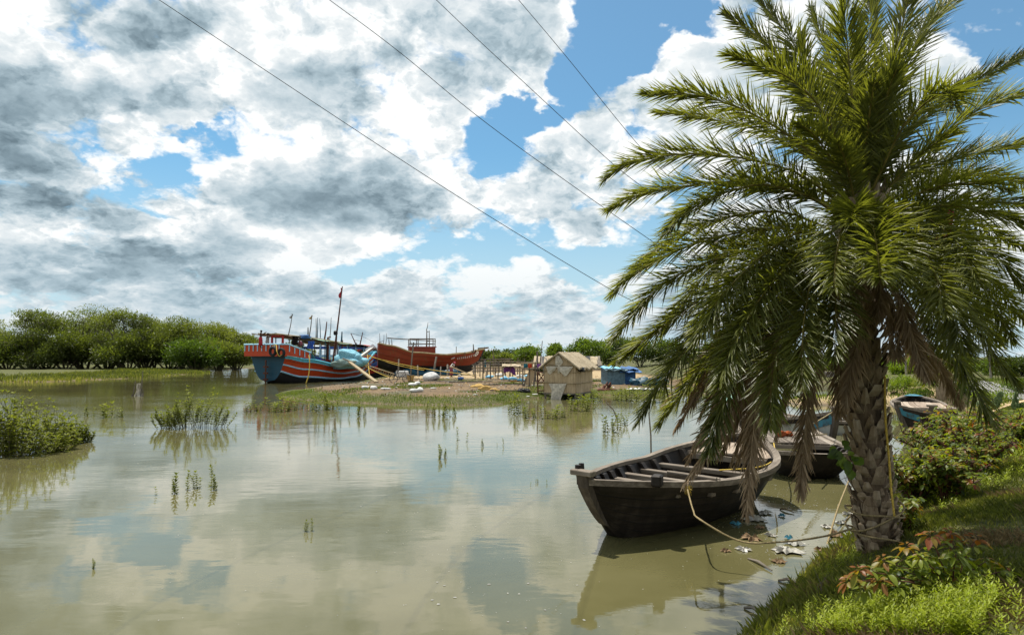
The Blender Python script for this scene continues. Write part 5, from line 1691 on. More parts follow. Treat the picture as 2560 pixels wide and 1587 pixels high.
# tyres hanging on the stern
for i, (px, py) in enumerate(((682, 878), (703, 882))):
    q = at(px, py, 62.6 - i * .4)
    b = bmesh.new()
    Rr, rr = .35, .13
    vs = [[b.verts.new(((Rr + rr * math.cos(v_)) * math.cos(u), rr * 1.1 * math.sin(v_), (Rr + rr * math.cos(v_)) * math.sin(u))) for v_ in np.linspace(0, 6.283, 8, endpoint=False)] for u in np.linspace(0, 6.283, 20, endpoint=False)]
    for a in range(20):
        for k_ in range(8):
            b.faces.new((vs[a][k_], vs[(a + 1) % 20][k_], vs[(a + 1) % 20][(k_ + 1) % 8], vs[a][(k_ + 1) % 8]))
    me = bpy.data.meshes.new('tyre')
    b.to_mesh(me); b.free()
    me.materials.append(MAT['rubber'])
    me.polygons.foreach_set('use_smooth', [True] * len(me.polygons))
    o = bpy.data.objects.new('tyre', me)
    COL.objects.link(o)
    o.location = q
    o.rotation_euler.z = TH - R(90)
    tag(o, ['left one of two tyres hanging on the orange stern', 'right one of two tyres hanging on the orange stern'][i], 'tyre', 'tyres on the orange stern')
rope('tyre_rope', 'yellow rope looped over the stern rail to the tyres', [at(681, 866, 63), at(690, 862, 62.9), at(692, 878, 62.2), at(699, 890, 62.1), at(712, 880, 62.2)], .035, 'rope_yellow')
rope('side_rope', 'yellow rope hanging down the orange boat side into the water', [at(772, 888, 65), at(774, 905, 64.6), at(772, 935, 64.2), at(765, 958, 64)], .045, 'rope_yellow')
# people on the orange boat
def on_deck(px, py, d, s=1.0):
    return at(px, py, d)
q = at(651, 872, 64.5)
person('shirtless person in a red lungi standing at the far left of the orange stern', (q.x, q.y, at(651, 826, 64.5).z - 1.66), R(5), stand(arms='up'), [('lungi', 'cloth_red', LUNGI[1], LUNGI[2])])
q = at(668, 872, 65.5)
person('person in grey shirt under the canopy edge at the orange stern', (q.x, q.y, at(668, 834, 65.5).z - 1.62), R(10), stand(arms='up'), [('shirt', 'cloth_grey', [(.01, 0, .95), (.02, 0, 1.12), (.02, 0, 1.30), (.02, 0, 1.42)], [.155, .15, .17, .09]), ('lungi', 'cloth_grey', LUNGI[1], LUNGI[2])])
J = stand(bend=.35)
J.update(knl=(.38, .12, .80), knr=(.38, -.12, .80), anl=(.36, .12, .42), anr=(.36, -.12, .42), tol=(.5, .12, .38), tor=(.5, -.12, .38))
q = at(752, 866, 66.5)
person('crouching person in dark red shirt under the orange boat canopy', (q.x, q.y, at(752, 849, 66.5).z - 1.5), R(185), J, [('shirt', 'cloth_plum', [(-.05, 0, .93), (0, 0, 1.08), (.10, 0, 1.27), (.13, 0, 1.36)], [.17, .17, .18, .09])])
# hanging clothes under the canopy
for i, (px, py, h, mt, lab) in enumerate(((738, 852, 22, 'hair', 'dark clothes hanging under the canopy beside the crouching person'), (777, 862, 19, 'bluepaint', 'blue sheet hanging under the canopy behind the crouching person'))):
    d = 67 + i
    k = mpp(d)
    q = at(px, py - h / 2, d)
    c = MB()
    for off, fl in ((0, False), (.03, True)):
        c.grid([[q + Vector(((j - 2) * .16 + (.04 * math.sin(a * 1.3)), off + .08 * math.sin(j * 1.9 + a), -a * h * k / 6)) for j in range(5)] for a in range(7)], flip=fl)
    one('hanging_cloth', lab, 'cloth', c, mt, q)

# ---- other boats crowding behind it
q = at(790, 930, 77)
TH2 = R(55)
b2, g2, w2, pt2 = trawler('fishing_boat', 'blue framed fishing boat moored behind the orange boat', (q.x - 1.5, q.y - 1, 0), TH2, 13, 4.2, [(0, 2.6), (3, 2.1), (8, 1.6), (13, 2.9)], [('bottom', .4), ('redpaint', .75), ('bluepaint', 1.0)], [('bottom', .4), ('redpaint', .75), ('bluepaint', 1.0)], trans='bluepaint')
for i in range(7):
    for s in (-1, 1):
        c = MB()
        c.box((1.5 + 1.3 * i, s * 1.5, 2.9 - .05 * i), (.12, .10, 2.4))
        c.build('cabin_post', MAT['skyblue'], b2)
for z, mt in ((2.6, 'skyblue'), (3.55, 'bluepaint')):
    for s in (-1, 1):
        c = MB()
        c.box((5.4, s * 1.5, z), (8.0, .08, .28))
        c.build('cabin_rail', MAT[mt], b2)
c = MB()
c.grid([[Vector((.6 + 1.1 * i, y, 4.2 - .07 * i + .05 * math.sin(i * 2))) for y in (-1.9, -.6, .6, 1.9)] for i in range(10)])
c.grid([[Vector((.6 + 1.1 * i, y, 4.1 - .07 * i + .05 * math.sin(i * 2))) for y in (-1.9, -.6, .6, 1.9)] for i in range(10)], flip=True)
croof = c.build('cabin_roof', MAT['straw'], b2)
c = MB()
c.grid([[Vector((5.5 + .9 * i, y, 4.32 - .07 * (i + 4) + .05 * math.sin(i * 2 + y))) for y in (-2.0, -.6, .6, 2.0)] for i in range(6)])
c.build('roof_tarpaulin', MAT['bluetarp'], croof)
for a, e, r_, mt in (((769, 845), (770, 818), .10, 'greywood'), ((790, 845), (790, 796), .06, 'greywood'), ((793, 845), (794, 794), .06, 'teal'), ((801, 845), (799, 796), .05, 'teal'), ((811, 850), (817, 804), .10, 'rust'), ((824, 852), (828, 793), .05, 'greywood'), ((852, 865), (855, 829), .12, 'teal'), ((853, 880), (857, 850), .08, 'rust')):
    mast_px(a, e, r_, b2, mt, 76)
q = at(905, 930, 86)
b3, g3, w3, pt3 = trawler('fishing_boat', 'red and teal fishing boat behind the orange bow with a raked gallows mast', (q.x - 1.2, q.y + 6, 0), R(-72), 9, 3.4, [(0, 2.9), (4, 2.4), (9, 3.6)], [], [('bottom', .42), ('redpaint', .62), ('bluepaint', .70), ('redpaint', .86), ('teal', 1.0)], trans='teal', rake_b=.8)
for a, e, r_, mt in (((894, 870), (877, 833), .09, 'rust'), ((898, 870), (907, 830), .09, 'rust'), ((891, 870), (892, 856), .07, 'rust')):
    mast_px(a, e, r_, b3, mt, 88)
for a, e, r_ in (((877, 833), (905, 840), .035), ((884, 850), (902, 852), .04), ((888, 862), (900, 864), .03), ((905, 840), (940, 858), .02)):
    mast_px(a, e, r_, b3, 'iron', 88, 'stay')
q = at(913, 872, 87)
c = MB()
c.blob(q, (1.0, .6, .55), 21, .35)
one('red_bundle', 'bright red cloth bundle on the boat behind the orange bow', 'cloth', c, 'redpaint', q, smooth=True)
q = at(945, 922, 88)
b4, g4, w4, pt4 = trawler('fishing_boat', 'bright orange hull half hidden behind the red wooden hull', (q.x - 4.2, q.y + 1, .3), R(-8), 9, 3.2, [(0, 3.0), (4, 2.7), (9, 3.0)], [], [('bottom', .22), ('orange', .92), ('straw', 1.0)], trans='orange', rake_b=.6)
for a, e in (((949, 867), (949, 833)), ((958, 865), (960, 837)), ((964, 865), (966, 833)), ((948, 855), (959, 852))):
    mast_px(a, e, .05, b4, 'greywood', 90)
q = at(951, 896, 84.6)
o = bpy.data.objects.new('tyre', bpy.data.meshes['tyre'])
COL.objects.link(o)
o.location = q
tag(o, 'single tyre hanging on the orange hull behind the red boat', 'tyre')

# ---- the red wooden hull propped up ashore
q = at(935, 925, 76.5)
RH = R(13)
ZG = .55
red, rg, rw, rpt = trawler('wooden_hull', 'large rust red wooden boat under repair standing ashore on props', (q.x + .4, q.y, ZG), RH, 11.5, 3.9, [(0, 3.45), (1.2, 3.2), (4.0, 2.45), (7.5, 2.2), (9.6, 2.4), (11.5, 2.85)], [], [('bottom', .36), ('redlead', 1.0)], trans='redlead', kz=.15, tr_z=.75, rake_b=.9, p_aft=.42)
MR = red.matrix_basis.copy()
MRi = MR.inverted()
xr = [11.5 * i / 26 for i in range(27)]
for s in (1, -1):
    side_strip(red, rpt, xr, .62, s, .06, 'redlead', 'rub_rail')
    side_strip(red, rpt, xr, 1.0, s, .09, 'bamboo', 'gunwale')
c = MB()
rows = [[rpt(x, s, 1.0) + Vector((0, -s * .14, 0)), rpt(x, s, .6) + Vector((0, -s * .18, 0))] for s in (1,) for x in xr[:-1]]
c.grid(rows, flip=True)
c.build('inner_planking', MAT['redlead'], red)
c = MB()
c.tube([rpt(11.5, 1, 1.0) + Vector((-.7, 0, .02)), rpt(11.5, 1, 1.0) + Vector((.55, 0, .18))], [.16, .10], 6)
c.build('bowsprit', MAT['greywood'], red)
c = MB()
c.bar(rpt(11.5, 1, .05) + Vector((.05, 0, 0)), rpt(11.5, 1, 1.0) + Vector((.05, 0, 0)), .18, .14)
c.build('stem', MAT['bottom'], red)
c = MB()
c.box((4.9, .1, 2.65), (2.9, 2.2, .75))
c.box((4.9, .1, 3.06), (3.1, 2.4, .10))
c.build('cabin', MAT['redlead'], red)
for x in (3.5, 4.4, 6.3):
    for y in (-.95, 1.1):
        c = MB()
        c.box((x, y, 3.55), (.09, .09, .95))
        c.build('cabin_post', MAT['greywood'], red)
for z in (3.42, 3.98):
    for y in (-.95, 1.1):
        c = MB()
        c.box((4.9, y, z), (2.9, .06, .08))
        c.build('cabin_rail', MAT['greywood'], red)
mast_px((968, 845), (1090, 853), .075, red, 'greywood', 77.5, 'ridge_pole')
for a, e, r_ in (((1065, 888), (1067, 826), .10), ((1072, 888), (1073, 826), .07), ((1066, 826), (1070, 806), .05), ((1066, 829), (1073, 829), .05), ((1066, 853), (1073, 853), .05), ((972, 870), (972, 848), .07), ((979, 872), (979, 848), .06), ((1183, 882), (1183, 860), .09), ((1188, 882), (1188, 874), .13), ((1180, 882), (1179, 876), .08), ((997, 880), (997, 868), .10), ((1005, 882), (1005, 870), .08), ((1162, 886), (1162, 879), .05)):
    mast_px(a, e, r_, red, 'rust' if a[0] in (1188, 997, 1005) else 'greywood', 77.3, 'post')
c = MB()
P = [MRi @ at(1027 + 20 * i / 8, 855 + 12 * math.sin(i * .8) ** 2 + i, 77) for i in range(9)]
c.tube(P, .035, 5)
c.build('coiled_wire', MAT['iron'], red)
# white emblem and lettering near the bow
def on_side(x, f, off=.06):
    p_ = rpt(x, -1, f)
    return p_ + Vector((0, -off, 0))
c = MB()
cc = on_side(10.8, .83)
tx = (on_side(10.95, .83) - on_side(10.65, .83)).normalized()
tv = (on_side(10.8, .93) - on_side(10.8, .73)).normalized()
ring = [cc + tx * (.30 * math.cos(a)) + tv * (.30 * math.sin(a)) for a in np.linspace(0, 6.283, 18, endpoint=False)]
c.add(ring + [p_ - Vector((0, .03, 0)) for p_ in ring], [tuple(range(17, -1, -1)), tuple(range(18, 36))] + [(i, (i + 1) % 18, 18 + (i + 1) % 18, 18 + i) for i in range(18)])
emb = c.build('emblem', MAT['letter'], red)
c = MB()
for a, b_ in ((-.13, .02), (.10, .05), (-.02, -.10)):
    c.box(cc + tx * a + tv * b_ + Vector((0, -.05, 0)), (.10, .02, .09))
c.build('emblem_marks', MAT['bottom'], emb)
r = random.Random(4)
c = MB()
nL = 9
for i in range(nL):
    x = 8.7 + 1.75 * i / (nL - 1)
    o_ = on_side(x, .80 - .006 * (nL - i))
    tx = (on_side(x + .1, .8) - on_side(x - .1, .8)).normalized()
    tv = Vector((0, 0, 1))
    c.bar(o_ + tv * .10 - tx * .09, o_ + tv * .10 + tx * .09, .03, .035)
    k = r.choice((0, 1, 2))
    c.bar(o_ + tv * .10 + tx * .04, o_ - tv * .11 + tx * .04, .03, .035)
    if k != 1:
        c.bar(o_ + tv * .02 - tx * .06, o_ - tv * .06 + tx * .04, .03, .03)
    if k != 0:
        c.bar(o_ - tv * .08 - tx * .07, o_ + tv * .02 - tx * .02, .03, .03)
o_ = on_side(8.2, .79)
tx = (on_side(8.35, .8) - on_side(8.05, .8)).normalized()
c.bar(o_ - tx * .22 - Vector((0, 0, .06)), o_ + tx * .22 + Vector((0, 0, .06)), .03, .09)
c.build('lettering', MAT['letter'], red)
# props
for i, (a, e, lab) in enumerate((((1026, 928), (1034, 856), 'tall leaning prop crossing the whole red hull'), ((1084, 928), (1091, 892), 'grey prop under the middle of the red hull'), ((996, 928), (997, 898), 'thin prop near the stern of the red hull'), ((1045, 932), (1044, 914), 'short prop left of the middle under the red hull'),
                              ((1101, 934), (1102, 917), 'short prop right of the middle under the red hull'), ((1119, 932), (1119, 912), 'thick pale prop under the forward part of the red hull'), ((1184, 936), (1184, 915), 'prop under the bow of the red hull'))):
    p_ = at(a[0], a[1], 73.2)
    e_ = at(e[0], e[1], 74.2)
    c = MB()
    c.tube([(p_.x, p_.y, tz(p_.x, p_.y) - .1), p_.lerp(e_, .5), e_], .11 if i in (1, 5) else .08, 6)
    one('prop', lab, 'prop', c, 'greywood')
c = MB()
for i in range(6):
    p_ = at(1005 + 25 * i, 925, 75.6)
    c.blob((p_.x, p_.y, tz(p_.x, p_.y) + .2), (.9, .4, .30 + .22 * (i % 2)), 60 + i, .45)
one('net_pile', 'dark teal nets piled under the red hull', 'net', c, 'teal', smooth=True)

# ---- things on the working ground
def gp(px, py):
    return hit(px, py)
def wpx(p_, n):
    return n * mpp(p_.y)
p_ = gp(1128, 943)
J = stand(bend=.62)
person('bent person in pink headcloth, white vest and plum lungi before the red hull', (p_.x, p_.y, p_.z), R(-12), J, [('vest', 'cloth_white', [(-.04, 0, .97), (.06, 0, 1.08), (.20, 0, 1.24), (.27, 0, 1.33)], [.155, .15, .165, .09]), ('lungi', 'cloth_plum', [(-.03, 0, 1.03), (-.02, 0, .9), (.01, 0, .6), (.01, 0, .22)], [.15, .17, .18, .20])], hair='cloth_pink')
c = MB()
c.tube([p_ + Vector((.55, -.1, 1.0)), p_ + Vector((.75, -.1, .05))], .03, 6)
one('stick', 'short stick held by the bent person', 'stick', c, 'bamboo')
p_ = gp(1213, 924)
person('person in teal clothes and white cap far behind the red bow', (p_.x, p_.y, p_.z), R(-80), stand(), [('shirt', 'cloth_teal', [(.01, 0, .90), (.02, 0, 1.12), (.02, 0, 1.30), (.02, 0, 1.42)], [.17, .16, .18, .09]), ('lungi', 'cloth_teal', LUNGI[1], LUNGI[2])], hair='cloth_white')
p_ = at(1004, 939, 70)
p_.z = tz(p_.x, p_.y)
c = MB()
c.box((p_.x, p_.y + .4, p_.z + .33), (1.30, .8, .66), rot=.15)
one('foam_block', 'rectangular white foam block under the red hull stern', 'foam block', c, 'foam').modifiers.new('b', 'BEVEL').width = .09
p_ = gp(1078, 951)
c = MB()
c.blob((p_.x, p_.y + .5, p_.z + .26), (.60, .5, .44), 31, .34, 22, 14, flat=-.30)
one('foam_float', 'big rounded white foam float in front of the red hull', 'foam block', c, 'foam', smooth=True)
# bicycle
p_ = gp(1000, 957)
bk = thing('bicycle', 'dark old bicycle standing on the mud left of the basket', 'bicycle', p_, R(12))
for x in (-.52, .52):
    c = MB()
    c.tube([(x + .33 * math.cos(a), 0, .33 + .33 * math.sin(a)) for a in np.linspace(0, 6.283, 21)], .025, 5, cap=False)
    w_ = c.build('wheel', MAT['rubber'], bk)
    c = MB()
    for a in np.linspace(0, 3.14, 6, endpoint=False):
        c.tube([(x + .32 * math.cos(a), 0, .33 + .32 * math.sin(a)), (x - .32 * math.cos(a), 0, .33 - .32 * math.sin(a))], .005, 3)
    c.build('spokes', MAT['iron'], w_)
c = MB()
for a, e in (((-.52, .33), (-.18, .85)), ((-.52, .33), (-.05, .33)), ((-.05, .33), (-.2, .88)), ((-.05, .33), (.36, .84)), ((-.18, .80), (.36, .84)), ((.52, .33), (.34, 1.02))):
    c.tube([(a[0], 0, a[1]), (e[0], 0, e[1])], .022, 5)
c.build('frame', MAT['iron'], bk)
c = MB(); c.blob((-.21, 0, .93), (.14, .09, .05), 2, .1); c.build('saddle', MAT['black'], bk)
c = MB(); c.tube([(.30, -.26, 1.05), (.34, 0, 1.03), (.30, .26, 1.05)], .018, 5); c.build('handlebar', MAT['iron'], bk)
def basket(px, py, w_, h_, lab):
    p_ = gp(px, py)
    c = MB()
    a = wpx(p_, w_) / 2
    hh = wpx(p_, h_)
    rr = [.68, .78, .90, 1.0, 1.05, .95, .88]
    zz = [0, .3, .6, .9, 1.0, 1.0, .8]
    c.grid([[Vector((p_.x + a * q * math.cos(t_) * (1 + .02 * (j % 2)), p_.y + a * q * math.sin(t_), p_.z + hh * z)) for j, t_ in enumerate(np.linspace(0, 6.283, 24, endpoint=False))] for q, z in zip(rr, zz)], closed=True)
    one('basket', lab, 'basket', c, 'straw')
    c = MB()
    c.blob((p_.x, p_.y, p_.z + hh * .85), (a * .8, a * .8, hh * .3), 5, .3)
    one('basket_load', 'dark load heaped in the ' + lab.split(' ', 1)[1], 'load', c, 'black')
basket(1026, 953, 19, 15, 'round brown basket standing beside the bicycle')
basket(1284, 957, 18, 7, 'low flat basket beside the blue bags')
def sack(px, py, w_, h_, lab, rot=0, seed=0, mat='sack', nm='sack', cat='sack', grp='white sacks on the mud'):
    p_ = gp(px, py)
    c = MB()
    c.blob((p_.x, p_.y, p_.z + wpx(p_, h_) * .42), (wpx(p_, w_) / 2, wpx(p_, h_) * .7, wpx(p_, h_) * .5), seed, .22, 14, 9, rot=rot, freq=1.2)
    one(nm, lab, cat, c, mat, grp=grp, smooth=True)
for a in ((1031, 965, 22, 9, 'plump white sack right of the bicycle', .1, 1), (1044, 963, 16, 10, 'smaller sack leaning on the plump white sack', -.4, 2), (1035, 980, 24, 9, 'long white sack nearer the grass strip', .1, 3), (1050, 980, 18, 13, 'slumped sack end overlapping the long one by the grass', .7, 4),
          (965, 974, 26, 6, 'flat white sack left of the bicycle near the water', 0, 5), (912, 972, 18, 8, 'white sack furthest left below the gangplank', .2, 6), (934, 974, 20, 11, 'upright folded white sack below the gangplank', -.6, 7), (1083, 972, 15, 4, 'small flat white scrap in the middle of the mud', 0, 8),
          (1188, 988, 12, 3, 'white scrap at the grass strip edge', 0, 9), (1338, 988, 15, 4, 'white scrap left of the hut stilts', 0, 10), (1320, 992, 10, 3, 'small pale scrap near the hut corner at the water', 0, 11), (1120, 948, 9, 5, 'yellowish sack behind the bent person', 0, 12), (1148, 940, 8, 4, 'little white sack right of the bent person', 0, 13)):
    sack(*a)
for i, (px, py, w_, h_, lab) in enumerate(((1225, 945, 26, 8, 'leftmost blue bag of the pile'), (1250, 941, 22, 9, 'white bag in the blue pile'), (1262, 950, 22, 9, 'blue bag in the front row left of the basket'), (1281, 951, 26, 10, 'largest blue bag in the front row'), (1302, 953, 20, 8, 'rightmost blue bag in the front row'), (1300, 944, 24, 8, 'pale bag in the back row of the pile'), (1322, 944, 24, 9, 'blue bag in the back row near the bamboo rack'))):
    sack(px, py, w_, h_, lab, 0, 30 + i, 'sack' if i in (1, 5) else 'bluebag', 'bag', 'bag', 'bags piled by the bamboo rack')
p_ = gp(1152, 951)
c = MB()
c.tube([p_ + Vector((-.25, 0, .15)), p_ + Vector((-.22, 0, .15)), p_ + Vector((.22, .05, .15)), p_ + Vector((.25, .05, .15))], [.10, .15, .15, .10], 12)
one('drum', 'small blue drum lying on the sand', 'drum', c, 'drum')
p_ = atz(862, 972, .12)
c = MB()
c.tube([p_ + Vector((-.95, .1, .08)), p_ + Vector((0, 0, .09)), p_ + Vector((.95, -.1, .08))], [.19, .2, .18], 10)
one('log', 'thick pale log lying at the water edge of the spit', 'log', c, 'bamboo')
p_ = gp(1305, 981)
c = MB(); c.blob((p_.x, p_.y, p_.z + .08), (.28, .2, .16), 3, .3); c.blob((p_.x + .3, p_.y, p_.z + .08), (.22, .2, .15), 4, .3)
one('black_bundle', 'shiny black plastic bundle left of the hut', 'bundle', c, 'black')
for i, (px, py, w_, h_, lab) in enumerate(((1212, 975, 34, 10, 'yellow straw heap in the middle of the mud'), (1236, 977, 26, 8, 'bright sawdust heap right of the straw heap'), (1195, 968, 40, 9, 'brown straw heap behind the yellow one'))):
    p_ = gp(px, py)
    c = MB()
    c.blob((p_.x, p_.y, p_.z), (wpx(p_, w_) / 2, wpx(p_, w_) / 3, wpx(p_, h_)), 40 + i, .25, 16, 10, flat=-.05)
    one('straw_heap', lab, 'heap', c, 'straw', smooth=True)
# planks and poles lying about
r = random.Random(9)
for i, (a, e, lab) in enumerate((((985, 938), (1120, 941), 'long bamboo pole lying behind the foam float'), ((1050, 954), (1190, 956), 'long plank lying in front of the rounded float'), ((1120, 957), (1340, 953), 'longest pole lying across the sand'), ((1090, 948), (1300, 958), 'dark pole lying on the sand right of the drum'), ((1180, 964), (1310, 962), 'pole lying behind the straw heaps'), ((1226, 977), (1300, 979), 'plank lying right of the sawdust heap'), ((960, 950), (1060, 948), 'pole lying behind the bicycle'))):
    A, E = gp(*a), gp(*e)
    c = MB()
    c.tube([A + Vector((0, 0, .05)), A.lerp(E, .5) + Vector((0, 0, .06)), E + Vector((0, 0, .05))], .045, 5)
    one('pole', lab, 'pole', c, 'bamboo' if i % 3 == 0 else 'greywood')
# gangplank, bamboo ladder, mooring lines
A, E = at(873, 904, 67), gp(941, 957)
c = MB(); c.bar(A, E + Vector((0, 0, .05)), .30, .12)
one('gangplank', 'pale gangplank from the orange boat side down to the mud', 'gangplank', c, 'bamboo')
A, E = at(857, 896, 67.5), at(880, 905, 66.5)
c = MB(); c.tube([A, E], .07, 6)
one('pole', 'dark pole resting on the orange gunwale at the gangplank head', 'pole', c, 'greywood')
lad = thing('ladder', 'long bamboo ladder sloping from the orange bow to the ground', 'ladder', at(904, 912, 73))
A, E = at(904, 912, 73), gp(986, 944)
side = Vector((0, 0, .16))
for s in (-1, 1):
    c = MB(); c.tube([A + side * s - A, E + side * s - A + Vector((0, 0, .2))], .05, 6)
    c.build('side_pole', MAT['bamboo'], lad)
for i in range(14):
    c = MB()
    q = A.lerp(E, (i + .5) / 14) - A
    c.tube([q - side * 1.1, q + side * 1.1 + Vector((0, 0, .1))], .035, 5)
    c.build('rung', MAT['bamboo'], lad)
for i, (a, e, da, de, sg, lab) in enumerate((((912, 888), (1186, 938), 76, 66, .25, 'long yellow mooring line from the orange bow past the bent person'), ((905, 880), (1060, 925), 77, 70, .3, 'yellow mooring line from the orange bow to the red hull'), ((900, 905), (985, 946), 75, 63, .2, 'mooring line below the bamboo ladder'), ((918, 880), (925, 950), 77, 66, .1, 'line dropping straight from the orange bow'), ((1125, 915), (1190, 942), 69, 65, 0, 'pale bamboo pole leaning behind the bent person'))):
    A, E = at(*a, da), at(*e, de)
    E.z = max(E.z, tz(E.x, E.y) + .03)
    c = MB()
    c.tube([A.lerp(E, q) - Vector((0, 0, sg * math.sin(q * math.pi))) for q in np.linspace(0, 1, 14)], .03 if i < 4 else .05, 5)
    one('mooring_line' if i < 4 else 'pole', lab, 'rope' if i < 4 else 'pole', c, 'rope_yellow' if i < 4 else 'bamboo')
# small stakes and dark crate
p_ = gp(961, 928)
c = MB(); c.box((p_.x, p_.y, p_.z + .55), (.5, .4, .7)); c.box((p_.x, p_.y, p_.z + .1), (.06, .06, .4))
one('crate', 'black crate on a stand below the tyre', 'crate', c, 'black')
for i, (px, py, h, lab) in enumerate(((1071, 951, 4, 'stump in front of the rounded foam float'), (1181, 982, 6, 'stump in the mud left of the sawdust heap'), (1215, 945, 16, 'stake left of the blue bags'), (1200, 928, 20, 'stake behind the blue bags'), (1140, 912, 46, 'tall stake behind the red bow'), (1232, 905, 32, 'tall thin pole on the skyline right of the red bow'))):
    p_ = gp(px, py) if py > 915 else at(px, py, 90)
    z = tz(p_.x, p_.y)
    c = MB(); c.tube([(p_.x, p_.y, z - .1), (p_.x + .03, p_.y, max(p_.z, z) + wpx(p_, h))], wpx(p_, 1.4 if h < 30 else .8), 6)
    one('stake', lab, 'stake', c, 'greywood')
# drying racks and fences behind
for i, (x0, x1, y0, yb, d, n) in enumerate(((1188, 1300, 912, 925, 62, 7), (1200, 1330, 905, 918, 70, 8), (1235, 1300, 898, 912, 80, 6), (1195, 1270, 899, 910, 85, 6))):
    rk = thing('drying_rack', ['low rail fence behind the blue bags', 'second rail fence further behind the blue bags', 'far drying rack left of the bushy tree', 'farthest drying rack behind the red bow'][i], 'rack', (0, 0, 0))
    A, E = at(x0, y0, d), at(x1, y0, d + 3)
    rk.location = (A.x, A.y, tz(A.x, A.y))
    for k in range(n):
        q = A.lerp(E, k / (n - 1))
        z = tz(q.x, q.y)
        c = MB(); c.tube([(q.x, q.y, z - .1), (q.x + rnd.uniform(-.05, .05), q.y, q.z + rnd.uniform(.0, .5))], .06, 5)
        c.build('post', MAT['greywood'], rk, tuple(rk.location))
    for k in range(3):
        zz = [0, -.28, -.6][k]
        c = MB(); c.tube([A + Vector((-.3, 0, zz)), A.lerp(E, .5) + Vector((0, 0, zz + .05)), E + Vector((.3, 0, zz))], .05, 5)
        c.build('rail', MAT['bamboo' if k == 1 else 'greywood'], rk, tuple(rk.location))
A = at(1255, 908, 58); E = at(1300, 907, 58)
c = MB()
z = tz(A.x, A.y)
c.grid([[Vector((A.x + 1.6 * i / 6, A.y + y, 1.72 + (.18 if y > .4 else 0) + .03 * math.sin(i * 2))) for y in (-.7, 0, .7)] for i in range(7)])
c.grid([[Vector((A.x + 1.6 * i / 6, A.y + y, 1.66 + (.18 if y > .4 else 0) + .03 * math.sin(i * 2))) for y in (-.7, 0, .7)] for i in range(7)], flip=True)
for x in (.1, 1.5):
    for y in (-.55, .55):
        c.tube([(A.x + x, A.y + y, z - .1), (A.x + x, A.y + y, 1.75)], .05, 5)
one('lean_to', 'low pale roofed lean-to left of the bushy tree', 'shelter', c, 'thatch_roof')
# bamboo platform with washing and the wooden rack by the hut
pf = gp(1318, 966)
plat = thing('bamboo_platform', 'rickety bamboo platform hung with washing left of the hut', 'platform', pf)
k = mpp(pf.y)
def L_(px, py):
    q = at(px, py, pf.y)
    return q - pf
for x0, x1, y0, y1 in ((1307, 1306, 966, 920), (1323, 1322, 968, 918), (1335, 1337, 966, 905), (1345, 1342, 968, 878), (1310, 1314, 962, 945)):
    for dy in (0, .9):
        c = MB(); c.tube([L_(x0, y0) + Vector((0, dy, -.1)), L_(x1, y1) + Vector((.05, dy, 0))], .045, 5); c.build('post', MAT['greywood'], plat)
for y_ in (922, 935, 908):
    c = MB(); c.tube([L_(1302, y_) + Vector((0, -.1, 0)), L_(1350, y_ - 2) + Vector((0, .2, 0))], .04, 5); c.build('rail', MAT['bamboo'], plat)
c = MB(); c.box(L_(1325, 922) + Vector((0, .4, 0)), (1.1, 1.1, .06)); c.build('platform_top', MAT['greywood'], plat)
c = MB(); c.bar(L_(1318, 962), L_(1332, 925), .5, .04, up=Vector((0, -1, 0))); c.build('leaning_board', MAT['thatch'], plat)
for i, (px, mt, lab) in enumerate(((1314, 'cloth_teal', 'teal garment drying on the bamboo platform rail'), (1325, 'orange', 'orange garment drying on the bamboo platform rail'), (1348, 'cloth_purple', 'purple garment drying next to the hut'))):
    q = at(px, 909, pf.y - .15)
    c = MB()
    for off, fl in ((0, False), (.02, True)):
        c.grid([[q + Vector(((j - 1.5) * .09, off + .04 * math.sin(j * 2 + a), -.07 * a)) for j in range(4)] for a in range(5)], flip=fl)
    one('drying_garment', lab, 'garment', c, mt)
rope('clothes_line', 'orange clothes line stretched to the bamboo platform', [at(1290, 906, pf.y + 1), at(1310, 909, pf.y), at(1350, 908, pf.y)], .02, 'rope')
q = at(1271, 922, 58)
c = MB(); z = tz(q.x, q.y)
c.tube([(q.x, q.y, z), (q.x + .25, q.y, 2.0)], .03, 5)
one('leaning_stick', 'pale stick with a purple cloth draped over it', 'stick', c, 'bamboo')
c = MB()
for off, fl in ((0, False), (.03, True)):
    c.grid([[Vector((q.x - .5 + .2 * j + .03 * a * (j > 3), q.y + off + .08 * math.sin(j * 2.2 + a), 1.72 - (.09 + .05 * (j > 3)) * a - .05 * abs(j - 3))) for j in range(6)] for a in range(6)], flip=fl)
one('purple_cloth', 'purple cloth draped on a stick behind the blue bags', 'cloth', c, 'cloth_purple')
q = gp(1353, 985)
st = thing('wooden_rack', 'tall narrow wooden rack standing against the hut', 'rack', q)
k = mpp(q.y)
for x in (-8, 8):
    for y in (0, .35):
        c = MB(); c.box((x * k, y, 27 * k), (.06, .06, 56 * k)); c.build('leg', MAT['rust'], st)
for z in (8, 28, 54):
    c = MB(); c.box((0, .18, z * k), (19 * k, .45, .05)); c.build('shelf', MAT['rust'], st)
c = MB(); c.bar((-8 * k, -.04, 30 * k), (8 * k, -.04, 52 * k), .03, .06); c.bar((8 * k, -.04, 30 * k), (-8 * k, -.04, 52 * k), .03, .06); c.build('brace', MAT['rust'], st)

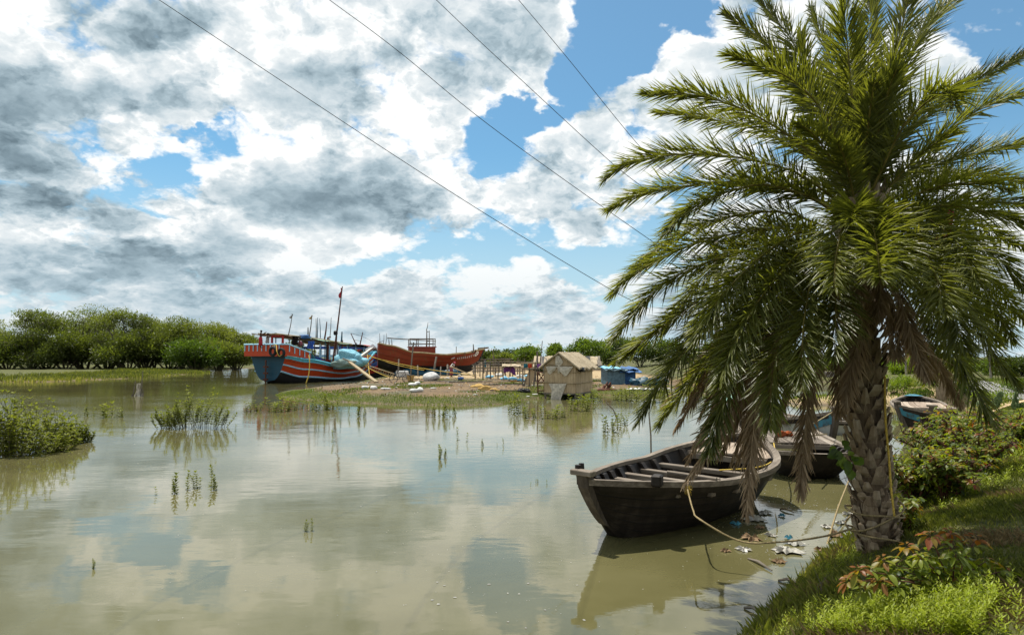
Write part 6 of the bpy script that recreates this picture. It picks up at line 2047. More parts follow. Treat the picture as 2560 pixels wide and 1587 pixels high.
# ---- the thatched hut on stilts
HD = 40.2
q = at(1440, 985, HD)
PH = R(-26)
hut = thing('thatched_hut', 'small reed hut on stilts with patched gable at the water', 'hut', (q.x, q.y, 0), PH)
HW, HDp = 2.02, 2.9     # local: x along the gable front (corner at 0, runs to -HW), y back
fz, ez, az_ = .36, 1.98, 2.72
def wall(name, A, E, za, zb, mat='thatch', gable=False, n=26, thick=.05, par=hut):
    A, E = Vector(A), Vector(E)
    T = (E - A).normalized()
    N = Vector((T.y, -T.x, 0))
    c = MB()
    rows_o, rows_i = [], []
    r = random.Random(len(name))
    for i in range(n + 1):
        u = i / n
        p_ = A.lerp(E, u)
        o_ = N * (.012 * (i % 2) + .02 * r.random())
        top = zb + ((az_ - ez) * (1 - abs(2 * u - 1)) if gable else 0)
        bot = za - .06 * r.random()
        rows_o.append([p_ + o_ + Vector((0, 0, z)) for z in (bot, bot * .5 + top * .5, top)])
        rows_i.append([p_ - N * thick + Vector((0, 0, z)) for z in (za, za * .5 + top * .5, top)])
    c.grid(rows_o, flip=False)
    c.grid(rows_i, flip=True)
    return c.build(name, MAT[mat], par)
wall('gable_wall', (-HW, 0, 0), (0, 0, 0), fz, ez, gable=True)
wall('side_wall', (0, 0, 0), (0, HDp, 0), fz, ez)
wall('back_wall', (0, HDp, 0), (-HW, HDp, 0), fz, ez, gable=True)
wall('side_wall', (-HW, HDp, 0), (-HW, 0, 0), fz, ez)
for s in (0, 1):
    c = MB()
    rows, rows2 = [], []
    r = random.Random(s)
    xe = (.30 if s else -HW - .30)
    xa = -HW / 2
    for i in range(30):
        y = -.22 + (HDp + .45) * i / 29
        wv = .035 * r.random() + .02 * (i % 2)
        ze = ez - .17 + .05 * math.sin(i * .7)
        rows.append([Vector((xa, y, az_ + .05 + wv)), Vector(((xa + xe) / 2, y, (az_ + ze) / 2 + .05 + wv)), Vector((xe + .05 * r.uniform(-1, 1), y, ze + wv))])
        rows2.append([p_ - Vector((0, 0, .09)) for p_ in rows[-1]])
    c.grid(rows, flip=bool(s))
    c.grid(rows2, flip=not s)
    c.grid([[a[2], b_[2]] for a, b_ in zip(rows, rows2)])
    c.add(rows[0] + rows2[0], [(0, 1, 4, 3), (1, 2, 5, 4)])
    c.build('roof', MAT['thatch_roof'], hut)
for x, y in ((-HW + .05, .05), (-HW / 2, .05), (-.05, .05), (-.05, HDp * .5), (-.05, HDp - .05), (-HW + .05, HDp - .05)):
    c = MB(); c.tube([(x, y, -.4), (x, y, fz + .1)], .07, 6); c.build('stilt', MAT['greywood'], hut)
c = MB(); c.box((-HW / 2, HDp / 2, fz - .03), (HW + .1, HDp + .1, .08)); c.build('floor', MAT['greywood'], hut)
for z in (.95, 1.62, 2.0):
    c = MB(); c.tube([(-HW - .05, -.05, z + .03), (-HW / 2, -.07, z), (.04, -.05, z - .02)], .022, 5); c.build('binding_pole', MAT['bamboo'], hut)
    if z < 1.9:
        c = MB(); c.tube([(.05, -.02, z - .02), (.07, HDp / 2, z + .02), (.05, HDp, z)], .022, 5); c.build('binding_pole', MAT['bamboo'], hut)
for nm, pts in (('sacking_patch', [(-1.90, 1.93), (-1.15, 1.95), (-1.30, 1.72), (-1.62, 1.45), (-1.72, 1.52)]), ('sacking_patch', [(-1.22, 1.95), (-.12, 1.93), (-.55, 1.40), (-.68, 1.35), (-.95, 1.62)]), ('sacking_patch', [(-1.28, 2.62), (-1.0, 2.58), (-.78, 2.2), (-.9, 2.02), (-1.25, 2.0)]), ('sacking_patch', [(-1.12, 2.1), (-.98, 2.1), (-.98, 1.55), (-1.14, 1.55)]), ('sacking_skirt', [(-1.7, .92), (-.55, .92), (-.78, .40), (-.95, -.02), (-1.55, .0), (-1.5, .5)])):
    c = MB()
    n = len(pts)
    f_ = [Vector((x, -.075 - .03 * math.sin(i * 1.9) - (.02 if nm == 'sacking_skirt' else 0), z)) for i, (x, z) in enumerate(pts)]
    cen = sum(f_, Vector()) / n + Vector((0, -.06, 0))
    bk_ = [v_ + Vector((0, .02, 0)) for v_ in f_]
    c.add(f_ + bk_ + [cen], [(i, (i + 1) % n, 2 * n) for i in range(n)] + [(n + i, n + (i + 1) % n, (i + 1) % n, i) for i in range(n)] + [tuple(range(2 * n - 1, n - 1, -1))])
    c.build(nm, MAT['mat' if nm == 'sacking_skirt' else 'cloth_white' if pts[0][1] < 2 and pts[0][0] > -1.2 else 'mat'], hut)
c = MB(); c.blob((.16, .55, ez - .22), (.16, .38, .15), 8, .35); c.build('black_sheet', MAT['black'], hut, smooth=True)
c = MB(); c.grid([[Vector((-HW - .06, -.05 + .12 * j, 1.95 - .15 * a + .02 * j)) for j in range(3)] for a in range(4)]); c.build('hanging_cloth', MAT['cloth_white'], hut)

# ---- shelters behind the hut
d = 52
q = at(1548, 948, d)
shed = thing('tarpaulin_shed', 'low shed covered in blue tarpaulins right of the hut', 'shed', (q.x, q.y, tz(q.x, q.y)), R(8))
shed.scale = (.9, .9, .86)
k = mpp(d)
bz = 0
c = MB(); c.box((-.55, 0, .66), (1.5, 2.0, 1.36)); c.build('wall', MAT['paletarp'], shed)
c = MB(); c.box((.75, .3, .55), (1.05, 1.6, 1.1)); c.build('side_wall', MAT['bluetarp'], shed)
for i, (x0, x1, z0, z1, mt, y_) in enumerate(((-1.5, .4, 1.45, 1.22, 'paletarp', -1.25), (-.3, 1.6, 1.38, 1.05, 'bluetarp', -1.3), (-1.45, .0, 1.52, 1.35, 'bluebag', -.6), (.2, 1.5, 1.50, 1.3, 'bluetarp', -.7))):
    c = MB()
    for off, fl in ((0, True), (-.05, False)):
        c.grid([[Vector((x0 + (x1 - x0) * i_ / 8, y_ + 2.2 * j / 3, z1 + (z0 - z1) * j / 3 + off + .05 * math.sin(i_ * 1.6 + j))) for j in range(4)] for i_ in range(9)], flip=not fl)
    c.build('tarpaulin', MAT[mt], shed)
q = at(1610, 950, 50)
c = MB()
for i in range(4):
    c.blob((q.x - .5 + .55 * i, q.y, tz(q.x, q.y) + .2), (.55, .5, .35), 80 + i, .35)
one('net_pile', 'teal nets heaped right of the blue shed', 'net', c, 'teal', smooth=True)
q = at(1590, 955, 46)
c = MB()
for i in range(3):
    c.blob((q.x + .9 * i, q.y, tz(q.x, q.y) + .03), (.7, .4, .10), 90 + i, .3)
one('white_sheet', 'white sheeting spread on the ground by the blue shed', 'sheet', c, 'sack', smooth=True)
q = at(1515, 952, 46)
c = MB()
for i in range(7):
    p1 = Vector((q.x - .3 + rnd.uniform(0, .8), q.y, tz(q.x, q.y)))
    c.bar(p1, p1 + Vector((rnd.uniform(-.4, .4), .1, rnd.uniform(.25, .6))), .12, .03)
c.blob((q.x, q.y, tz(q.x, q.y)), (.6, .3, .12), 3, .3)
one('wood_scraps', 'orange brown wood scraps stacked by the hut corner', 'wood pile', c, 'rust')
d = 58
A, E = at(1338, 892, d), at(1500, 893, d + 1)
rf = thing('long_shelter', 'long low shelter with black and straw thatch behind the hut', 'shelter', (A.x, A.y, tz(A.x, A.y)))
o_ = Vector(rf.location)
r = random.Random(3)
for k_, mt in enumerate(('black', 'thatch_roof', 'greywood')):
    c = MB()
    for i in range(40):
        u = (i + .33 * k_) / 40
        if (mt == 'black') != (int(u * 13) % 3 == 1) and mt != 'greywood' or (mt == 'greywood' and i % 3):
            continue
        p1 = A.lerp(E, u)
        c.bar((p1.x, p1.y + .5, 2.52 + r.uniform(-.05, .06)), (p1.x + r.uniform(-.25, .25), p1.y - 1.2, 1.78 + r.uniform(-.15, .1)), .20, .04)
    if c.v:
        c.build('thatch', MAT[mt], rf, tuple(o_))
c = MB(); c.grid([[Vector((p1.x, p1.y + .5, 2.48)), Vector((p1.x, p1.y - 1.15, 1.80))] for p1 in (A, E)]); c.build('roof_sheet', MAT['greywood'], rf, tuple(o_))
for u in (0, .25, .5, .75, 1):
    p1 = A.lerp(E, u)
    c = MB(); c.tube([(p1.x, p1.y - 1, tz(p1.x, p1.y) - .1), (p1.x, p1.y - 1, 1.85)], .06, 5); c.build('post', MAT['greywood'], rf, tuple(o_))
q = at(1348, 890, 57)
c = MB(); c.tube([(q.x, q.y, 1.0), at(1356, 852, 57)], [.05, .03], 5)
one('antenna_pole', 'thin leaning pole standing above the left end of the hut', 'pole', c, 'greywood')
# ---- right side: block by the pond, poles, road and path
q = at(2079, 953, 66 * K)
q = atz(2079, 952, .05)
c = MB(); c.box((q.x, q.y + .8, .50), (1.25, 1.2, .95), rot=.2); c.box((q.x - .7, q.y + .6, .1), (.6, .9, .22), rot=.1)
one('concrete_block', 'grey concrete sluice block across the pond left of the palm trunk', 'block', c, 'concrete')
def strip(name, pts, w_, mat, lift):
    P = spline(pts, 60)
    rows = []
    for i, p1 in enumerate(P):
        T = (P[min(i + 1, 59)] - P[max(i - 1, 0)]); N = Vector((-T.y, T.x, 0)).normalized()
        row = []
        for s in np.linspace(-1, 1, 7):
            q = p1 + N * (w_ * s / 2)
            row.append(Vector((q.x, q.y, tz(q.x, q.y) + lift)))
        rows.append(row)
    c = MB(); c.grid(rows, flip=True)
    tag(c.build(name, MAT[mat], smooth=True), kind='structure')
MAT['road'] = plain('worn road surface', (.20, .195, .19), .85, .2, 2)
MAT['dirt'] = plain('dirt path', (.42, .30, .17), .95, .25, 2)
def gz(px, py, z):
    p_ = atz(px, py, z); return Vector((p_.x, p_.y, 0))
strip('road', [gz(2760, 985, 1.2), gz(2600, 967, 1.2), gz(2470, 957, 1.2), gz(2380, 950, 1.2), gz(2260, 948, 1.2), gz(2180, 946, 1.2), gz(2050, 935, 1.2)], 1.7, 'road', .06)
strip('path', [gz(2650, 975, 1.2), gz(2530, 980, 1.2), gz(2450, 988, 1.15), gz(2380, 1000, 1.0), gz(2300, 1003, .4), gz(2215, 1002, .3), gz(2100, 1004, .28), gz(2020, 1004, .25)], 1.1, 'dirt', .05)
for i, (px, ty, d, lab) in enumerate(((2264, 872, 60, 'pale lamp pole right of the palm trunk'), (2475, 880, 52, 'pale pole beside the road near the right picture edge'))):
    q = at(px, 900, d * .9)
    lp = thing('utility_pole', lab, 'pole', (q.x, q.y, tz(q.x, q.y)))
    h = at(px, ty, d * .9).z - lp.location.z
    c = MB(); c.tube([(0, 0, -.1), (0, 0, h)], [.09, .06], 7); c.build('shaft', MAT['concrete'], lp)
    c = MB(); c.tube([(-.35, 0, h - .3), (.35, 0, h - .3)], .035, 5); c.build('cross_arm', MAT['concrete'], lp)

# ------------------------------------------------------------------ plants on the near bank
MAT['leaf_croton'] = foliage('broad green to bronze leaves', (.035, .065, .010), (.20, .24, .024), (1.6, 1.6, .4), .48, .42, .3, 2.0, (.24, .06, .03))
MAT['leaf_weed'] = foliage('bright weed leaves', (.13, .165, .012), (.31, .35, .026), (1.3, 1.4, .4), .42, .5, .25, 3.0, (.34, .42, .05))
MAT['stem_red'] = plain('dark red stems', (.09, .035, .025), .5, .3)
def oval_leaves(P, D, N, L, Wd, tint, droop=.35):
    P, D, N = np.asarray(P), nrm(np.asarray(D)), np.asarray(N)
    B = nrm(np.cross(D, N)); N = np.cross(B, D)
    n = len(P); L = np.asarray(L)[:, None]; Wd = np.asarray(Wd)[:, None]
    rows = []
    def c(t): return P + D * L * t - np.array([0, 0, 1.0]) * L * droop * t * t
    for t_, k in ((.28, .82), (.55, 1.0), (.80, .66)):
        up = N * Wd * .16 * k
        rows += [c(t_) + B * Wd / 2 * k + up, c(t_), c(t_) - B * Wd / 2 * k + up]
    V = np.stack([P] + rows + [c(1.0)], 1).reshape(-1, 3)
    pat = [(0, 1, 2), (0, 2, 3), (1, 4, 5), (1, 5, 2), (2, 5, 6), (2, 6, 3), (4, 7, 8), (4, 8, 5), (5, 8, 9), (5, 9, 6), (7, 10, 8), (8, 10, 9)]
    base = (np.arange(n) * 11)[:, None]
    F = np.concatenate([base + np.array(q)[None] for q in pat])
    return V, F, np.repeat(tint, 11)
def whorl(arr, c, n, L, r, up, tint, wide=.55, out_=1.0, droop=.25):
    ps, ds, ns, ll = [], [], [], []
    up = Vector(up).normalized()
    _, B, N = frame(up)
    for i in range(n):
        a = i * 2.4 + r.uniform(-.3, .3)
        e = r.uniform(-.1, .75)
        d = (B * math.cos(a) + N * math.sin(a)) * out_ + up * (e - droop)
        ps.append(tuple(Vector(c) + d * L * .25)); ds.append(tuple(d)); ns.append(tuple(up + d * .3 + Vector((r.uniform(-.4, .4), r.uniform(-.4, .4), 0)))); ll.append(L * r.uniform(.65, 1.15))
    ll = np.array(ll)
    arr.append(oval_leaves(ps, ds, ns, ll, ll * wide, np.clip(np.array([tint + r.gauss(0, .16) for _ in range(n)]), 0, 1), r.uniform(.15, .5)))
def croton(name, lab, loc, h, w_, nst, L, seed, grp=None, nleaf=9, red=.25):
    r = random.Random(seed)
    root = thing(name, lab, 'bush', loc, 0, grp)
    b, arr = MB(), []
    for i in range(nst):
        a = i * 2.4 + r.uniform(-.3, .3)
        q = math.sqrt((i + .5) / nst) * w_ / 2
        tip = Vector((q * math.cos(a), q * math.sin(a), h * r.uniform(.55, 1.0) * (1 - .35 * (2 * q / w_) ** 2)))
        mid = tip * .5 + Vector((0, 0, .08 * h))
        P = spline([(0, 0, -.1), mid, tip], 7)
        b.tube(P, [.018 * h + .004 * (1 - j / 6) for j in range(7)], 5)
        for j in range(2, 7):
            top = j == 6
            isred = top and r.random() < .65
            whorl(arr, P[j], nleaf if top else nleaf - 2, L * (1 if top else r.uniform(.7, 1.0)), r, (P[j] - P[j - 1]).normalized() + Vector((0, 0, .5)), (.80 if isred else r.uniform(.25, .6)) if top else r.uniform(.05, .5))
            for s in range(2):
                e = P[j] + Vector((r.uniform(-1, 1), r.uniform(-1, 1), r.uniform(.2, 1))) * (.16 * h)
                b.tube([P[j], e], [.008 * h, .005 * h], 4)
                whorl(arr, e, nleaf - 2, L * r.uniform(.7, 1), r, (0, 0, 1), (.78 if r.random() < red * .6 else r.uniform(.1, .6)))
    b.build('stems', MAT['stem_red'], root)
    V, F, T = join_arrays(arr)
    npmesh('foliage', V, F, MAT['leaf_croton'], T, parent=root)
    return root
BUSH = [(2285, 1268, 1112, 150, .085, 'leafy bush with bronze tips right beside the palm trunk'), (2370, 1250, 1108, 170, .085, 'green and bronze bush second from the palm trunk'), (2345, 1165, 1022, 170, .09, 'bronze topped bush in front of the grey boat'),
        (2440, 1190, 1045, 180, .085, 'dense dark green bush in the middle of the bank'), (2445, 1110, 1005, 190, .095, 'yellow green bush with red leaf tips below the cactus'), (2535, 1130, 1010, 170, .09, 'yellow green bush with red tips at the right picture edge'), (2270, 1330, 1235, 90, .075, 'low dark leafed shoot at the foot of the palm trunk')]
for i, (px, by, ty, wp, L, lab) in enumerate(BUSH):
    p = hit(px, by)
    k = mpp(p.y)
    croton('bank_bush', lab, (p.x, p.y, p.z - .03), (by - ty) * k, wp * k * 1.15, 16 if i < 6 else 5, L, 300 + i, 'bushes on the near bank', red=.35 if i != 3 else .05)
# big leaved shrub in the foreground
p = hit(2380, 1500)
k = mpp(p.y)
root = thing('foreground_shrub', 'young shrub with big green, yellow and wine red leaves in the lower right', 'shrub', p)
r = random.Random(77)
b, arr = MB(), []
TIPS = [(2145, 1425, .8, -.1), (2205, 1400, .85, 0), (2265, 1368, .9, .1), (2325, 1336, .95, 0), (2375, 1330, .9, .15), (2440, 1345, .95, .05), (2300, 1392, .55, -.1), (2390, 1385, .5, -.15), (2465, 1402, .7, .1), (2515, 1425, .6, 0), (2200, 1450, .98, -.15), (2245, 1425, .45, 0),
        (2350, 1425, .4, .1), (2420, 1440, .45, -.1), (2490, 1470, .5, .1), (2320, 1462, .35, -.1), (2160, 1470, .6, -.05), (2545, 1460, .55, .1), (2280, 1445, .4, .15), (2440, 1480, .45, .1), (2120, 1450, .9, -.05)]
for tx, ty, tint, dd in TIPS:
    t_ = at(tx, ty, p.y + dd) - p
    mid = t_ * .45 + Vector((0, 0, .05))
    P = spline([(0, 0, -.03), mid, t_], 7)
    b.tube(P, [.008, .007, .006, .0055, .005, .004, .003], 5)
    whorl(arr, t_, 9, .085, r, t_.normalized() * .5 + Vector((0, 0, 1)), tint, wide=.52, droop=.5)
    whorl(arr, t_ + Vector((0, 0, .02)), 5, .045, r, (0, 0, 1), min(1, tint + .2), wide=.5, droop=.1)
    for j in (3, 4, 5):
        e = P[j] + Vector((r.uniform(-.07, .07), r.uniform(-.07, .07), r.uniform(-.01, .05)))
        b.tube([P[j], e], [.003, .002], 4)
        whorl(arr, e, 5, .085, r, (0, 0, 1), .3 + .25 * r.random(), wide=.5, droop=.5)
b.build('stems', MAT['stem_red'], root)
V, F, T = join_arrays(arr)
npmesh('foliage', V, F, MAT['leaf_croton'], T, parent=root)
# fresh weeds
def weed_patch(name, lab, poly, n, h, L, seed, nl=14):
    r = random.Random(seed)
    xs, ys = [q[0] for q in poly], [q[1] for q in poly]
    arr, V0 = [], []
    P_, D_, N_, L_, T_ = [], [], [], [], []
    cnt = 0
    base = []
    while cnt < n:
        x, y = r.uniform(min(xs), max(xs)), r.uniform(min(ys), max(ys))
        if sdist(poly, np.array([float(x)]), np.array([float(y)]))[0] < 0:
            continue
        base.append(hit(x, y)); cnt += 1
    for q in base:
        hh = h * r.uniform(.5, 1.15)
        lean = Vector((r.uniform(-.35, .35), r.uniform(-.35, .35), 1)) * hh
        tt = r.uniform(.1, .8)
        for j in range(nl):
            u = (j + 1) / nl
            c = q + lean * u
            a = j * 2.4 + r.uniform(-.4, .4)
            P_.append(tuple(c)); D_.append((math.cos(a), math.sin(a), r.uniform(.2, 1.0))); N_.append((-math.cos(a) * .5, -math.sin(a) * .5, 1)); L_.append(L * r.uniform(.6, 1.15) * (1 - .4 * u)); T_.append(min(1, max(0, tt + r.gauss(0, .15))))
    L_ = np.array(L_)
    V, F, T = leaf_arrays(P_, D_, N_, L_, L_ * .24, np.array(T_), fold=.15, wide=.4)
    tag(npmesh(name, V, F, MAT['leaf_weed'], T), lab, kind='stuff')
weed_patch('weeds', 'bright yellow green weeds in the lower right foreground', [(2000, 1600), (2080, 1560), (2165, 1530), (2230, 1480), (2330, 1455), (2440, 1470), (2490, 1520), (2440, 1600)], 760, .19, .062, 1, 18)
weed_patch('weeds', 'scattered bright weeds thinning out into the bank grass', [(1930, 1600), (2010, 1520), (2110, 1490), (2190, 1440), (2330, 1410), (2480, 1430), (2560, 1470), (2560, 1600)], 230, .15, .06, 9, 12)
weed_patch('weeds', 'light green weeds low on the bank below the bushes', [(2300, 1255), (2420, 1215), (2560, 1150), (2570, 1185), (2430, 1250), (2330, 1290)], 260, .12, .06, 2, 10)
weed_patch('weeds', 'sunlit weeds at the upper right bank edge', [(2470, 1130), (2570, 1030), (2575, 1150), (2490, 1160)], 240, .25, .08, 3, 12)
weed_patch('weeds', 'small green weeds at the water edge below the palm', [(2030, 1440), (2090, 1400), (2140, 1372), (2160, 1395), (2090, 1440), (2050, 1470)], 90, .10, .05, 4, 9)
# dry brown tufts and twigs on the bank
MAT['dry_grass'] = foliage('dry grass', (.14, .10, .045), (.28, .21, .10), (1.1, 1.0, .8), .3)
NP = np.random.default_rng(91)
X, Y, d = scatter(240000, 0, 9, 2.5, 12, POLY_BANK, .1, 3.2, lambda X, Y, d: (wav(X, Y, 2.6, 95) > .18) & (NP.random(len(X)) < .5))
tag(blades('dry_grass', X, Y, .075, .0042, 'dry_grass', 1.3), 'dry brown grass tufts scattered over the near bank')
p = hit(1990 + 40, 1290)
b = MB()
q = at(2045, 1465, 7.0)
for i, (px, py, lab) in enumerate(((2052, 1500, 'bare twig standing in the bank grass'), (2170, 1505, 'thin dry stalk in front of the palm'))):
    q = hit(px, py); b = MB()
    for j in range(3):
        b.tube([q, q + Vector((rnd.uniform(-.05, .05), 0, .12)), q + Vector((rnd.uniform(-.12, .12), rnd.uniform(-.1, .1), .26))], [.003, .0025, .001], 4)
    one('twig', lab, 'twig', b, 'greywood')
# leafy creeper on the trunk
c0 = at(2098, 1118, 7.22)
arr = []
r = random.Random(4)
for i in range(5):
    whorl(arr, c0 + Vector((.03 * i, -.02, -.05 * i)), 3, .12, r, (-.4, -1, .3), .3, wide=.85)
V, F, T = join_arrays(arr)
tag(npmesh('creeper', V, F, MAT['leaf_bush'], T, origin=tuple(c0)), 'few round green creeper leaves on the left side of the palm trunk', 'creeper')
# prickly pear clump by the path
MAT['cactus'] = plain('cactus pads', (.085, .12, .04), .6, .35, 9)
for i, (px, by, n_, lab) in enumerate(((2470, 1030, 15, 'prickly pear clump left of the cactus at the picture edge'), (2525, 1030, 22, 'tall prickly pear clump at the right picture edge'), (2440, 1035, 9, 'low prickly pear clump nearest the grey boat'))):
    p = hit(px, by)
    k = mpp(p.y)
    root = thing('prickly_pear', lab, 'cactus', p, 0, 'prickly pears by the path')
    r = random.Random(i + 20)
    tips = [Vector((r.uniform(-.5, .5), r.uniform(-.3, .3), .1)) for _ in range(4)]
    for j in range(n_):
        c0 = tips[j % len(tips)]
        d = Vector((r.uniform(-.6, .6), r.uniform(-.4, .4), 1)).normalized()
        c1 = c0 + d * .17
        b = MB()
        Rm = d.to_track_quat('Z', 'X').to_matrix() @ Matrix.Rotation(r.uniform(0, 3.1), 3, 'Z')
        b.blob((0, 0, 0), (.085, .025, .12), j, .06, 10, 7)
        b.v = [tuple(Rm @ Vector(v) + (c0 + c1) / 2) for v in b.v]
        b.build('pad', MAT['cactus'], root, smooth=True)
        tips.append(c1) if j % 2 else tips.__setitem__(j % len(tips), c1)
# smaller palm further along the bank
p = hit(2352, 1000)
root = thing('young_palm', 'smaller dark palm standing beyond the grey boat under the big fronds', 'palm tree', p)
b = MB()
b.tube([(0, 0, -.2), (0, 0, .9), (-.05, 0, 1.7), (-.05, 0, 2.3)], [.24, .22, .22, .15], 10, wob=.12)
b.build('trunk', MAT['boots'], root)
arr = []
r = random.Random(12)
for i in range(20):
    a, e, Lf = i * 2.4, R(r.uniform(-35, 60)), r.uniform(1.3, 1.9)
    o = np.array([-.05, 0, 2.2]); hx = np.array([math.cos(a), math.sin(a), 0]); n = 40
    tt = np.linspace(.08, 1, n)
    P = o + hx * (Lf * tt * math.cos(e))[:, None] + np.array([0, 0, 1.0]) * (Lf * (tt * math.sin(e) - .6 * tt ** 2))[:, None]
    side = np.array([-math.sin(a), math.cos(a), 0])
    for s in (-1, 1):
        arr.append(leaf_arrays(P, np.repeat((side * s * .8 + hx * .7)[None], n, 0) + NP.normal(size=(n, 3)) * .15, np.repeat(np.array([[0, 0, 1.0]]), n, 0), .42 * np.sin(tt * 2.5 + .5) + .05, .035, .2 + .5 * r.random()))
V, F, T = join_arrays(arr)
npmesh('crown', V, F, MAT['frond'], T, parent=root)
for i, (px, by, ty, wp, mt, lab) in enumerate(((2235, 985, 935, 60, 'leaf_yellow', 'yellow shrub on the grassy slope right of the trunk'), (2265, 975, 940, 50, 'leaf_yellow', 'second yellow shrub on the grassy slope'), (2300, 1000, 970, 60, 'leaf_bush', 'low green shrub on the slope above the grey boat'), (2410, 985, 955, 60, 'leaf_bush', 'bright shrub left of the dirt path'), (2480, 1012, 978, 90, 'leaf_yellow', 'yellow green shrub between the path and the cactus'), (2545, 985, 950, 60, 'leaf_bush', 'green shrub beside the cactus at the right edge'))):
    p = hit(px, by); k = mpp(p.y)
    make_bush('slope_shrub', lab, 'shrub', tuple(p), (by - ty) * k, wp * k, 900, (.10, .055), mt, 'shrubs on the slope', seed=60 + i)

# ------------------------------------------------------------------ wires overhead
MAT['cable'] = plain('dark cable', (.012, .012, .013), .6, .1)
for i, (a, mids, e, lab) in enumerate((((397, 0), ((1000, 398), (1264, 566)), (1524, 722), 'lowest power line crossing the sky from upper left to the palm'), ((823, 0), ((1000, 132), (1264, 344)), (1630, 603), 'second power line from the left across the clouds'), ((1090, 0), ((1264, 164),), (1529, 407), 'third power line ending behind the upper palm fronds'), ((1296, 0), ((1423, 151),), (1598, 365), 'shortest and rightmost power line at the top of the sky'))):
    pts2 = [a] + list(mids) + [e]
    def dep(x):
        return 10.5 + (x - a[0]) / (e[0] - a[0]) * 15
    # carry the line on beyond both ends
    s0 = ((pts2[1][0] - pts2[0][0]), (pts2[1][1] - pts2[0][1]))
    s1 = ((pts2[-1][0] - pts2[-2][0]), (pts2[-1][1] - pts2[-2][1]))
    start = (a[0] - s0[0] * 220 / s0[1], -220)
    end = (e[0] + s1[0] * .75 * 130 / abs(s1[0]), e[1] + s1[1] * .75 * 110 / abs(s1[0]))
    P = [at(x, y, max(6, dep(x))) for x, y in [start] + pts2 + [end]]
    P = spline(P, 60)
    c = MB()
    c.tube([q - P[0] for q in P], [.00062 * max(q.y, 6) ** .9 for q in P], 6)
    tag(c.build('power_line', MAT['cable'], loc=tuple(P[0]), origin=(0, 0, 0)), lab, 'wire', 'power lines overhead')
q = at(1790, 640, 27.5)
lp = thing('utility_pole', 'grey line pole standing behind the palm crown', 'pole', (q.x, q.y, 0))
c = MB(); c.tube([(0, 0, -1), (0, 0, q.z + 1)], [.14, .10], 8); c.build('shaft', MAT['concrete'], lp)
c = MB(); c.box((0, 0, q.z + .6), (1.6, .08, .1)); c.build('cross_arm', MAT['iron'], lp)

# ------------------------------------------------------------------ things in and on the water
q = atz(343, 990, 0)
np_ = thing('net_post', 'broken stakes with a rag of pale net standing in the river at left', 'stakes', q)
k = mpp(q.y)
for x0, x1, h in ((-12, -5, 38), (8, 12, 62), (-18, -8, 8), (14, 13, 18)):
    c = MB(); c.tube([(x0 * k, 0, -.3), ((x0 + x1) / 2 * k, .03, h * k * .5), (x1 * k, 0, h * k)], [.04, .035, .025], 5); c.build('stake', MAT['greywood'], np_)
c = MB()
for off, fl in ((0, False), (.03, True)):
    c.grid([[Vector(((-8 + 20 * (j / 4) * (.35 + .65 * (1 - a / 6)) + 8 * a / 6) * k, off + .10 * math.sin(j * 2.0 + a * .8), (32 * a / 6) * k)) for j in range(5)] for a in range(7)], flip=fl)
c.build('net_rag', MAT['mat'], np_)
def flat_scrap(px, py, wpx_, lab, mat, seed, nm='plastic_scrap', cat='litter', th=.012, asp=.5, grp='litter floating by the palm'):
    p = atz(px, py, 0)
    r = random.Random(seed)
    a = wpx_ * mpp(p.y) / 2 * 1.05
    n = 22
    b = MB()
    ang0 = r.uniform(-.5, .5)
    ring = []
    for i in range(n):
        t_ = i / n * 6.283
        q = a * r.choice((r.uniform(.45, .7), r.uniform(.7, 1.1)))
        x, y = q * math.cos(t_), q * math.sin(t_) * asp * 2
        ring.append(Vector((x * math.cos(ang0) - y * math.sin(ang0), x * math.sin(ang0) + y * math.cos(ang0), .004 + r.uniform(0, th))))
    mid = [v * .5 + Vector((0, 0, r.uniform(-.2, 2.6) * th)) for v in ring]
    cen = Vector((0, 0, th * 1.2))
    b.add(ring + mid + [cen], [(i, (i + 1) % n, n + (i + 1) % n, n + i) for i in range(n)] + [(n + i, n + (i + 1) % n, 2 * n) for i in range(n)])
    ob = b.build(nm, MAT[mat], loc=(p.x, p.y, 0), origin=(0, 0, 0))
    tag(ob, lab, cat, grp)
    return ob
MAT['film'] = plain('crumpled white plastic', (.40, .38, .33), .4, .45, 14, spec=.5)
MAT['film_blue'] = plain('crumpled blue plastic', (.05, .24, .33), .4, .4, 14, spec=.5)
MAT['leaf_litter'] = plain('wet brown litter', (.20, .13, .07), .8, .5, 20)
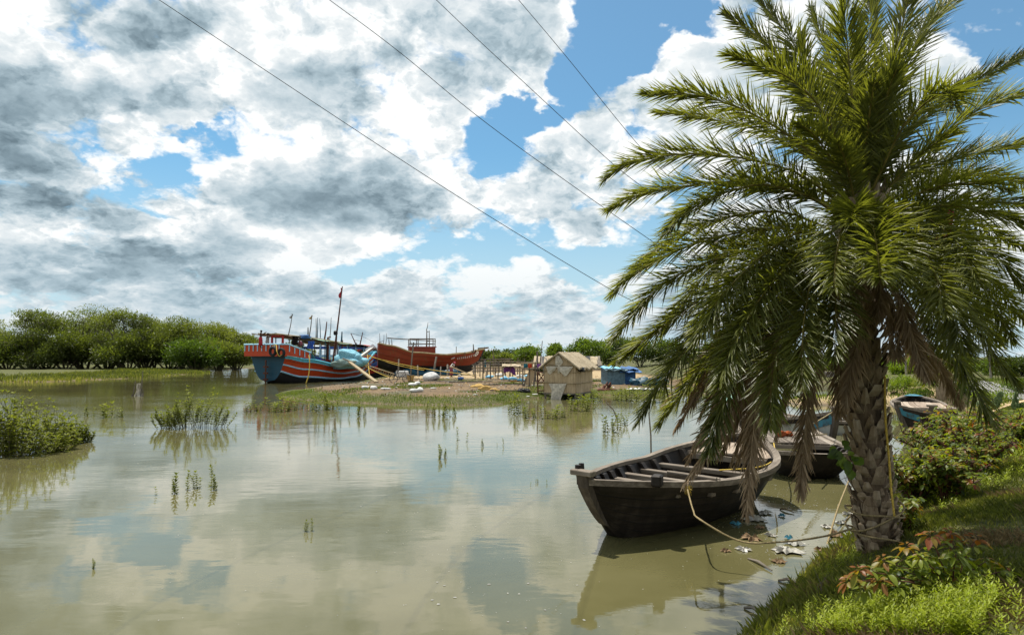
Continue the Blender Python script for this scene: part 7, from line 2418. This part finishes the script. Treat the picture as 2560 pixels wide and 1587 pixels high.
LIT = [(1912, 1283, 44, 'film', 'white plastic bag under the dead frond tip'), (1885, 1300, 60, 'film', 'long white plastic strip along the boat side'), (1955, 1290, 22, 'film_blue', 'turquoise plastic scrap between the two boats'), (1972, 1346, 22, 'film_blue', 'bright blue plastic scrap by the sagging rope'), (1930, 1340, 34, 'film', 'crumpled white film left of the blue scrap'),
       (1965, 1378, 92, 'film', 'largest sheet of white plastic floating below the rope'), (1860, 1375, 46, 'film', 'white plastic sheet left of the largest one'), (1880, 1348, 60, 'leaf_litter', 'brown leafy scum where the rope touches the water'), (2055, 1376, 44, 'leaf_litter', 'dark twiggy litter right of the largest sheet'), (2100, 1308, 34, 'film', 'pale foam lump near the palm trunk'),
       (2070, 1318, 40, 'film', 'white froth at the foot of the anchor rope'), (1945, 1405, 44, 'leaf_litter', 'brown leaf litter below the largest sheet'), (1900, 1320, 30, 'leaf_litter', 'brown litter next to the boat side'), (2095, 1340, 50, 'leaf_litter', 'brown scum against the bank by the trunk'), (1840, 1310, 30, 'film_blue', 'dull blue rag by the hull waterline'), (1990, 1360, 60, 'film', 'half sunk white film right below the rope'),
       (1815, 1378, 30, 'leaf_litter', 'small leaf raft left of the white sheets'), (2120, 1285, 30, 'film', 'white scrap between the anchor rope and the trunk'), (178, 1098, 48, 'foam', 'white foam slab caught at the right end of the big left bush'), (110, 1120, 22, 'mat', 'pale rag hanging at the foot of the left bush'), (48, 1138, 40, 'film', 'white scrap at the foot of the left bush')]
for i, (px, py, w_, mt, lab) in enumerate(LIT):
    flat_scrap(px, py, w_, lab, mt, i, th=.02 if w_ < 50 else .03, asp=.42, grp='litter floating by the palm' if i < 18 else None)
for i, (a, e, lab) in enumerate((((1870, 1395), (1930, 1425), 'dark branch floating below the litter'), ((1945, 1370 + 80), (2000, 1458), 'thin stick by the bank at lower right'), ((1860, 1518), (1910, 1535), 'half sunk twig near the bottom bank'), ((1950, 1272), (1985, 1280), 'thin pale reed stem between the boats'))):
    A, E = atz(*a, .01), atz(*e, .02)
    c = MB()
    c.tube([A, A.lerp(E, .5) + Vector((0, .05, .02)), E], [.012, .018, .008], 5)
    one('floating_stick', lab, 'stick', c, 'greywood' if i < 3 else 'bamboo')
# specks of foam and leaf on the water
NP = np.random.default_rng(55)
V, F, T = [], [], []
o = 0
def specks(n, fx, fy, smin, smax):
    global o
    for _ in range(n):
        px, py = fx(), fy()
        p = atz(px, py, 0)
        if tz(p.x, p.y) > -.02:
            continue
        s = rnd.uniform(smin, smax) * mpp(p.y)
        n_ = 6
        a0 = rnd.uniform(0, 6)
        st = rnd.uniform(.5, 1.0)
        for i in range(n_):
            V.append((p.x + s * math.cos(a0 + i * 6.283 / n_) * rnd.uniform(.6, 1.1), p.y + s * 1.6 * st * math.sin(a0 + i * 6.283 / n_) * rnd.uniform(.6, 1.1), .004))
        for i in range(1, n_ - 1):
            F.append((o, o + i, o + i + 1))
        o += n_
specks(420, lambda: rnd.gauss(1960, 80), lambda: rnd.gauss(1300, 50), .8, 2.2)
specks(160, lambda: rnd.uniform(1000, 1900), lambda: rnd.uniform(1220, 1580), 0.7, 1.8)
specks(90, lambda: rnd.uniform(300, 1500), lambda: rnd.uniform(1050, 1580), .8, 2.0)
specks(14, lambda: rnd.uniform(1040, 1500), lambda: rnd.uniform(1440, 1580), 2.5, 5)
tag(npmesh('foam_specks', V, F, MAT['film']), 'specks of foam and leaf scattered on the water', kind='stuff')
# small debris over the working ground
NP = np.random.default_rng(56)
X, Y = NP.uniform(-20, 16, 30000), NP.uniform(37, 75, 30000)
dd = sdist(POLY_YARD, X, Y)
py_ = HC * FPX / Y
kp = (dd > 1.2) & (NP.random(30000) <   .12 + .22 * (wav(X, Y, .8, 57) > .1)) & (py_ > 58)
X, Y = X[kp], Y[kp]
Z = terrain(X, Y)[0]
for nm, mt, lab, sel, sz in (('debris', 'greywood', 'dark wood scraps and clods littering the boatyard mud', slice(0, None, 3), .16), ('debris', 'straw', 'straw coloured shavings littering the boatyard mud', slice(1, None, 7), .13), ('debris', 'sack', 'small white scraps littering the boatyard mud', slice(2, None, 12), .13)):
    x, y, z = X[sel], Y[sel], Z[sel]
    n = len(x)
    d = rdir(n); d[:, 2] *= .25; d = nrm(d)
    Vv, Ff, Tt = leaf_arrays(np.stack([x, y, z + .01], 1), d, nrm(rdir(n) * .6 + np.array([0, 0, 1.0])), sz * (.5 + NP.random(n)), sz * .6 * (.5 + NP.random(n)), NP.random(n))
    Vv[:, 2] += .02
    tag(npmesh(nm, Vv, Ff, MAT[mt], Tt), lab, kind='stuff')
X, Y, d = scatter(60000, -20, 16, 37, 62, POLY_YARD, 1.5, 30, lambda X, Y, d: wav(X, Y, .9, 58) > .22)
tag(blades('yard_grass', X, Y, .10, .04, 'grass_lit', .8), 'patches of grass in the boatyard mud')
